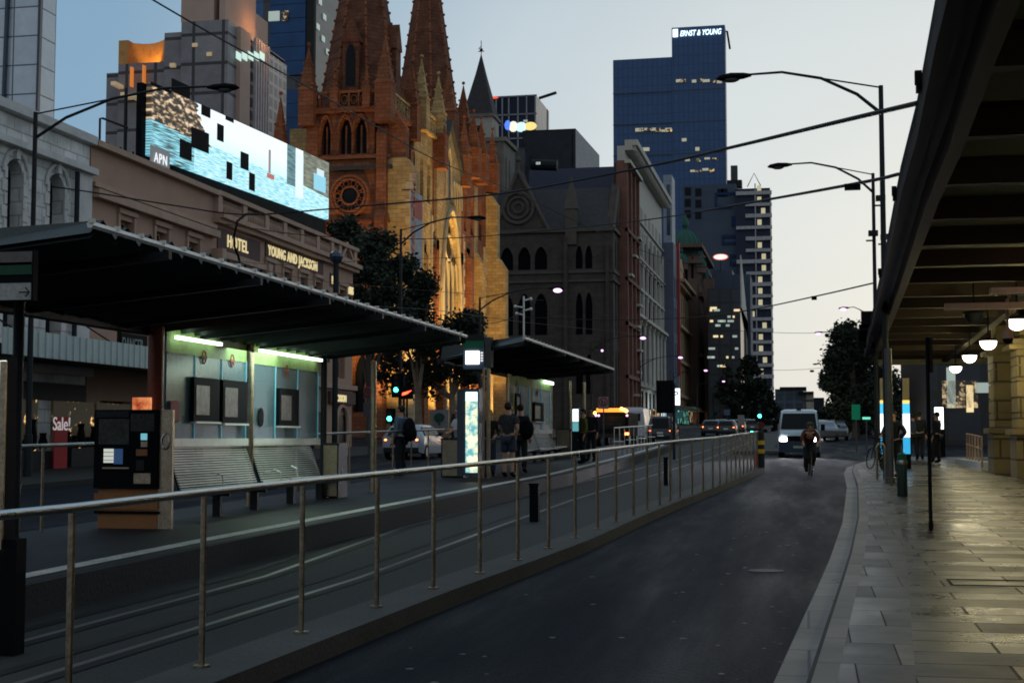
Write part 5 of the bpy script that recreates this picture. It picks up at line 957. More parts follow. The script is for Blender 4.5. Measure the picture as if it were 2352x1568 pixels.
# ================================================================ TRAM STOP
m_roofm = mat('dark_folded_metal', (.035, .045, .045), .45, .4, var=.3, scale=.8)
m_fr = glassy('frosted_glass', (.14, .21, .26), .6, .25, (.55, .7, .75)); m_edge = mat('cyan_edge_glow', (.2, .55, .7), .4, var=0, emit=(.15, .55, .75), es=.12)  # light piped along the glass edges is put into a cyan glow
m_grn = mat('green_lit_header', (.3, .42, .16), .5, var=.4, scale=3); m_redcol = mat('dark_red_column', (.13, .035, .02), .3, .2, var=.25); m_tube = emis('fluorescent_tube', (.75, 1, .72), 3.2)  # header green carries the tube light on the glass as colour
m_tim = emis_tex('timetable', (.05, .05, .04), (.22, .2, .15), .25, 9, (.4, .6))
def shelter(label, xh, xl, y0, y1, zh, zl, gx, panels, ztop, zbot, colm, lit, skew=0):
    t = thing('tram_shelter', label, 'shelter', (gx, y0, G(y0) + .3), group='shelters on the tram platform')
    n = int(round((y1 - y0) / .24)); q = MB(); q2 = MB()
    for lay, (dz) in enumerate((0, .05)):
        vs = []; fs = []
        for k in range(n + 1):
            y = y0 + (y1 - y0) * k / n; a = .075 * (1 if k % 2 else -1)
            vs += [(xl, y + skew * (1 - k / n), zl + a * 2.2 + dz), (xh, y, zh + a + dz)]
        for k in range(n): fs.append((2 * k, 2 * k + 1, 2 * k + 3, 2 * k + 2))
        q.add(vs, fs)
    q.build('roof', m_roofm, t)
    q = MB(); q.tube([(xh, y0, zh + .05), (xh, y1, zh + .05)], .035, 6); q.build('front_edge', K['chrome'], t)
    q = MB()
    for k in range(0, n, 2): y = y0 + (y1 - y0) * k / n; q.box(xh - .01, xh + .045, y - .015, y + .015, zh + .06, zh + .1)
    q.build('edge_beading', mat('pale_clip', (.6, .6, .55), .4), t) if 'pale_clip' not in bpy.data.materials else q.build('edge_beading', bpy.data.materials['pale_clip'], t)
    q = MB(); q.box(xl - .1, xl + .1, y0 + skew, y1, zl - .22, zl - .1); q.build('beam', K['dkmetal'], t)
    y = y0 + 1.2 + skew
    while y < y1: MB().hexa([(xl, y, zl - .2), (xh + .2, y, zh - .12), (xh + .2, y + .07, zh - .12), (xl, y + .07, zl - .2), (xl, y, zl - .08), (xh + .2, y, zh - .04), (xh + .2, y + .07, zh - .04), (xl, y + .07, zl - .08)]).build('rafter', K['dkmetal'], t); y += 2.4
    for (a, b, posters) in panels:
        gp = MB().box(gx - .012, gx + .012, a, b, zbot, ztop).build('glass_panel', m_fr, t)
        MB().box(gx + .014, gx + .028, a, b, ztop - .36, ztop).build('lit_header_band', m_grn, gp)
        part_box(t, 'rail', K['chrome'], gx - .05, gx + .08, a, b, zbot - .1, zbot + .02)
        if lit: part_box(t, 'tube_light', m_tube, gx + .1, gx + .16, a + .1, b - (1.3 if a < panels[-1][0] else .15), ztop - .17, ztop - .12)
        nn = 3 if lit else 2
        for k in range(nn + 1): y = a + (b - a) * k / nn; part_box(t, 'glass_edge', m_edge if k not in (0,) else K['dkmetal'], gx + .014, gx + .03, y - .008, y + .008, zbot, ztop - .35)
        for (ya, yb, za, zb) in posters:
            pf = part_box(t, 'poster_frame', K['black'], gx + .03, gx + .09, ya, yb, za, zb); o = MB().box(gx + .09, gx + .1, ya + .07, ya + (yb - ya) * .58, za + .1, zb - .12).build('timetable', m_tim, pf); part_box(t, 'poster_ledge', K['chrome'], gx + .03, gx + .13, ya, yb, za - .03, za)
            q = MB(); ym = (ya + yb) / 2; q.tube([(gx + .03, ym + .07 * math.cos(j * math.pi / 5), zb + .32 + .1 * math.sin(j * math.pi / 5)) for j in range(11)], .012, 5, False); q.box(gx + .02, gx + .04, ym - .09, ym + .09, zb + .3, zb + .34); q.build('stop_roundel', mat('rust_red_mark', (.3, .08, .05), .6), t)
    for (x, y, r_, zt, m) in colm:
        q = MB(); q.lathe([(r_, 0), (r_, zt - G(y) - .3)], (x, y, G(y) + .3), 12); q.lathe([(r_ * 1.5, 0), (r_ * 1.5, .03)], (x, y, G(y) + .3), 12); q.build('column', m, t, smooth=True)
    return t
GX = -9.0; y375, y562, y572, y735 = onX(377, 900, GX).y, onX(562, 900, GX).y, onX(574, 900, GX).y, onX(728, 900, GX).y
pf1 = lambda pa, pb, ya, yb: (onX(pa, 900, GX).y, onX(pb, 900, GX).y, onX((pa + pb) / 2, yb, GX).z, onX((pa + pb) / 2, ya, GX).z)
sh1 = shelter('long tram shelter with a dark folded roof and two lit glass screens', -6.3, GX - .1, 11.7, 26.2, 3.62, 3.42, GX,
    [(y375, y562, [pf1(433, 492, 868, 968), pf1(500, 556, 874, 972)]), (y572, y735, [pf1(631, 676, 893, 978)])], 3.34, 1.72,
    [(GX + .1, onX(357, 900, GX + .1).y, .11, 3.3, m_redcol), (GX + .06, onX(568, 900, GX).y, .055, 3.3, K['steeldk']), (GX + .06, onX(737, 900, GX).y, .06, 3.3, K['dkmetal']), (-8.3, onX(858, 900, -8.3).y, .06, 3.25, K['steeldk']), (onY(40, 900, 14.5).x, 14.5, .06, 3.35, K['dkmetal'])], True)
q = MB(); ye = onX(367, 900, GX + .14).y
for k in range(8): q.box(GX + .2, GX + .21, ye - .02, ye + .02, 2.1 + k * .15, 2.1 + k * .15 + .1)
part_box(sh1, 'orange_reflection_patch', emis_tex('orange_reflection', (.3, .02, .0), (1, .35, .12), .9, 3, (.35, .6)), GX - .02, GX + .24, onX(346, 900, GX + .2).y - .1, onX(346, 900, GX + .2).y - .04, 1.72, 2.3)  # orange reflection put in as a glowing patch
q = MB(); p = onX(598, 958, GX + .03); q.lathe([(.16, 0), (.16, .015)], (p.x, p.y, p.z), 20, 'x'); q.v = [(v[0], p.y + (v[1] - p.y) * .75, v[2]) for v in q.v]; q.build('round_sticker', K['black'], sh1)
p = onX(400, 945, GX + .05); part_box(sh1, 'red_notice', mat('red_notice_paint', (.35, .02, .03), .6), GX + .05, GX + .06, p.y - .13, p.y + .13, p.z - .14, p.z + .16)
G2 = -9.0; c2 = lambda px: onX(px, 900, G2).y
sh2 = shelter('second tram shelter farther along with a dark sloping roof', -6.3, G2 - .1, 31.9, 47.4, 3.98, 3.86, G2,
    [(c2(1168), c2(1214), [(c2(1180), c2(1190), 2.35, 3.15)]), (c2(1220), c2(1263), [(c2(1222), c2(1243), 2.3, 2.95)])], 3.78, 2.0,
    [(G2, c2(1166), .05, 3.8, K['steeldk']), (G2, c2(1217), .05, 3.8, K['steeldk']), (G2, c2(1266), .05, 3.8, K['steeldk']), (-8.3, onX(1310, 900, -8.3).y, .05, 3.8, K['steeldk']), (-8.0, onX(1342, 900, -8).y, .06, 3.8, K['steeldk'])], False, 3.2)
part_box(sh2, 'tube_light', m_tube, G2 + .1, G2 + .16, c2(1242), c2(1262), 3.64, 3.74)
light('shelter_lamp', 'AREA', (GX + .45, (y375 + y735) / 2, 3.05), 60, (.75, 1, .82), 2.2, sh1, aim=(GX, (y375 + y735) / 2, 1.5))
# benches
def bench(label, x, y0, y1, src=None):
    if src is not None: return copy_tree(src, loc=(x, y0, G(y0) + .3), label=label)
    t = thing('slatted_bench', label, 'bench', (x, y0, G(y0) + .3), group='slatted steel benches at the tram stop'); L_ = y1 - y0
    pr = []   # curved profile: front lip, seat, bend, high back
    for k in range(9): pr.append((.62 - .05 * k, .44 - .012 * k))
    for k in range(5): a = k / 4; pr.append((.2 - .1 * math.sin(a * 1.3), .345 + .05 * a * a + .02))
    for k in range(17): pr.append((.1 - k * .0135, .43 + k * .037))
    q = MB()
    for (dx, dz) in pr: q.box(dx - .016, dx + .016, 0, L_, dz - .011, dz + .011)
    q.build('slats', K['chrome'], t, world=False)
    q = MB(); q.box(.6, .66, -.02, L_ + .05, .425, .47); q.build('front_lip', K['chrome'], t, world=False)
    for y in (.02, L_ - .02):
        q = MB(); q.tube([(.64, y, .42), (.42, y, .37), (.2, y, .33), (.09, y, .42), (-.03, y, .75), (-.14, y, 1.05)], .028, 6); q.build('end_frame', K['dkmetal'], t, world=False)
    q = MB(); q.tube([(.62, L_ - .25, .45), (.6, L_ - .25, .62), (.5, L_ - .25, .66), (.3, L_ - .25, .6)], .012, 6); q.tube([(.62, .35, .45), (.6, .35, .62), (.5, .35, .66)], .012, 6); q.build('armrest', K['chrome'], t, world=False)
    for y in (L_ * .3, L_ * .8): q = MB(); q.box(.24, .36, y - .04, y + .04, 0, .35); q.box(.15, .5, y - .03, y + .03, .31, .35); q.build('leg', K['dkmetal'], t, world=False)
    return t
b1 = bench('first slatted bench beside the ticket machine', GX + .12, onX(396, 1025, GX + .1).y, onX(575, 1025, GX + .1).y)
L1 = onX(575, 1025, GX + .1).y - onX(396, 1025, GX + .1).y
b2 = bench('second slatted bench under the second lit glass screen', GX + .12, onX(583, 1025, GX + .1).y, 0, b1)
b3 = bench('third slatted bench in the far shelter behind the waiting couple', G2 + .12, onX(1196, 1000, G2 + .1).y - .2, 0, b1)
b4 = bench('fourth slatted bench near the far end of the second shelter', G2 + .12, onX(1228, 1000, G2 + .1).y, 0, b1)
# ticket machine
p = onG(292, 1213, .3); ty = p.y; xa, xb = onG(218, 1213, .3).x, onG(366, 1213, .3).x; z0 = G(ty) + .3
t = thing('ticket_machine', 'brown and black ticket machine with a small lit screen left of the benches', 'ticket machine', (xa, ty, z0)); zt = onY(290, 941, ty).z
m_or = mat('brown_orange_panel', (.34, .15, .06), .5, var=.2)
def tm(px0, py0, px1, py1, d0, d1, nm, m): a, b = onY(px0, py0, ty), onY(px1, py1, ty); return part_box(t, nm, m, a.x, b.x, ty - d1, ty - d0, b.z, a.z)
part_box(t, 'cabinet', m_or, xa, xb, ty, ty + .16, z0, zt - .02); tm(222, 941, 364, 1122, 0, .05, 'front_panel', K['black']); tm(218, 1132, 364, 1170, .0, .02, 'lower_panel', m_or); tm(218, 1172, 366, 1180, .0, .03, 'dark_strip', K['black'])
tm(244, 1030, 266, 1062, .05, .07, 'keypad', emis('pale_keys', (.8, .85, .75), .6)); tm(266, 1030, 286, 1065, .05, .065, 'screen', emis('navy_screen', (.03, .08, .2), .5))
for k in range(4): tm(244, 1028 + k * 9.2, 266, 1029.2 + k * 9.2, .07, .075, 'key_gap', K['black'])
tm(328, 995, 342, 1010, .05, .06, 'card_screen', emis('cyan_screen', (.2, .6, .7), .7)); tm(318, 1031, 343, 1046, .05, .07, 'card_slot', m_or); tm(318, 1056, 336, 1080, .05, .07, 'coin_tray', K['concdk']); tm(328, 1013, 343, 1026, .05, .06, 'label_plate', K['steeldk'])
tm(226, 944, 300, 958, .05, .056, 'header_plate', K['dkmetal']); tm(232, 962, 300, 1020, .05, .055, 'route_map', mat('dim_route_map', (.05, .055, .05), .5, var=.6, scale=9)); tm(305, 950, 358, 990, .05, .055, 'notice', mat('dim_notice', (.035, .04, .04), .5, var=.6, scale=14)); tm(240, 1072, 300, 1076, .05, .06, 'trim', K['steeldk']); tm(312, 1086, 350, 1110, .05, .06, 'ticket_outlet', K['steeldk'])
ex, e2 = onY(366, 941, ty).x, onY(397, 941, ty).x; part_box(t, 'brass_side', K['steeldk'], ex + .002, e2, ty, ty + .06, z0, zt)
q = MB(); c = ((ex + e2) / 2, ty - .01, zt - .42); q.tube([(c[0] + .055 * math.cos(a * math.pi / 6), c[1], c[2] + .1 * math.sin(a * math.pi / 6)) for a in range(13)], .012, 6, False); q.build('handle', K['steel'], t)
# bins
def mesh_bin(name, label, x, y, w, h, h0=.3, panel=True):
    t = thing(name, label, 'bin', (x, y, G(y) + h0)); q = MB(); q.box(-w / 2 + .02, w / 2 - .02, -.22, .22, .02, h - .02); q.build('liner', K['black'], t, world=False)
    q = MB(); n = 22
    for k in range(n + 1): u = -w / 2 + w * k / n; q.box(u - .006, u + .006, -.25, -.24, .04, h)
    for k in range(int(h / .03)): q.box(-w / 2, w / 2, -.255, -.245, .04 + k * .03, .05 + k * .03)
    q.build('mesh_front', K['steeldk'], t, world=False)
    q = MB(); q.box(-w / 2 - .02, w / 2 + .02, -.27, .27, h, h + .04); q.box(-w / 2 - .01, -w / 2 + .02, -.26, .26, 0, h); q.box(w / 2 - .02, w / 2 + .01, -.26, .26, 0, h); q.build('frame', K['dkmetal'], t, world=False)
    if panel:
        q = MB()
        for k in range(18): q.box(w / 2 + .01, w / 2 + .02, -.22, .22, .06 + k * .05, .085 + k * .05)
        q.build('side_louvres', K['chrome'], t, world=False)
    return t
a, b = onG(1020, 1095, .3), onG(1072, 1095, .3); mesh_bin('litter_bin', 'wire mesh bin in front of the woman in white', (a.x + b.x) / 2, a.y, b.x - a.x, 85 / F * a.y * 1.02)
a, b = onG(750, 1142, .3), onG(788, 1142, .3); mesh_bin('litter_bin', 'dark bin just past the end of the near benches', (a.x + b.x) / 2, a.y, b.x - a.x, 125 / F * a.y * 1.0, panel=False)
a, b = onG(1278, 1052, .3), onG(1316, 1052, .3); mesh_bin('litter_bin', 'small brown bin beyond the far shelter glass', (a.x + b.x) / 2, a.y, .5, 1.0)
# stop display and light boxes
yd = 33.0; t = thing('stop_display', 'tall stop sign with a green top and glowing white information panel', 'sign', tuple(onG(1100, 1092, .3)))
def db(px0, py0, px1, py1, y, nm, m, tt, dp=.1, d=0): a, b = onY(px0, py0, y), onY(px1, py1, y); return part_box(tt, nm, m, a.x, b.x, y - d, y - d + dp, b.z, a.z)
db(1064, 768, 1112, 782, yd, 'cap', K['dkmetal'], t, .3); db(1064, 782, 1112, 799, yd, 'green_band', mat('dark_green_paint', (.01, .12, .06), .5), t, .3); db(1064, 799, 1112, 847, yd, 'housing', mat('slate_housing', (.08, .12, .16), .5), t, .3)
db(1070, 806, 1101, 836, yd, 'white_panel', emis('white_info', (.9, .93, 1), 3.0), t, .02, .03); db(1114, 774, 1127, 843, yd, 'side_wing', K['conc'], t, .3)
q = MB()
for k in range(4): a = onY(1104, 812 + k * 6, yd); q.box(a.x, a.x + .06, yd - .02, yd - .01, a.z, a.z + .04)
q.build('tram_numbers', emis('white_digits', (.9, .9, .9), .8), t)
q = MB(); a = onY(1120, 900, yd); q.tube([(a.x, yd + .1, G(yd) + .3), (a.x, yd + .1, onY(1120, 845, yd).z)], .05, 8); a = onY(1109, 900, yd); q.tube([(a.x, yd + .1, G(yd) + .3), (a.x, yd + .1, onY(1120, 845, yd).z)], .03, 8); q.build('post', K['steeldk'], t)
t = thing('advertising_pillar', 'upright advertising pillar with a glowing yellow green poster beside the waiting couple', 'advertising panel', tuple(onG(1080, 1090, .3)))
yb = 31.6; db(1050, 893, 1100, 1092, yb, 'cabinet', mat('slate_cabinet', (.045, .06, .085), .5), t, .35); db(1070, 900, 1097, 1085, yb, 'poster', emis_tex('poster_glow', (.1, .35, .4), (.95, .9, .55), 1.5, 3.2, (.42, .6)), t, .02, .025); db(1070, 900, 1097, 921, yb, 'poster_top', emis('poster_top_glow', (.8, 1, .95), 1.6), t, .02, .03)
t = thing('advertising_pillar', 'distant glowing white poster at the far end of the tram stop', 'advertising panel', tuple(onG(1325, 1045, .3))); yb = 47; db(1313, 935, 1330, 1050, yb, 'cabinet', K['dkmetal'], t, .3); db(1315, 939, 1329, 968, yb, 'poster', emis('pale_poster_glow', (.8, .95, 1), 1.5), t, .02, .03); db(1315, 970, 1329, 990, yb, 'poster_base', emis('teal_poster_glow', (.15, .5, .55), .7), t, .02, .03)
t = thing('advertising_pillar', 'dark cabinet with a coloured lit poster cut by the left frame edge', 'advertising panel', tuple(onG(20, 1505, 0))); yb = onG(20, 1505, 0).y
db(-160, 820, 10, 1250, yb, 'cabinet', K['black'], t, .12); db(-160, 1235, 32, 1508, yb, 'base', K['black'], t, .14); db(-150, 830, 7, 1260, yb, 'poster', emis_tex('bright_poster_glow', (.9, .25, .1), (.75, 1, .85), 1.6, 5, (.4, .55)), t, .02, .03); db(7, 830, 9, 1260, yb, 'poster_trim', K['steeldk'], t, .03, .04)
# name panels hanging at the left end of the roof
t = thing('stop_name_panel', 'grey and green stop panel with a white arrow strip at the roof end', 'sign', tuple(onY(30, 640, 11.5)))
db(-160, 584, 74, 608, 11.5, 'grey_strip', mat('grey_strip_paint', (.13, .12, .12), .6), t, .08, .012); db(-160, 608, 74, 630, 11.5, 'green_strip', mat('green_strip_paint', (.01, .06, .03), .5), t, .08, .012); db(-160, 580, 75, 690, 11.5, 'panel', K['black'], t, .08); db(-160, 655, 71, 688, 11.5, 'white_strip', mat('white_strip_paint', (.33, .34, .33), .6), t, .08, .012)
a = onY(44, 671, 11.46); q = MB(); q.tube([tuple(a), (a.x + .1, a.y, a.z)], .006, 5); q.tube([(a.x + .06, a.y, a.z + .04), (a.x + .1, a.y, a.z), (a.x + .06, a.y, a.z - .04)], .006, 5); q.build('arrow', K['black'], t)

# ================================================================ RAILINGS
POSTS = [(-3.75, 5.4), (-3.80, 6.85)] ; POSTS = []
for (px, py) in [(155, 1690), (463, 1525), (692, 1450), (865, 1390), (995, 1348), (1102, 1312), (1189, 1283), (1260, 1257), (1321, 1235), (1372, 1213), (1415, 1196), (1455, 1180), (1487, 1169), (1515, 1158), (1540, 1148), (1562, 1140)]:
    p = onG(px, py, .15); x = interp([(-3.95, 4), (-3.68, 8.9), (-3.4, 13), (-3.16, 15.8), (-2.95, 18.6), (-2.77, 23.3), (-2.55, 28.5), (-2.3, 31), (-1.75, 40), (-1.45, 45.5)], p.y); rr_ = (px - 1850) / F
    # on the photograph's sight line and on the island's centre line
    d = ray(px, py); y = p.y
    for _ in range(20): y = d[1] / d[0] * interp([(-3.95, 4), (-3.84, 8.7), (-3.58, 11.7), (-3.31, 14.4), (-3.18, 15.8), (-2.95, 20.2), (-2.78, 23.3), (-2.62, 26), (-2.47, 28.5), (-2.3, 31), (-1.75, 40), (-1.45, 45.5)], y)
    POSTS.append((d[0] / d[1] * y, y))
while POSTS[-1][1] < 44.2:
    y = POSTS[-1][1] + 1.3; POSTS.append((interp([(-2.47, 28.5), (-2.1, 32), (-1.9, 35), (-1.72, 40), (-1.5, 45.5)], y), y))
PX = [(-4.25, 3.2), (-4.12, 4.6), (-4.0, 6.0)] + POSTS
t = thing('long_railing', 'long stainless handrail on many posts running down the kerb between road and tramway', 'railing', (PX[3][0], PX[3][1], G(PX[3][1]) + .15)); HR = 1.12
q = MB(); q.tube([(x, y, G(y) + .15 + HR) for x, y in [(-4.5, 0)] + PX], .026, 10); q.build('handrail', K['steel'], t, smooth=True)
for x, y in PX: q = MB(); q.tube([(x, y, G(y) + .15), (x, y, G(y) + .15 + HR - .03)], .021, 8); q.lathe([(.055, 0), (.055, .012)], (x, y, G(y) + .15), 10); q.build('post', K['steeldk'], t, smooth=True)
def rail_run(label, pts, h0, hr=1.05, step=2.2, m=None):
    t = thing('railing', label, 'railing', (pts[0][0], pts[0][1], G(pts[0][1]) + h0)); q = MB(); q.tube([(x, y, G(y) + h0 + hr) for x, y in pts], .025, 8); q.build('handrail', m or K['steel'], t)
    for (x0, y0), (x1, y1) in zip(pts, pts[1:]):
        n = max(1, int(math.hypot(x1 - x0, y1 - y0) / step))
        for k in range(n): x, y = x0 + (x1 - x0) * k / n, y0 + (y1 - y0) * k / n; q = MB(); q.tube([(x, y, G(y) + h0), (x, y, G(y) + h0 + hr)], .02, 6); q.build('post', m or K['steeldk'], t)
    return t
rail_run('thin rear railing behind the ticket machine', [(-9.7, 13.5), (-9.7, 18.6)], .3, 1.1, 1.6); rail_run('thin rear railing behind the man with the backpack', [(-9.7, 26.3), (-9.75, 38)], .3, 1.12, 1.6)
t = rail_run('short bright railing down the end ramp of the platform', [(-6.9, 52), (-6.95, 60), (-7.1, 66), (-7.4, 70)], .3, 1.05, 1.4, K['steel']); 
q = MB()
for y in (52, 56, 60, 64, 68): q.tube([(-6.95, y, G(y) + .85), (-7.0, y + 3.4, G(y) + .85)], .02, 6)
q.build('lower_rail', K['steel'], t)
# bollards, hazard post, cones at the end of the island
t = thing('hazard_bollard', 'dark post with yellow reflector at the end of the long railing', 'bollard', (-1.38, 45.3, G(45.3) + .15)); q = MB(); q.lathe([(.1, 0), (.1, 1.1), (.06, 1.18)], (0, 0, 0), 12); q.build('post', K['dkmetal'], t, world=False)
q = MB(); q.lathe([(.106, .45), (.106, .58)], (0, 0, 0), 12); q.lathe([(.106, .72), (.106, .85)], (0, 0, 0), 12); q.build('yellow_band', mat('yellow_reflector', (.6, .4, .03), .4), t, world=False)
t = thing('concrete_bollard', 'dark square post standing between tracks and railing', 'bollard', tuple(onG(1228, 1197, 0))); p = onG(1228, 1197, 0); q = MB(); q.box(-.075, .075, -.075, .075, 0, .6); q.box(-.085, .085, -.085, .085, .6, .64); q.build('post', K['black'], t, world=False)
p = onG(1530, 1114, 0)
t = thing('concrete_bollard', 'thin dark post beyond the railing near the track edge', 'bollard', (p.x, p.y, p.z)); q = MB(); q.box(-.055, .055, -.055, .055, 0, .68); q.box(-.065, .065, -.065, .065, .68, .72); q.build('post', K['black'], t, world=False)
p = onG(1740, 1082, 0); t = thing('traffic_cone', 'small red and white cone on the road by the island end', 'cone', tuple(p)); q = MB(); q.lathe([(.15, 0), (.04, .62)], (0, 0, .03), 12); q.build('cone', mat('cone_red', (.5, .08, .05), .6), t, world=False); q = MB(); q.box(-.18, .18, -.18, .18, 0, .03); q.build('base', K['rubber'], t, world=False)
p = onG(1740, 1050, 0); t = thing('traffic_island_sign', 'keep clear disc sign on a low traffic island in the junction', 'sign', (p.x, 68, G(68))); q = MB(); q.lathe([(1.4, 0), (1.3, .15)], (0, 0, 0), 20); q.build('island', K['conc'], t, world=False); q = MB(); q.tube([(0, 0, .1), (0, 0, 1.5)], .04, 6); q.build('post', K['dkmetal'], t, world=False); q = MB(); q.lathe([(.16, 0), (.16, .03)], (0, -.05, 1.35), 16, 'y'); q.build('disc', K['red'] if False else mat('dull_red_disc', (.12, .02, .015), .6), t, world=False)

# ================================================================ STREET LAMPS, WIRES, SIGNALS
def street_lamp(label, x, y, h, sgn, reach=4.4, lit=None, group='street lamps', head_drop=.0, r=.09):
    t = thing('street_lamp', label, 'street lamp', (x, y, G(y) + .1), group=group)
    q = MB(); q.tube([(0, 0, 0), (0, 0, 1.2), (0, 0, 1.21), (0, 0, h)], [r * 1.35, r * 1.35, r, r * .7], 10); q.build('pole', K['dkmetal'], t, world=False, smooth=True)
    q = MB(); q.tube([(0, 0, h - .75), (sgn * reach * .18, 0, h - .2), (sgn * reach * .45, 0, h + .28), (sgn * reach * .75, 0, h + .5), (sgn * reach, 0, h + .48)], [.05, .045, .04, .035, .03], 8); q.tube([(0, 0, h - .05), (sgn * reach * .48, 0, h + .3)], .022, 6); q.build('arm', K['dkmetal'], t, world=False, smooth=True)
    q = MB(); n = 10; q.tube([(sgn * (reach - .05), 0, h + .47), (sgn * (reach + .15), 0, h + .46), (sgn * (reach + .5), 0, h + .44), (sgn * (reach + .78), 0, h + .41), (sgn * (reach + .9), 0, h + .38)], [.05, .11, .15, .11, .03], n)
    q.v = [(v[0], v[1], h + .44 + (v[2] - h - .44) * .75) for v in q.v]; q.build('lamp_head', K['black'], t, world=False, smooth=True)
    q = MB(); q.ball((sgn * (reach + .5), 0, h + (.37 if not lit else .33)), .24 if not lit else .28, .12 if not lit else .22, .09 if not lit else .15, 12, 6); q.build('diffuser', lit or K['conc'], t, world=False, smooth=True)
    return t
def at_lamp(px_pole, py_top, Y): p = onY(px_pole, py_top, Y); return p.x, Y, p.z - G(Y) - .1
x, y, h = at_lamp(82, 258, 36.7); street_lamp('tall street lamp at the left, its arm reaching over the tram shelter roof', x, y, h, 1, 5.3)
x, y, h = at_lamp(921, 526, 67); street_lamp('street lamp in front of the cathedral with its arm toward the road', x, y, h, 1, 3.4)
x, y, h = at_lamp(2023, 197, 38.6); street_lamp('nearest street lamp at the station kerb against the sky', x, y, h, -1, 3.45)
x, y, h = at_lamp(2005, 398, 56); L4 = street_lamp('second street lamp on the station side with floodlight boxes', x, y, h, -1, 3.1)
for dz in (3.3, 1.9 + 0, ): pass
for zz, sx in ((h - 1.0, .25), (h - 2.35, -.05), (h - 2.5, .4)):
    q = MB(); q.box(sx - .16, sx + .2, -.15, .15, zz - .08, zz + .12); q.box(sx - .25, sx + .1, -.1, .1, zz - .28, zz - .24); q.build('floodlight_box', K['dkmetal'], L4, world=False)
for (px, py, hx, lb, lt) in ((1995, 718, 124, 'third street lamp on the right, half behind the canopy edge', 1), (1950, 772, 150, 'fourth street lamp on the right beside the ragged tree', 1), (1925, 842, 215, 'fifth street lamp down the right side of the street', 0), (1925, 880, 300, 'sixth street lamp far down the right side', 1)):
    x, y, h = at_lamp(px, py, hx); street_lamp(lb, x, y, h, -1, {124: 1.6, 150: 2.6, 215: 2.8, 300: 3}[hx], K['street'] if lt else None)
for (px, py, lb) in ((1281, 665, 'lit violet street lamp before the chapter house, nearest on the far side'), (1477, 775, 'lit violet street lamp before the cream facade'), (1563, 820, 'lit violet street lamp before the ochre building'), (1621, 850, 'lit violet street lamp before the domed theatre'), (1662, 875, 'lit violet street lamp at the round tree top left'), (1690, 897, 'lit violet street lamp before the round tree, left of the last pair'), (1706, 899, 'lit violet street lamp before the round tree, right of the last pair')):
    X = -14.2; P = onX(px, py, X); h = P.z - G(P.y) - .1 - .37; street_lamp(lb, X - 4.2 - .5, P.y, h, 1, 4.2, K['street'])
def bracket_lamp(label, px, py, X, wallx):
    P = onX(px, py, X); t = thing('bracket_lamp', label, 'lamp', tuple(P)); q = MB(); q.ball((0, 0, 0), .16, n=12, m=8); q.build('globe', K['street'], t, world=False, smooth=True); q = MB(); q.tube([(wallx - P.x, 0, .35), (-.1, 0, .35), (0, 0, .3), (0, 0, .14)], .03, 6); q.build('bracket', K['black'], t, world=False); return t
bracket_lamp('small lit violet lamp on the hotel wall above the awning', 240, 738, -23.6, -25); bracket_lamp('small lit violet lamp at the chapter house corner', 1383, 805, -25.0, -25.9)
def cable(label, pts, r, thick=None):
    P = [onY(a, b, y) for a, b, y in pts]; Q = []
    for i in range(len(P) - 1):
        p0, p1, p2, p3 = P[max(i - 1, 0)], P[i], P[i + 1], P[min(i + 2, len(P) - 1)]
        for k in range(4): s_ = k / 4; Q.append(.5 * ((2 * p1) + (p2 - p0) * s_ + (2 * p0 - 5 * p1 + 4 * p2 - p3) * s_ ** 2 + (3 * p1 - p0 - 3 * p2 + p3) * s_ ** 3))
    Q.append(P[-1]); t = thing('overhead_cable', label, 'cable', tuple(P[0]), group='overhead cables across the street'); q = MB(); q.tube(Q, r, 6); q.build('cable', K['wire'], t); return t
c1 = cable('thick twisted cable from the canopy edge down across the cathedral to the hotel', [(2108, 237, 16.4), (1900, 286, 20), (1670, 341, 26), (1480, 384, 31), (1150, 445, 38), (870, 470, 42), (745, 481, 44), (560, 493, 45), (400, 472, 45), (200, 440, 44), (0, 412, 43)], [.03] * 12 + [.025] * 29)
q = MB(); P0_, P1_ = onY(2108, 237, 16.4), onY(1670, 341, 26)
for k in range(120): s0 = k / 120; a = P0_.lerp(P1_, s0); b = P0_.lerp(P1_, s0 + .008)
cable('second thick cable crossing the sky toward the green domes', [(2064, 400, 23), (1960, 423, 26), (1680, 473, 38), (1500, 503, 48), (1300, 525, 56), (1100, 543, 60), (930, 549, 62), (700, 540, 60), (520, 515, 55)], [.03] * 10 + [.02] * 23)
cable('third lower cable crossing the sky behind the lamp poles', [(2006, 650, 44), (1870, 681, 50), (1720, 712, 62), (1600, 728, 75), (1400, 735, 88), (1200, 728, 95)], .024)
cable('dark cable falling from the upper left sky past the tan crown', [(300, -30, 30), (480, 75, 33), (700, 196, 40), (880, 300, 50), (1010, 372, 58), (1180, 440, 72), (1400, 545, 84), (1540, 600, 95)], .022)
for lb, pts, r_ in (('thin wire low over the pale stone building', [(85, 558, 37), (300, 553, 41), (520, 598, 50), (700, 640, 60), (900, 660, 70), (1250, 690, 90)], .012), ('thin wire across the sign band of the hotel', [(480, 590, 45), (640, 608, 55), (820, 600, 60), (1100, 590, 70)], .012), ('thin wire past the lit lamp before the chapter house', [(760, 700, 50), (1000, 712, 60), (1204, 740, 75), (1500, 770, 100)], .014), ('faint wire across the sky by the balcony tower', [(1700, 760, 90), (1850, 765, 95), (1995, 757, 100)], .014), ('faint lower wire across the sky by the balcony tower', [(1700, 850, 140), (1850, 848, 140), (1990, 830, 140)], .018), ('looping wire to the aerial on the second shelter', [(1060, 735, 45), (1130, 742, 46), (1185, 725, 47), (1204, 705, 48)], .01)):
    cable(lb, pts, r_)
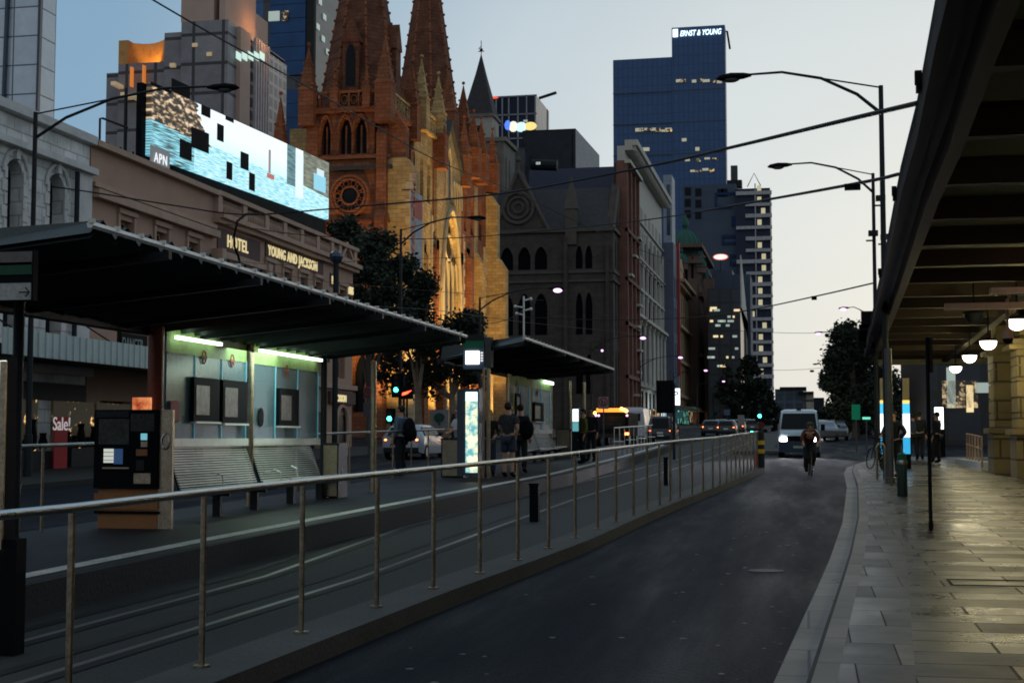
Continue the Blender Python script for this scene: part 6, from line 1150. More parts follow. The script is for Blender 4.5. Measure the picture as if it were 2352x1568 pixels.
for (px, py, Y) in ((1865, 852, 140), (1908, 843, 140), (1957, 788, 95), (1908, 797, 95)):
    P = onY(px, py, Y); t = thing('wire_insulator', {1865: 'first small insulator on the faint lower wire', 1908: 'small insulator on the faint wires against the sky', 1957: 'small insulator on the upper faint wire'}[px] if py != 797 else 'single dark insulator near the upper faint wire', 'insulator', tuple(P)); q = MB(); q.ball((0, 0, 0), .22, .12, .12, 8, 6); q.build('body', K['black'], t, world=False)
P = onY(1958, 425, 26); t = thing('cable_clamp', 'dark rectangular clamp hanging on the second thick cable', 'clamp', tuple(P)); MB().box(-.14, .14, -.05, .05, -.09, .02).build('body', K['black'], t, world=False)
P = onY(1870, 682, 50); t = thing('cable_clamp', 'small clamp halfway along the third lower cable', 'clamp', tuple(P)); MB().box(-.09, .09, -.05, .05, -.1, .03).build('body', K['black'], t, world=False)
# hanging tram feeder loop in front of the hotel
t = thing('feeder_loop', 'curved black conduit loop hanging in front of the HOTEL letters', 'conduit', tuple(onX(540, 540, -23))); q = MB(); q.tube([tuple(onX(a, b, -23)) for a, b in ((600, 492), (565, 492), (545, 508), (538, 540), (538, 565), (548, 590), (552, 610), (545, 625), (535, 635))], .05, 8); q.build('pipe', K['black'], t); q = MB(); P = onX(545, 636, -23); q.ball(tuple(P), .25, .3, .14, 8, 6); q.build('terminal', K['black'], t)
t = thing('catenary_bracket', 'dark post with hooded head standing before the EST. letters', 'post', tuple(onX(772, 900, -20))); q = MB(); P = onX(772, 600, -20); q.tube([(P.x, P.y, G(P.y)), (P.x, P.y, onX(770, 600, -20).z + .1)], .13, 8); q.build('post', K['dkmetal'], t); q = MB(); P = onX(772, 590, -20); q.ball((P.x, P.y, P.z), .3, .34, .3, 10, 6); q.build('hood', K['winb'], t)
t = thing('street_aerial', 'slim pole with small antenna arms at the second shelter roof', 'aerial', (onY(1203, 720, 48).x, 48, 0)); q = MB(); a = onY(1203, 680, 48); q.tube([(a.x, 48, G(48)), (a.x, 48, a.z)], .035, 6)
for (dx, dz) in ((-.3, -.4), (.25, -.15), (.25, -.5), (-.25, -.65)): q.tube([(a.x, 48, a.z + dz), (a.x + dx, 48, a.z + dz + .05)], .03, 5); q.ball((a.x + dx, 48, a.z + dz + .05), .06, n=6, m=4)
q.build('pole', K['chrome'], t)
# traffic signals
def signal(label, px, py, Y, lamps, w=.34, hh=1.0, base=True, back=False, polex=0):
    P = onY(px, py, Y); t = thing('traffic_light', label, 'traffic light', (P.x, Y, G(Y)), group='traffic lights at the junction'); z = P.z - G(Y)
    q = MB(); q.box(-w / 2, w / 2, -.1, .12, z - hh * .28, z + hh * .72); q.box(-w * .85, w * .85, .12, .14, z - hh * .36, z + hh * .8); q.build('housing', K['black'], t, world=False)
    q = MB(); q.tube([(polex, .2, 0), (polex, .2, z + hh * .7)], .06, 8); q.build('pole', K['dkmetal'], t, world=False)
    if not back:
        for k, (dz, m) in enumerate(lamps):
            q = MB(); q.lathe([(.11, 0), (.11, .02)], (0, -.13, dz + z), 14, 'y'); q.build('lens', m, t, world=False); q = MB(); q.tube([(.14 * math.cos(a * math.pi / 8), -.2, dz + z + .14 * math.sin(a * math.pi / 8)) for a in range(9)], .02, 5); q.build('visor', K['black'], t, world=False)
    return t
K['off'] = mat('unlit_lens', (.03, .02, .02), .3)
signal('green traffic light with dark backing board before the hotel corner', 911, 895, 66, [(0, K['green']), (.3, K['off']), (.6, K['off'])], polex=.3); signal('small green walk signal below the nearer traffic light', 896, 961, 64, [(0, K['green']), (.3, K['off'])], .26, .6)
P = onY(935, 902, 66); t = thing('turn_arrow', 'small red arrow signal beside the green traffic light', 'traffic light', (P.x, 66, G(66))); q = MB(); z = P.z - G(66); q.hexa([(-.22, -.1, z - .12), (.02, -.1, z - .05), (.02, -.08, z - .05), (-.22, -.08, z - .12), (-.2, -.1, z - .0), (.25, -.1, z + .12), (.25, -.08, z + .12), (-.2, -.08, z)]); q.build('arrow', K['red'], t, world=False); q = MB(); q.box(-.3, .3, -.07, .1, z - .3, z + .3); q.tube([(0, 0, 0), (0, 0, z)], .05, 6); q.build('housing', K['black'], t, world=False)
signal('green traffic light hanging before the round dark tree', 1745, 955, 92, [(0, K['green']), (.3, K['off']), (.6, K['off'])])
for px, py, Y, lb in ((1712, 991, 150, 'distant green signal left of the traffic island'), (1757, 999, 160, 'distant green signal behind the island sign'), (1727, 990, 155, 'tiny green signal between the distant pair'), (1776, 994, 170, 'distant green signal close to the van')): signal(lb, px, py, Y, [(0, K['green'])], .3, .8)
signal('black back of a large traffic light facing away by the parking sign', 1527, 925, 58, [], .42, 1.15, back=True, polex=.35)
t = thing('parking_sign', 'glowing white parking sign with a teal P on a pole', 'sign', (onY(1552, 1000, 76).x, 76, G(76))); a, b = onY(1543, 892, 76), onY(1562, 930, 76); x_ = 0
part_box(t, 'panel', emis('white_sign_glow', (.85, .95, 1), 2.2), a.x, b.x, 75.9, 76, b.z, a.z); text('lettering', 'P', .5, (a.x + .1, 75.88, a.z - .5), TY, mat('teal_letter', (.02, .3, .35), .5), t, .01, .01); q = MB(); q.tube([(a.x - .05, 76.05, G(76)), (a.x - .05, 76.05, onY(1543, 850, 76).z)], .06, 6); q.build('pole', K['conc'], t)
def plain_sign(label, px, py, Y, w, h, m, txt=None, ring=False, tm_=None, hgt=None):
    P = onY(px, py, Y); t = thing('road_sign', label, 'sign', (P.x, Y, G(Y))); z = P.z - G(Y); q = MB(); q.box(-w / 2, w / 2, -.03, 0, z - h / 2, z + h / 2); q.build('panel', m, t, world=False); q = MB(); q.tube([(0, .05, 0), (0, .05, z + h / 2)], .035, 6); q.build('pole', K['polegrey'], t, world=False)
    if ring: q = MB(); r_ = w * .4; q.tube([(r_ * math.cos(a * math.pi / 10), -.05, z + h * .1 + r_ * math.sin(a * math.pi / 10)) for a in range(21)], .03, 6, False); q.tube([(-r_ * .7, -.05, z + h * .1 + r_ * .7), (r_ * .7, -.05, z + h * .1 - r_ * .7)], .02, 5); q.build('red_ring', mat('sign_red', (.3, .04, .04), .6), t, world=False)
    if txt: text('lettering', txt, h * .5, (P.x, Y - .05, P.z - h * .2), TY, tm_ or K['black'], t, .005, .005, 1, 1, 'CENTER')
    return t
m_sp = mat('dim_sign_white', (.22, .22, .23), .6)
plain_sign('no turn sign with red ring above the truck', 1386, 925, 70, .5, .6, m_sp, 'U', True); plain_sign('dim no turn sign on the post before the hotel corner', 846, 902, 58, .42, .5, mat('dim_sign_grey', (.08, .08, .09), .6), None, True); plain_sign('tall dim notice board under the no turn sign', 846, 940, 57.9, .42, .6, bpy.data.materials['dim_sign_grey'])
plain_sign('small pale board before the round dark tree', 1702, 965, 120, .55, .9, m_sp); plain_sign('small dark blue plate high by the theatre', 1670, 947, 150, .6, .6, mat('blue_plate', (.1, .12, .2), .6)); plain_sign('teal street name plate by the parking sign', 1560, 953, 74, .36, .34, mat('teal_plate', (.1, .3, .3), .6)); plain_sign('small green lit plate near the right hand trees', 1990, 960, 75, .4, .12, emis('green_plate', (.2, 1, .7), .8))
plain_sign('green rectangular sign hanging before the right hand tree', 1966, 946, 70, .4, .72, mat('green_board', (.01, .2, .1), .5, emit=(0, .3, .15), es=.15)); plain_sign('pale board with a dark tree emblem behind the silver wagon', 1009, 966, 66, .9, 1.05, mat('pale_board', (.2, .2, .2), .7))
P = onY(1009, 958, 65.9); t = thing('emblem_disc', 'dark green emblem on the pale board behind the wagon', 'emblem', tuple(P)); q = MB(); q.ball((0, 0, 0), .26, .02, .22, 10, 6); q.box(-.03, .03, -.02, .02, -.38, -.1); q.build('emblem', mat('emblem_green', (.01, .06, .05), .6), t, world=False)
for (px, pt, pb, X, lb) in ((858, 985, 1040, -14, 'pale rounded bollard behind the rear railing'), (925, 960, 1030, -19, 'red and white striped post by the wagon')):
    a, b = onX(px, pt, X), onX(px, pb, X); t = thing('kerb_post', lb, 'post', (a.x, a.y, G(a.y))); q = MB(); q.lathe([(.12, 0), (.12, .95), (.08, 1.02)], (0, 0, 0), 10); q.build('post', K['conc'] if X == -14 else mat('striped_red', (.5, .1, .07), .6, var=.6, scale=6), t, world=False)
# ================================================================ STATION SIDE
m_dkt = mat('dark_timber', (.009, .008, .008), .8, var=.3); m_brd = mat('brown_boards', (.035, .025, .018), .75, var=.3, scale=2); m_cream = blocks('yellow_station_stone', (.2, .16, .08), (.25, .2, .105), (.08, .065, .04), 3, .55, .03, rough=.8, bump=.5)
EDGE = [(.55, -12), (.85, 0), (1.0, 6), (1.14, 12.5), (1.27, 16.4), (1.34, 20.3), (1.66, 31.1), (2.0, 44), (2.35, 58), (2.5, 63)]
t = stn = thing('station_canopy', 'deep dark street canopy of the station with cross beams and a notched edge', 'canopy', (6, 20, 5.0)); ye = [-12, -6, 0, 6, 9, 12.5, 16.4, 20.3, 25, 31.1, 38, 44, 51, 58, 63]; E0 = smooth_line(EDGE, ye)
w = MB(); n = len(ye)
def band(a, b, z0, z1, z2, z3, nm, m):   # strip from edge offset a (z0..z1) to offset b (z2..z3)
    q = MB(); v = []
    for x, y in E0: v += [(x + a, y, z0), (x + a, y, z1), (x + b, y, z3), (x + b, y, z2)]
    q.add(v, [(i * 4 + k, i * 4 + (k + 1) % 4, (i + 1) * 4 + (k + 1) % 4, (i + 1) * 4 + k) for i in range(n - 1) for k in range(4)] + [(3, 2, 1, 0), tuple((n - 1) * 4 + k for k in range(4))]); return q.build(nm, m, t)
band(0, 9, 5.32, 5.5, 5.32, 5.9, 'roof', K['dkmetal']); band(-.0, .14, 5.12, 5.52, 5.12, 5.52, 'fascia', m_dkt); band(.34, .5, 4.98, 5.318, 4.98, 5.318, 'edge_beam', m_brd); band(3.2, 3.42, 4.95, 5.31, 4.95, 5.31, 'middle_beam', m_brd)
for k, y in enumerate([-8, -5, -2, 1, 4, 7, 10, 13, 16, 19, 22, 25, 28, 31, 34, 37, 40, 43, 46, 49, 52, 55, 58, 61]):
    x = interp(EDGE, y); part_box(t, 'cross_beam', m_brd, x + .5, 7.2, y - .1, y + .1, 5.0, 5.315)
    part_box(t, 'lining_board', mat('pale_green_lining', (.13, .14, .07), .7, var=.2) if 'pale_green_lining' not in bpy.data.materials else bpy.data.materials['pale_green_lining'], x + .52, 7.2, y + .7, y + 2.3, 5.24, 5.312)
y = 62.6; x = interp(EDGE, y); part_box(t, 'end_fascia', mat('cream_fascia', (.4, .38, .25), .7), x + .5, 9, y, y + .15, 4.85, 5.6)
for y in (15.2, 22.2, 33, 47): x = interp(EDGE, y); q = MB(); q.box(x - .05, x, y - .05, y + .12, 5.36, 5.54); q.box(x - .07, x, y - .08, y, 5.42, 5.56); q.build('cable_anchor', K['black'], t)
for (px, py, s_) in ((1997, 735, 1), (1992, 765, .8), (1988, 780, 1)): P = onY(px, py, 56); q = MB(); q.box(P.x - .3, P.x + .4, 56, 56.4, P.z - .3, P.z + .35); q.build('edge_ornament', K['black'], t)
# wall with piers
t = thing('station_building', 'yellow stone station front with banded piers at the right edge', 'building', (6.4, 42, G(42)))
MB().box(6.9, 14, -12, 44.5, -.5, 5.3).build('wall', m_cream, t)
PXA, PXB = onY(2286, 1000, 43).x, onY(2337, 1000, 40).x
for (x, y, wx, wy) in ((PXA, 43.0, .85, 1.3), (PXB, 39.8, 1.2, 1.2), (PXB + .1, 35.5, 1, 1.2), (PXB + .1, 30.5, 1, 1.2), (PXB + .1, 25.5, 1, 1.2), (PXB + .1, 20.5, 1, 1.2), (PXB + .1, 15, 1, 1.2)):
    g0 = G(y) + .1; q = MB(); z = g0
    q.box(x - .06, x + wx, y - .06, y + wy, g0 - .1, g0 + 1.15); z = g0 + 1.17
    q.box(x - .16, x + wx, y - .16, y + wy + .1, g0 + 1.15, g0 + 1.3); z = g0 + 1.3
    for k in range(5): q.box(x, x + wx, y, y + wy, z + .03, z + .42); z += .42; q.box(x + .05, x + wx, y + .05, y + wy - .05, z - .02, z + .04)
    q.box(x - .2, x + wx, y - .2, y + wy + .1, z + .02, z + .14); q.box(x - .1, x + wx, y - .1, y + wy, z + .14, z + .3); q.box(x + .1, x + wx, y + .1, y + wy - .1, z + .3, 5.25); q.build('pier', m_cream, t)
for y0 in (13, 18, 23, 28, 33): part_box(t, 'shop_window', K['warm'], 6.96, 6.99, y0 + 4.2 - .6, y0 + 6.2 - .6 + .2, .6, 3.2)
part_box(t, 'bright_poster', emis('white_wall_poster', (.9, .95, 1), 1.5), PXA + .9, PXA + 1.2, 44.52, 44.6, 1.3, 2.5)
# pendant lamps
m_lamp = emis('opal_bowl', (1, .9, .8), 26)
lamps = []
def pendant(label, x, y, z, lit=True, pw=70):
    t = thing('pendant_lamp', label, 'lamp', (x, y, z), group='pendant lamps under the station canopy'); q = MB(); q.tube([(0, 0, .18), (0, 0, 5.3 - z)], .02, 6); q.lathe([(.05, .16), (.24, .1), (.26, .06)], (0, 0, 0), 16); q.build('hood', K['black'] if not lit else K['dkmetal'], t, world=False)
    q = MB(); q.lathe([(.21, .06), (.205, -.02), (.15, -.11), (.07, -.155), (.01, -.16)], (0, 0, 0), 16); q.build('bowl', m_lamp if lit else K['black'], t, world=False, smooth=True)
    if lit: light('glow', 'POINT', (x, y, z - .3), pw, (1, .86, .38), .18, t) if y > 30 else light('glow', 'SPOT', (x, y, z - .25), pw * 2.3, (1, .83, .34), .18, t, R(150), (x, y, 0), .6)
    return t
for k, (px, py, Y, lb) in enumerate(((2336, 741, 31.4, 'largest lit pendant lamp at the right edge under the canopy'), (2270, 789, 38.5, 'second lit pendant lamp, a flat bowl by the camera dome'), (2227, 821, 45.5, 'third lit pendant lamp from the right edge'), (2195, 846, 52.8, 'fourth lit pendant lamp, farthest and smallest'))):
    P = onY(px, py, Y); pendant(lb, P.x, Y, P.z, True, 105)
for y, lb in ((24.5, 'lit pendant lamp just outside the right edge, next after the largest'), (17.5, 'lit pendant lamp outside the frame over the bright paving'), (10.5, 'lit pendant lamp outside the frame nearest the viewer'), (3.5, 'lit pendant lamp behind the right shoulder of the viewer')): pendant(lb, 4.75, y, 4.3, True, 62)
P = onY(2237, 722, 33); pendant('unlit dark bell shaped pendant lamp left of the largest lit one', P.x, 33, P.z - .05, False)
P = onY(2315, 775, 29); t = thing('camera_dome', 'pinkish security camera dome hanging on a pipe under the canopy', 'security camera', tuple(P)); m_pk = mat('cream_enamel', (.4, .28, .2), .5); q = MB(); q.lathe([(.03, .75), (.03, .2), (.1, .12), (.11, -.02)], (0, 0, 0), 14); q.tube([(0, 0, .7), (.05, 0, .8), (-.02, 0, .9)], .035, 6); q.build('housing', m_pk, t, world=False, smooth=True); q = MB(); q.ball((0, 0, -.03), .1, n=12, m=8); q.build('dome', K['black'], t, world=False, smooth=True)
t = thing('cable_tray', 'warm lit cable tray and pipes fixed along the canopy beams', 'cable tray', tuple(onY(2300, 690, 28))); a, b = onY(2170, 700, 28), onY(2420, 725, 28); q = MB(); q.box(a.x, b.x, 27.9, 28.1, a.z - .1, a.z + .02); q.box(onY(2275, 680, 27).x, b.x, 26.9, 27.15, a.z + .1, a.z + .2); q.build('tray', m_pk, t); light('work_lamp', 'POINT', (b.x + .4, 26.6, 4.4), 12, (1, .5, .22), .1, t)
# dark glass building across the junction, screen, kiosk panels
t = thing('dark_glass_building', 'dark glass building seen beyond the canopy end', 'building', (8, 88, G(88))); MB().box(5.5 + 1.5, 45, 88, 110, 0, 11).build('curtain_wall', m_off, t)
for (px, py, w_, h_, m) in ((2205, 905, 1.0, .8, 'warmdim'), (2185, 890, .25, 1.2, 'coolwin'), (2228, 915, .2, .8, 'warm'), (2260, 890, .5, .3, 'coolwin')): P = onY(px, py, 87.8); MB().box(P.x - w_, P.x + w_, 87.85, 87.95, P.z - h_, P.z + h_).build('lit_window', K[m], t)
a, b = onY(2146, 935, 60), onY(2167, 985, 60); t = thing('lit_screen', 'bright white screen behind the standing silhouette', 'screen', (a.x, 60, G(60))); part_box(t, 'face', emis('white_screen_glow', (.9, 1, .95), 2.5), a.x, b.x, 59.9, 60, b.z, a.z); part_box(t, 'frame', K['black'], a.x - .06, b.x + .06, 60.01, 60.15, G(60) + .1, a.z + .06)
def kiosk(label, pa, pb, Y):
    a, b = onY(pa, 870, Y), onY(pb, 870, Y); t = thing('information_pillar', label, 'information pillar', (a.x, Y, G(Y) + .1)); z = lambda py: onY(pa, py, Y).z
    part_box(t, 'tan_top', mat('tan_panel', (.3, .26, .15), .6) if 'tan_panel' not in bpy.data.materials else bpy.data.materials['tan_panel'], a.x, b.x, Y, Y + .25, z(918), z(868))
    for nm, p0, p1, c, e in (('yellow_strip', 918, 926, (1, .65, .15), 1.2), ('blue_band', 926, 949, (.05, .5, .9), 1.2), ('white_field', 949, 1004, (.85, .95, 1), 1.8), ('blue_base', 1004, 1042, (.03, .4, .75), 1.0)):
        MB().box(a.x, b.x, Y, Y + .25, z(p1), z(p0) - .01).build(nm, bpy.data.materials.get('kiosk_' + nm) or emis('kiosk_' + nm, c, e), t)
    MB().box(a.x - .03, b.x + .03, Y + .26, Y + .4, G(Y) + .1, z(866)).build('frame', K['black'], t); return t
kiosk('blue and white lit information pillar left of the thick pole', 2021, 2037, 47); kiosk('blue and white lit information pillar right of the thick pole', 2073, 2088, 46)
def pole(label, px, pyb, pyt, r, name='pole', m=None, cat='pole'):
    p = onG(px, pyb, .1); zt = onY(px, pyt, p.y).z; t = thing(name, label, cat, tuple(p)); q = MB(); q.lathe([(r * 1.25, 0), (r * 1.25, .12), (r, .14), (r * .95, zt - p.z)], (0, 0, 0), 14); q.build('shaft', m or K['polegrey'], t, world=False, smooth=True); return t
pole('thick grey pole between the two information pillars', 2045, 1108, 800, .095); t = pole('thin dark pole with a narrow box sign on the footpath', 2138, 1217, 775, .028, m=K['black'])
P = onG(2138, 1217, .1); a, b = onY(2128, 775, P.y), onY(2144, 855, P.y); part_box(t, 'box_sign', m_brd, a.x, b.x, P.y + .03, P.y + .12, b.z, a.z)
p = onG(2073, 1139, .1); t = thing('kerbside_bollard', 'dark green bollard with a shiny collar beside the thick pole', 'bollard', tuple(p)); q = MB(); q.lathe([(.105, 0), (.105, .72), (.09, .74)], (0, 0, 0), 16); q.build('shaft', mat('bollard_green', (.01, .03, .025), .35), t, world=False, smooth=True); q = MB(); q.lathe([(.11, .66), (.115, .7), (.11, .74)], (0, 0, 0), 16); q.build('collar', K['steel'], t, world=False, smooth=True); q = MB(); q.lathe([(.09, .74), (.085, .86), (.04, .9)], (0, 0, 0), 16); q.build('cap', mat('cap_green', (.01, .12, .06), .4), t, world=False, smooth=True)
# bright guard railing by the piers
a, b = onG(2222, 1062, .1), onG(2256, 1080, .1); t = thing('guard_railing', 'brightly lit guard railing on a white plinth before the station pier', 'railing', tuple(a)); q = MB()
q.box(min(a.x, b.x) - .05, max(a.x, b.x) + .05, b.y, a.y, G(b.y) + .08, G(a.y) + .24); q.build('plinth', K['white'], t)
for k in range(6): s_ = k / 5; x, y = a.x + (b.x - a.x) * s_, a.y + (b.y - a.y) * s_; q = MB(); q.box(x - .03, x + .03, y - .03, y + .03, G(y) + .2, G(y) + 1.15); q.build('post', m_pk, t)
q = MB(); q.tube([(a.x, a.y, G(a.y) + 1.12), (b.x, b.y, G(b.y) + 1.12)], .025, 6); q.tube([(a.x, a.y, G(a.y) + .75), (b.x, b.y, G(b.y) + .75)], .02, 6); q.build('rails', m_pk, t)
# small access cover on the footpath
c_ = onG(2270, 1345, .1); t = thing('access_cover', 'dark framed metal access cover set in the wet paving', 'cover', tuple(c_)); q = MB(); zz = G(c_.y) + .104
for (x0, x1, y0, y1) in ((-.35, 1.2, 0, .03), (-.35, 1.2, .5, .53), (-.35, -.32, 0, .53), (.45, .48, 0, .53)): q.hexa([(c_.x + x, c_.y + y, G(c_.y + y) + h) for h in (.1, .106) for x, y in ((x0, y0), (x1, y0), (x1, y1), (x0, y1))])
q.build('frame', K['black'], t)
# pale flecks that paint wet glints on the lane, gum spots on the slabs
rl = random.Random(21)
def flecks(name, n, xf, y0, y1, h, sz, m, label):
    q = MB()
    for k in range(n):
        y = y0 * (y1 / y0) ** rl.random(); x = xf(y, rl.random()); s_ = sz * rl.uniform(.4, 1.2); a = [rl.uniform(.6, 1.2) * s_ for _ in range(6)]
        q.add([(x + a[j] * math.cos(j * math.pi / 3), y + a[j] * math.sin(j * math.pi / 3), G(y + a[j] * math.sin(j * math.pi / 3)) + h) for j in range(6)], [tuple(range(6))])
    return tag(q.build(name, m), label, None, None, 'stuff')
flecks('glint_flecks', 90, lambda y, r_: interp(ISL, y) + .5 + (interp(KERB, y) - interp(ISL, y) - .6) * r_ ** .6, 7, 40, .005, .03, mat('painted_glint', (.12, .12, .11), .6), 'pale flecks painted as wet glints on the asphalt lane')
flecks('gum_spots', 160, lambda y, r_: interp(KERB, y) + 1 + 4.5 * r_, 6, 40, .1035, .022, mat('gum_spot', (.012, .012, .012), .8), 'dark gum spots on the bluestone slabs')
flecks('fallen_leaves', 60, lambda y, r_: interp(KERB, y) - .25 + .5 * r_ ** 3, 7, 45, .012, .03, mat('dead_leaf', (.05, .035, .02), .8), 'dead leaves gathered along the gutter')
# drain ring and patch on the road
p = onG(1760, 1310, 0); t = thing('manhole_cover', 'round iron cover in the asphalt lane', 'cover', tuple(p)); q = MB(); q.lathe([(.2, 0), (.2, .003), (.18, .004)], (0, 0, 0), 20); q.build('lid', mat('worn_iron', (.02, .02, .022), .6, .0, var=.4), t, world=False)

# ================================================================ VEHICLES
def wheel(t, x, y, z, r, w=.2):
    q = MB(); q.lathe([(r * .6, -w / 2), (r * .95, -w / 2), (r, -w / 2 + .04), (r, w / 2 - .04), (r * .95, w / 2), (r * .6, w / 2)], (x, y, z), 20, 'x'); o = q.build('wheel', K['rubber'], t, world=False); q = MB(); q.lathe([(r * .62, -w / 2 - .005), (r * .62, w / 2 + .005)], (x, y, z), 14, 'x'); q.build('rim', K['chrome'], o, world=False); return o
def body(st, segs=None):
    """loft: st = [(y, low half width, belt half width, roof half width, z low, z belt, z roof)]"""
    q = MB(); v = []; n = 12
    for (y, wl, wm, wt, zl, zb, zr) in st:
        v += [(-wl, y, zl), (-wm, y, zl + (zb - zl) * .35), (-wm, y, zb), (-(wm * .55 + wt * .45), y, zb + (zr - zb) * .5), (-wt, y, zr - .06 * (zr - zb + .1)), (-wt * .8, y, zr), (wt * .8, y, zr), (wt, y, zr - .06 * (zr - zb + .1)), (wm * .55 + wt * .45, y, zb + (zr - zb) * .5), (wm, y, zb), (wm, y, zl + (zb - zl) * .35), (wl, y, zl)]
    q.add(v, [(i * n + k, (i + 1) * n + k, (i + 1) * n + (k + 1) % n, i * n + (k + 1) % n) for i in range(len(st) - 1) for k in range(n)] + [tuple(range(n)), tuple((len(st) - 1) * n + k for k in range(n - 1, -1, -1))]); return q
def paint(name, c): return mat(name, c, .3, .1, var=.06, coat=.6)
# white van facing the viewer
p = onG(1836, 1049, 0); vy = p.y * .985; t = van = thing('white_van', 'white van driving toward the viewer with one bright headlight', 'van', (onG(1836, 1049, 0).x, vy, G(vy)), 0)
W_ = 97 / F * vy * 1.0 / 2 - .02; st = [(0, W_ * .82, W_ * .86, W_ * .8, .28, .55, .62), (.12, W_ * .93, W_ * .98, W_ * .88, .25, .8, 1.0), (.75, W_, W_, W_ * .88, .25, .98, 1.18), (1.35, W_, W_, W_ * .84, .25, 1.05, 1.98), (1.8, W_, W_, W_ * .86, .25, 1.08, 2.08), (4.9, W_, W_, W_ * .86, .25, 1.08, 2.1), (5.0, W_ * .96, W_ * .97, W_ * .82, .3, 1.08, 2.0)]
body(st).build('body', paint('van_white', (.42, .5, .56)), van, world=False, smooth=True)
q = MB(); q.hexa([(-W_ * .86, .74, 1.22), (W_ * .86, .74, 1.22), (W_ * .86, .8, 1.22), (-W_ * .86, .8, 1.22), (-W_ * .76, 1.22, 1.9), (W_ * .76, 1.22, 1.9), (W_ * .76, 1.3, 1.9), (-W_ * .76, 1.3, 1.9)]); q.build('windscreen', K['win'], van, world=False)
q = MB(); q.box(-W_ * .95, W_ * .95, -.05, .1, .22, .68); q.build('bumper', mat('van_shaded_bumper', (.03, .05, .09), .5), van, world=False); q = MB(); q.box(-W_ * .55, W_ * .55, -.02, .1, .69, .92); q.build('grille', K['black'], van, world=False)  # dark bumper drawn taller to carry the shade on the van front
for sx in (-1, 1):
    q = MB(); q.ball((sx * W_ * .72, .06, .76), .17, .12, .15, 12, 8); q.build('headlight', K['head'] if sx < 0 else emis('half_hidden_headlamp', (.95, .9, 1), 25), van, world=False, smooth=True); q = MB(); q.box(sx * (W_ + .02), sx * (W_ + .2), .95, 1.05, 1.15, 1.42); q.build('mirror', K['black'], van, world=False)
    for yy in (.95, 4.1): wheel(van, sx * (W_ - .12), yy, .33, .33)
q = MB(); q.box(-.24, .24, -.07, -.05, .4, .5); q.build('number_plate', mat('plate_teal', (.3, .4, .38), .5), van, world=False); q = MB(); q.box(-.1, .1, 1.5, 1.7, 2.06, 2.12); q.build('roof_marker', K['black'], van, world=False)
light('headlight_beam', 'SPOT', (van.location.x - W_ * .72, vy - .3, G(vy) + .78), 2000, (.95, .9, 1), .12, van, R(48), (van.location.x - 1.2, vy - 7, G(vy - 7) - .6), .8)
light('headlight_beam', 'SPOT', (van.location.x + W_ * .72, vy - .3, G(vy) + .78), 1300, (.95, .9, 1), .12, van, R(48), (van.location.x + .3, vy - 7, G(vy - 7) - .6), .8)
# car type seen from behind
def car(label, x, y, rz, col, tail=True, headl=False, name='parked_car', h=1.0, cat='car', group=None, plate=True):
    t = thing(name, label, cat, (x, y, G(y)), rz, group)
    st = [(0, .72, .8, .55, .35, .85, .95), (.12, .8, .86, .62, .28, .92, 1.1), (.45, .86, .88, .62, .25, .95, 1.42 * h), (1.2, .88, .9, .66, .25, .95, 1.48 * h), (2.4, .88, .9, .66, .25, .95, 1.47 * h), (3.1, .88, .9, .68, .25, .95, 1.2 * h), (3.5, .88, .89, .8, .25, .9, .98), (4.3, .84, .87, .72, .28, .8, .86), (4.6, .7, .76, .6, .32, .65, .7)]
    body(st).build('body', col, t, world=False, smooth=True)
    q = MB(); q.hexa([(-.6, -.01, 1.0), (.6, -.01, 1.0), (.6, .05, 1.0), (-.6, .05, 1.0), (-.53, .3, 1.34 * h), (.53, .3, 1.34 * h), (.53, .36, 1.34 * h), (-.53, .36, 1.34 * h)]); q.build('rear_window', K['win'], t, world=False)
    q = MB(); q.hexa([(-.6, 3.24, 1.02), (.6, 3.24, 1.02), (.6, 3.2, 1.02), (-.6, 3.2, 1.02), (-.54, 2.62, 1.36 * h), (.54, 2.62, 1.36 * h), (.54, 2.58, 1.36 * h), (-.54, 2.58, 1.36 * h)]); q.build('windscreen', K['win'], t, world=False)
    for sx in (-1, 1):
        for (ya, yb) in ((.55, 1.25), (1.32, 2.1), (2.16, 2.95)):
            tp = 1.37 * h; yt = min(yb, 2.6); q = MB(); q.hexa([(sx * .905, ya, 1.0), (sx * .905, yb, 1.0), (sx * .87, yb, 1.0), (sx * .87, ya, 1.0), (sx * .72, ya + .04, tp), (sx * .72, yt, tp), (sx * .69, yt, tp), (sx * .69, ya + .04, tp)]); q.build('side_window', K['win'], t, world=False)
        for yy in (.85, 3.65): wheel(t, sx * .8, yy, .31, .31)
        q = MB(); q.ball((sx * .68, .06, .82), .13, .07, .1, 10, 6); q.build('tail_light', K['tail'] if tail else mat('dull_tail', (.2, .02, .01), .4), t, world=False)
        q = MB(); q.ball((sx * .62, 4.5, .62), .14, .1, .09, 10, 6); q.build('headlight', K['head'] if headl else K['chrome'], t, world=False)
        q = MB(); q.box(sx * .9, sx * 1.02, 2.75, 2.9, .98, 1.1); q.build('mirror', K['black'], t, world=False)
    q = MB(); q.box(-.75, .75, -.05, .1, .32, .5); q.build('bumper', K['dkmetal'], t, world=False)
    if plate: q = MB(); q.box(-.2, .2, -.02, .0, .62, .74); q.build('number_plate', K['white'], t, world=False)
    return t
P = onX(924, 1015, -16.2); car('silver station wagon with red tail lights behind the rear railing', -16.6, 57.5, R(0), paint('silver_paint', (.33, .36, .42)), name='station_wagon', cat='car')
P = onG(1518, 1020, 0); car('dark four wheel drive with red tail lights right of the truck', onY(1516, 1000, 95).x, 95, 0, paint('black_paint_car', (.02, .022, .025)), h=1.22, name='large_car')
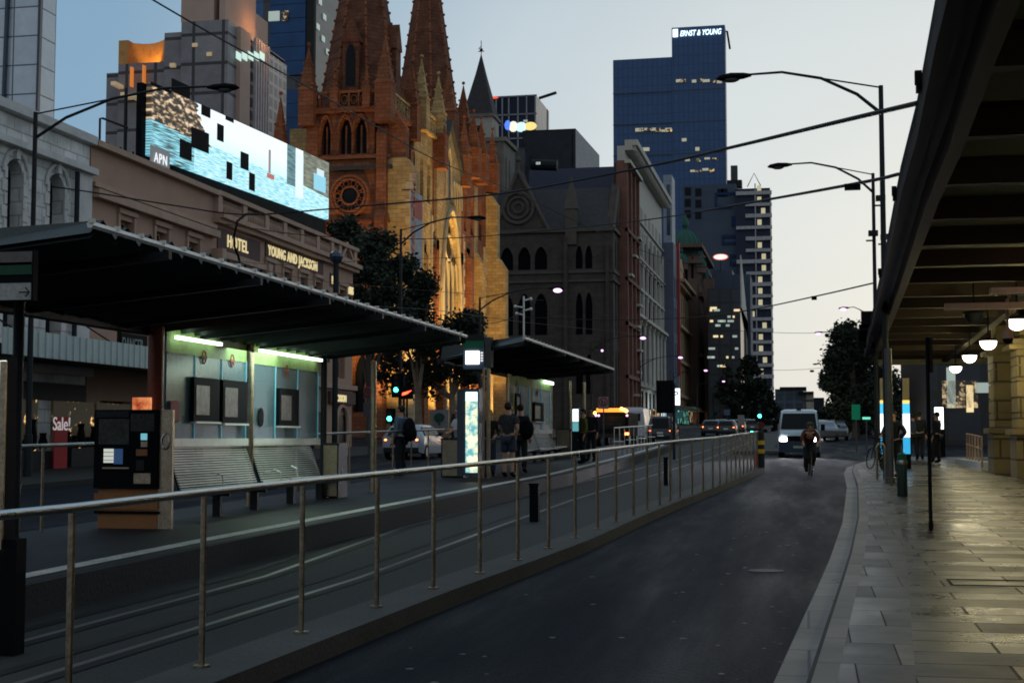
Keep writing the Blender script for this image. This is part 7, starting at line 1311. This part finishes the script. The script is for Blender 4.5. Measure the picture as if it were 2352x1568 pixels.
wv = thing('pale_van', 'pale parked van partly hidden behind the dark truck', 'van', (onY(1452, 960, 104).x, 104, G(104))); body([(0, .85, .9, .78, .35, 1.2, 2.2), (.2, .9, .95, .82, .3, 1.2, 2.45), (4.5, .9, .95, .82, .3, 1.2, 2.45), (5.2, .9, .95, .8, .3, 1.1, 1.5)]).build('body', paint('pale_van_paint', (.45, .46, .52)), wv, world=False, smooth=True); q = MB(); q.box(-.6, .6, -.03, 0, 1.45, 2.0); q.build('rear_window', K['win'], wv, world=False)
for sx in (-1, 1):
    for yy in (.9, 4.1): wheel(wv, sx * .8, yy, .35, .35)
# truck from behind with amber lights
ty_ = 84; a, b = onY(1366, 1000, ty_), onY(1441, 1000, ty_); W_ = (b.x - a.x) / 2; t = truck = thing('service_truck', 'dark service truck seen from behind with a bar of amber lights', 'truck', ((a.x + b.x) / 2, ty_, G(ty_))); H_ = onY(1400, 945, ty_).z - G(ty_)
q = MB(); q.box(-W_, W_, 0, 5.2, .55, H_ - .1); q.build('box_body', K['black'], t, world=False, bevel=.08); q = MB(); q.box(-W_ * .8, W_ * .8, -.04, 0, 1.0, H_ - .35); q.build('rear_door', K['win'], t, world=False); q = MB(); q.box(-W_ * .82, W_ * .82, -.06, -.04, 1.25, 1.29); q.box(-W_, W_, -.1, .05, .5, .72); q.build('rear_step', K['dkmetal'], t, world=False)
q = MB(); q.box(-W_ * .85, W_ * .85, .1, .35, H_ - .1, H_ + .12); q.build('light_bar', mat('orange_light_bar', (.6, .2, .03), .4, emit=(1, .3, .04), es=1.6), t, world=False)
for dx, m, zz in ((-.92, 'amber', H_ - .15), (.62, 'amber', H_ + .08), (.75, 'amber', H_ + .02), (.9, 'amber', H_ - .05)): q = MB(); q.ball((W_ * dx, -.03, zz), .09, n=10, m=6); q.build('beacon', K[m], t, world=False)
for dx in (-.86, -.7, .94): q = MB(); q.ball((W_ * dx, -.06, H_ - .3), .07, n=8, m=6); q.build('work_light', K['street'], t, world=False)
for dx in (-.92, .85, .98): q = MB(); q.ball((W_ * dx, -.08, .72), .09, .05, .08, 8, 6); q.build('tail_light', K['tail'], t, world=False)
for sx in (-1, 1):
    for yy in (.9, 4.4): wheel(truck, sx * (W_ - .15), yy, .42, .42, .28)
light('amber_spill', 'POINT', (truck.location.x, ty_ - .8, G(ty_) + H_ - .1), 25, (1, .45, .1), .1, truck); truck.scale = (1.06, 1, 1.04)
# distant cars
pd_, ph_ = paint('dark_car_paint', (.03, .03, .035)), paint('mid_grey_paint', (.1, .1, .11)); far_cars = 'distant cars beyond the junction'
src = car('dark car waiting beyond the railing with dim tail lights', onY(1722 - 90, 1005, 130).x, 130, 0, pd_, True, group=far_cars, name='distant_car')
for px, Y, rz, lb in ((1667, 125, 0, 'dark car with red tail lights below the long awning'), (1690, 140, 0, 'dark car with tail lights near the railing end'), (1655, 160, 0, 'dark car in the second rank under the awning'), (1712, 170, 0, 'small distant car with tail lights below the green signals'), (1728, 150, 0, 'distant car with tail lights left of the island sign')):
    p = onY(px, 1000, Y); copy_tree(src, loc=(p.x, Y, G(Y)), rz=rz, label=lb)
hs_ = car('oncoming car with blazing headlights just right of the van', onY(1896, 1010, 100).x, 100 + 4.6, R(180), ph_, False, True, group='oncoming cars', name='oncoming_car'); p = onY(1920, 1010, 106); copy_tree(hs_, loc=(p.x, 110.6, G(106)), label='second oncoming car with bright headlights farther right')
p = onY(1907, 1000, 125); copy_tree(hs_, loc=(p.x, 129, G(125)), label='third oncoming car between and behind the two nearer ones')
light('oncoming_glow', 'POINT', (onY(1905, 1005, 97).x, 96, G(96) + .8), 160, (1, .85, .7), .2, hs_)

# ================================================================ PEOPLE
def skin_obj(name, m, parent, verts, edges, radii, root=0, sub=1):
    bm = bmesh.new(); L_ = bm.verts.layers.skin.verify(); vs = [bm.verts.new(v) for v in verts]
    for v, r_ in zip(vs, radii): v[L_].radius = r_ if isinstance(r_, tuple) else (r_, r_)
    vs[root][L_].use_root = True
    for a, b in edges: bm.edges.new((vs[a], vs[b]))
    me = bpy.data.meshes.new(name); bm.to_mesh(me); bm.free(); me.materials.append(m); o = bpy.data.objects.new(name, me); COL.objects.link(o); o.parent = parent
    s_ = o.modifiers.new('skin', 'SKIN'); s_.use_smooth_shade = True; b_ = o.modifiers.new('sub', 'SUBSURF'); b_.levels = sub; b_.render_levels = sub + 1; return o
def person(label, loc, rz, shirt, trs, pose={}, sc=1.0, sleeve='long', hair=None, hairlen=0, shoes=None, female=False, lean=0, legs='trousers'):
    t = thing('person', label, 'person', loc, rz); t.scale = (sc, sc, sc)
    J = dict(pel=(0, 0, .95), wst=(0, 0, 1.1), chs=(0, .0, 1.3), nck=(0, -.01, 1.47), hd0=(0, 0, 1.55), hd1=(0, .01, 1.63), hd2=(0, 0, 1.71), nose=(0, .115, 1.62), chin=(0, .065, 1.555),
        shL=(-.18, 0, 1.41), elL=(-.22, -.03, 1.13), wrL=(-.22, .05, .9), shR=(.18, 0, 1.41), elR=(.22, -.03, 1.13), wrR=(.22, .05, .9),
        hpL=(-.09, 0, .9), knL=(-.1, .02, .5), anL=(-.1, -.03, .09), toL=(-.11, .13, .04), hpR=(.09, 0, .9), knR=(.1, .02, .5), anR=(.1, -.03, .09), toR=(.11, .13, .04)); J.update(pose)
    f = .92 if female else 1.0
    Rr = dict(pel=(.14 * f, .1), wst=(.125 * f, .09), chs=(.155 * f, .105), nck=.055, hd0=.06, hd1=(.082, .098), hd2=(.07, .085), nose=.014, chin=.035, sh=.06 * f, el=.042, wr=.03, hp=.088, kn=.058, an=.042, to=.036)
    keys = list(J); idx = {k: i for i, k in enumerate(keys)}; V = [Vector(J[k]) for k in keys]; rad = [Rr.get(k, Rr.get(k[:2])) for k in keys]
    E_ = [('pel', 'wst'), ('wst', 'chs'), ('chs', 'nck'), ('nck', 'hd0'), ('hd0', 'hd1'), ('hd1', 'hd2'), ('hd1', 'nose'), ('hd0', 'chin')]
    for s_ in 'LR': E_ += [('chs', 'sh' + s_), ('sh' + s_, 'el' + s_), ('el' + s_, 'wr' + s_), ('pel', 'hp' + s_), ('hp' + s_, 'kn' + s_), ('kn' + s_, 'an' + s_), ('an' + s_, 'to' + s_)]
    E2 = [(idx[a], idx[b]) for a, b in E_]
    for s_, sg in (('L', -1), ('R', 1)):   # palm, four fingers and a thumb
        w_ = Vector(J['wr' + s_]); d = (w_ - Vector(J['el' + s_])).normalized(); side = d.cross(Vector((0, 0, 1))); side = side.normalized() if side.length > .1 else Vector((0, 1, 0)); nrm_ = side.cross(d).normalized()
        palm = w_ + d * .07; V.append(palm); rad.append((.038, .018)); E2.append((idx['wr' + s_], len(V) - 1)); pi_ = len(V) - 1
        for k, ln in enumerate((.07, .08, .075, .055)):
            b0 = palm + d * .035 + side * (.03 - .02 * k); m_ = b0 + d * ln * .5 - nrm_ * .006; e = b0 + d * ln * .85 - nrm_ * .03
            V.append(b0); rad.append(.01); E2.append((pi_, len(V) - 1)); V.append(m_); rad.append(.009); E2.append((len(V) - 2, len(V) - 1)); V.append(e); rad.append(.007); E2.append((len(V) - 2, len(V) - 1))
        V.append(w_ + d * .045 + side * .04); rad.append(.011); E2.append((pi_, len(V) - 1)); V.append(w_ + d * .085 + side * .055); rad.append(.009); E2.append((len(V) - 2, len(V) - 1))
    skin_obj('body', K['skin'], t, V, E2, rad, idx['pel'])
    def cloth(name, ks, es, grow, m): ii = {k: i for i, k in enumerate(ks)}; return skin_obj(name, m, t, [J[k] if not isinstance(k, tuple) else tuple(Vector(J[k[0]]).lerp(Vector(J[k[1]]), k[2])) for k in ks], [(ii[a], ii[b]) for a, b in es], [tuple(g_ + grow for g_ in (lambda q_: q_ if isinstance(q_, tuple) else (q_, q_))(Rr.get(k, Rr.get(k[:2])) if not isinstance(k, tuple) else Rr[k[0][:2]])) for k in ks], ii['pel'])
    endL, endR = ('elL', 'wrL', .85), ('elR', 'wrR', .85)
    if sleeve == 'long': sk = ['pel', 'wst', 'chs', ('chs', 'nck', .7), 'shL', 'elL', endL, 'shR', 'elR', endR]; se = [('pel', 'wst'), ('wst', 'chs'), ('chs', sk[3]), ('chs', 'shL'), ('shL', 'elL'), ('elL', endL), ('chs', 'shR'), ('shR', 'elR'), ('elR', endR)]
    else: eL, eR = ('shL', 'elL', .7), ('shR', 'elR', .7); sk = ['pel', 'wst', 'chs', ('chs', 'nck', .7), 'shL', eL, 'shR', eR]; se = [('pel', 'wst'), ('wst', 'chs'), ('chs', sk[3]), ('chs', 'shL'), ('shL', eL), ('chs', 'shR'), ('shR', eR)]
    Rr['ch'] = (.13, .09) if True else 0; Rr_ch = Rr['chs']
    cloth('top', sk, se, .018, shirt)
    if legs == 'trousers': lk = ['pel', 'hpL', 'knL', ('knL', 'anL', .95), 'hpR', 'knR', ('knR', 'anR', .95)]; le = [('pel', 'hpL'), ('hpL', 'knL'), ('knL', lk[3]), ('pel', 'hpR'), ('hpR', 'knR'), ('knR', lk[6])]
    else: lk = ['pel', 'hpL', ('hpL', 'knL', .85), 'hpR', ('hpR', 'knR', .85)]; le = [('pel', 'hpL'), ('hpL', lk[2]), ('pel', 'hpR'), ('hpR', lk[4])]
    cloth('trousers' if legs == 'trousers' else 'shorts', lk, le, .022, trs)
    for s_ in 'LR': a, b = Vector(J['an' + s_]), Vector(J['to' + s_]); q = MB(); q.tube([a + Vector((0, -.03, .03)), a.lerp(b, .3), a.lerp(b, .8), b + (b - a) * .12], [.05, .055, .048, .03], 8); q.build('shoe', shoes or K['black'], t, world=False, smooth=True)
    h = Vector(J['hd1']); q = MB(); q.ball((h.x, h.y - .028, h.z + .035), .092, .1, .1, 14, 9)
    if hairlen: q.ball((h.x, h.y - .05, h.z - .04 - hairlen / 2), .08, .06, .08 + hairlen / 2, 12, 8)
    q.build('hair', hair or K['hair'], t, world=False, smooth=True)
    for sx in (-1, 1): q = MB(); q.ball((h.x + sx * .03, h.y + .088, h.z + .01), .011, n=6, m=4); q.build('eye', K['black'], t, world=False); q = MB(); q.ball((h.x + sx * .085, h.y, h.z - .005), .014, .022, .032, 8, 6); q.build('ear', K['skin'], t, world=False)
    q = MB(); q.box(h.x - .025, h.x + .025, h.y + .088, h.y + .094, h.z - .052, h.z - .044); q.build('mouth', mat('lips', (.25, .09, .07), .5) if 'lips' not in bpy.data.materials else bpy.data.materials['lips'], t, world=False)
    return t
m_bs = mat('slate_blue_shirt', (.09, .13, .19), .85, var=.2, scale=5); m_ws = mat('white_shirt', (.5, .55, .57), .85, var=.15, scale=5); m_dk = K['chairdk']; m_j = mat('navy_denim', (.035, .05, .08), .85, var=.2, scale=5); m_g = mat('charcoal_print_shirt', (.045, .05, .055), .85, var=.5, scale=9); m_br = mat('brown_hair', (.07, .03, .015), .6)
def feet(px, py, h=.3): return onG(px, py, h)
p = feet(920, 1093); man = person('man in a blue shirt with a dark backpack standing side on', tuple(p), R(75), m_bs, m_dk, dict(elR=(.22, .08, 1.15), wrR=(.18, .28, 1.05), elL=(-.22, .0, 1.12), wrL=(-.2, .12, .88)), 1.0, shoes=K['black'])
bp = thing('backpack', 'black backpack with pale straps on the man in blue', 'backpack', tuple(p), R(75)); q = MB(); q.ball((0, -.25, 1.15), .17, .15, .3, 14, 10); q.ball((0, -.36, 1.05), .13, .08, .18, 12, 8); q.build('bag', K['black'], bp, world=False, smooth=True)
for sx in (-.1, .1): q = MB(); q.tube([(sx, -.13, 1.42), (sx, 0.0, 1.475), (sx, .1, 1.4), (sx * 1.1, .13, 1.2), (sx * 1.3, -.0, 1.02), (sx, -.15, .98)], .016, 6); q.build('strap', mat('pale_blue_strap', (.25, .38, .45), .8) if 'pale_blue_strap' not in bpy.data.materials else bpy.data.materials['pale_blue_strap'], bp, world=False)
p = feet(1029, 1100); person('woman in a white shirt with folded arms looking toward the viewer', (p.x - .05, p.y + 1.2, G(p.y + 1.2) + .3), R(130), m_ws, m_dk, dict(elL=(-.23, .08, 1.16), wrL=(.04, .22, 1.18), elR=(.23, .08, 1.16), wrR=(-.05, .24, 1.14)), .97, 'short', m_br, .0, female=True)
p = feet(1008, 1096); person('tall dark figure close behind the woman in white', (p.x - .02, p.y + 2.2, G(p.y + 2.2) + .3), R(160), mat('dark_teal_top', (.02, .03, .04), .9), m_dk, {}, 1.06)
p = feet(1118, 1095); person('brown haired woman in dark clothes beside the glowing poster', (p.x, p.y + .3, G(p.y + .3) + .3), R(200), m_dk, m_j, dict(elL=(-.24, .02, 1.15), wrL=(-.14, .2, 1.08)), .93, 'long', m_br, .16, female=True)
p = feet(1168, 1096); person('broad man in a dark printed shirt and shorts seen from behind', tuple(p), R(-12), m_g, m_j, dict(elR=(.27, -.08, 1.14), wrR=(.17, -.02, .93), elL=(-.25, .05, 1.15), wrL=(-.18, .2, 1.05)), 1.03, 'short', legs='shorts')
p = feet(1196, 1085); person('person with a large dark shoulder bag behind the broad man', tuple(p), R(-5), m_dk, m_dk, {}, 1.02); sb = thing('shoulder_bag', 'large round black bag carried by the person behind the broad man', 'bag', tuple(p), R(-5)); q = MB(); q.ball((.2, -.12, 1.12), .2, .16, .26, 14, 10); q.build('bag', K['black'], sb, world=False, smooth=True); q = MB(); q.tube([(-.12, .1, 1.3), (-.05, .02, 1.47), (.12, -.1, 1.34)], .018, 6); q.build('strap', K['black'], sb, world=False)
p = onG(1360 - 5, 1050, .3); person('lone dark figure standing past the far shelter', (onY(1358, 1000, 46).x, 46, G(46) + .3), R(170), m_dk, m_dk, {}, 1.0)
p = onG(1345, 1050, .3); person('dark figure with yellow green sleeve in the far shelter', (onY(1350, 1000, 44).x - .15, 44, G(44) + .3), R(120), mat('olive_top', (.09, .1, .02), .9), m_dk, {}, .97)
# right-hand side
p = onG(2060, 1090, .1); Y_ = 40; person('figure leaning with hand on hip at the thick pole', (onY(2052, 1000, Y_).x, Y_, G(Y_) + .1), R(150), m_dk, m_dk, dict(elL=(-.34, -.02, 1.18), wrL=(-.16, .04, 1.0), elR=(.26, .1, 1.15), wrR=(.2, .28, 1.1)), 1.02)
Y_ = 56
for px, lb, m, rz, sc in ((2097, 'left one of two people walking away under the canopy', m_j, 10, 1.0), (2112, 'right one of two people walking away under the canopy', m_dk, -8, 1.03)): person(lb, (onY(px, 1000, Y_).x, Y_, G(Y_) + .1), R(rz), m, m_dk, dict(knL=(-.1, .1, .52), anL=(-.1, .16, .1), toL=(-.1, .32, .05), knR=(.1, -.02, .5), anR=(.1, -.25, .12), toR=(.1, -.1, .04)), sc)
Y_ = 52; person('single silhouette walking past the bright white screen', (onY(2152, 1000, Y_).x, Y_, G(Y_) + .1), R(60), m_dk, m_dk, dict(elR=(.22, .1, 1.15), wrR=(.2, .3, 1.1), knL=(-.1, .1, .52), anL=(-.1, .1, .1), toL=(-.1, .26, .05)), 1.02)
# bicycles
def bicycle(label, x, y, z, rz, lean=0):
    t = thing('bicycle', label, 'bicycle', (x, y, z), rz); t.rotation_euler = (0, lean, rz)
    for yy in (-.52, .52):
        q = MB(); q.tube([(0, yy + .33 * math.cos(a * math.pi / 14), .34 + .33 * math.sin(a * math.pi / 14)) for a in range(29)], .017, 6, False); o = q.build('wheel', K['rubber'], t, world=False)
        q = MB()
        for a in range(12): q.tube([(0, yy, .34), (0, yy + .31 * math.cos(a * math.pi / 6), .34 + .31 * math.sin(a * math.pi / 6))], .0025, 3)
        q.build('spokes', K['chrome'], o, world=False)
    q = MB()
    for a, b in (((0, -.52, .34), (0, -.1, .3)), ((0, -.1, .3), (0, .38, .75)), ((0, -.1, .3), (0, -.25, .82)), ((0, -.22, .74), (0, .36, .82)), ((0, -.52, .34), (0, -.22, .74)), ((0, .52, .34), (0, .38, .75)), ((0, .38, .75), (0, .34, .95))): q.tube([a, b], .016, 6)
    q.build('frame', K['dkmetal'], t, world=False); q = MB(); q.tube([(-.24, .3, .98), (-.05, .36, .97), (.05, .36, .97), (.24, .3, .98)], .013, 6); q.build('handlebar', K['black'], t, world=False); q = MB(); q.ball((0, -.27, .87), .07, .13, .03, 10, 6); q.build('saddle', K['black'], t, world=False)
    q = MB(); q.tube([(-.1, -.05, .18), (.0, -.1, .3), (.1, -.15, .42)], .012, 5); q.build('crank', K['chrome'], t, world=False); return t
p = onG(1861, 1094, 0); bx, by = p.x, p.y + .6; bicycle('bicycle under the rider coming down the lane in front of the van', bx, by, G(by), R(184))
m_red = mat('dull_red_jersey', (.07, .02, .016), .8, var=.3, scale=6)
person('cyclist in a red jersey with a helmet riding toward the viewer', (bx, by, G(by)), R(184), m_red, m_dk, dict(pel=(0, -.28, .95), wst=(0, -.18, 1.08), chs=(0, .02, 1.24), nck=(0, .13, 1.36), hd0=(0, .17, 1.42), hd1=(0, .2, 1.5), hd2=(0, .19, 1.58), nose=(0, .31, 1.48), chin=(0, .25, 1.42), shL=(-.18, .06, 1.32), elL=(-.24, .17, 1.12), wrL=(-.22, .3, 1.01), shR=(.18, .06, 1.32), elR=(.24, .17, 1.12), wrR=(.22, .3, 1.01), hpL=(-.09, -.26, .9), knL=(-.12, .08, .72), anL=(-.11, -.08, .38), toL=(-.11, .06, .34), hpR=(.09, -.26, .9), knR=(.12, -.0, .55), anR=(.11, -.12, .2), toR=(.11, .02, .15)), .97)
hm = thing('cycle_helmet', 'pale helmet worn by the cyclist', 'helmet', (bx, by, G(by)), R(184)); q = MB(); q.ball((0, .175, 1.51), .105, .13, .085, 14, 8); q.v = [v for v in q.v]; q.build('shell', K['conc'], hm, world=False, smooth=True)
p = onG(2005, 1078, .1); bicycle('parked bicycle leaning at the kerb rack near the information pillar', p.x + .1, p.y, p.z, R(20), R(8))
t = thing('bicycle_rack', 'brass coloured hoop rack with reflector at the kerb corner', 'rack', (onG(1994, 1082, .1).x, 38.5, G(38.5) + .1)); q = MB(); q.tube([(0, 0, 0), (0, 0, .85), (.05, 0, .93), (.15, 0, .93), (.2, 0, .85), (.2, 0, 0)], .03, 8); q.build('hoop', K['steeldk'], t, world=False)

# lettering becomes plain mesh
bpy.context.view_layer.update()
for o in [o for o in bpy.data.objects if o.type == 'FONT']:
    me = bpy.data.meshes.new_from_object(o); n = bpy.data.objects.new('lettering', me); COL.objects.link(n); n.parent = o.parent; n.location = o.location; n.rotation_euler = o.rotation_euler; n.scale = o.scale; bpy.data.objects.remove(o)
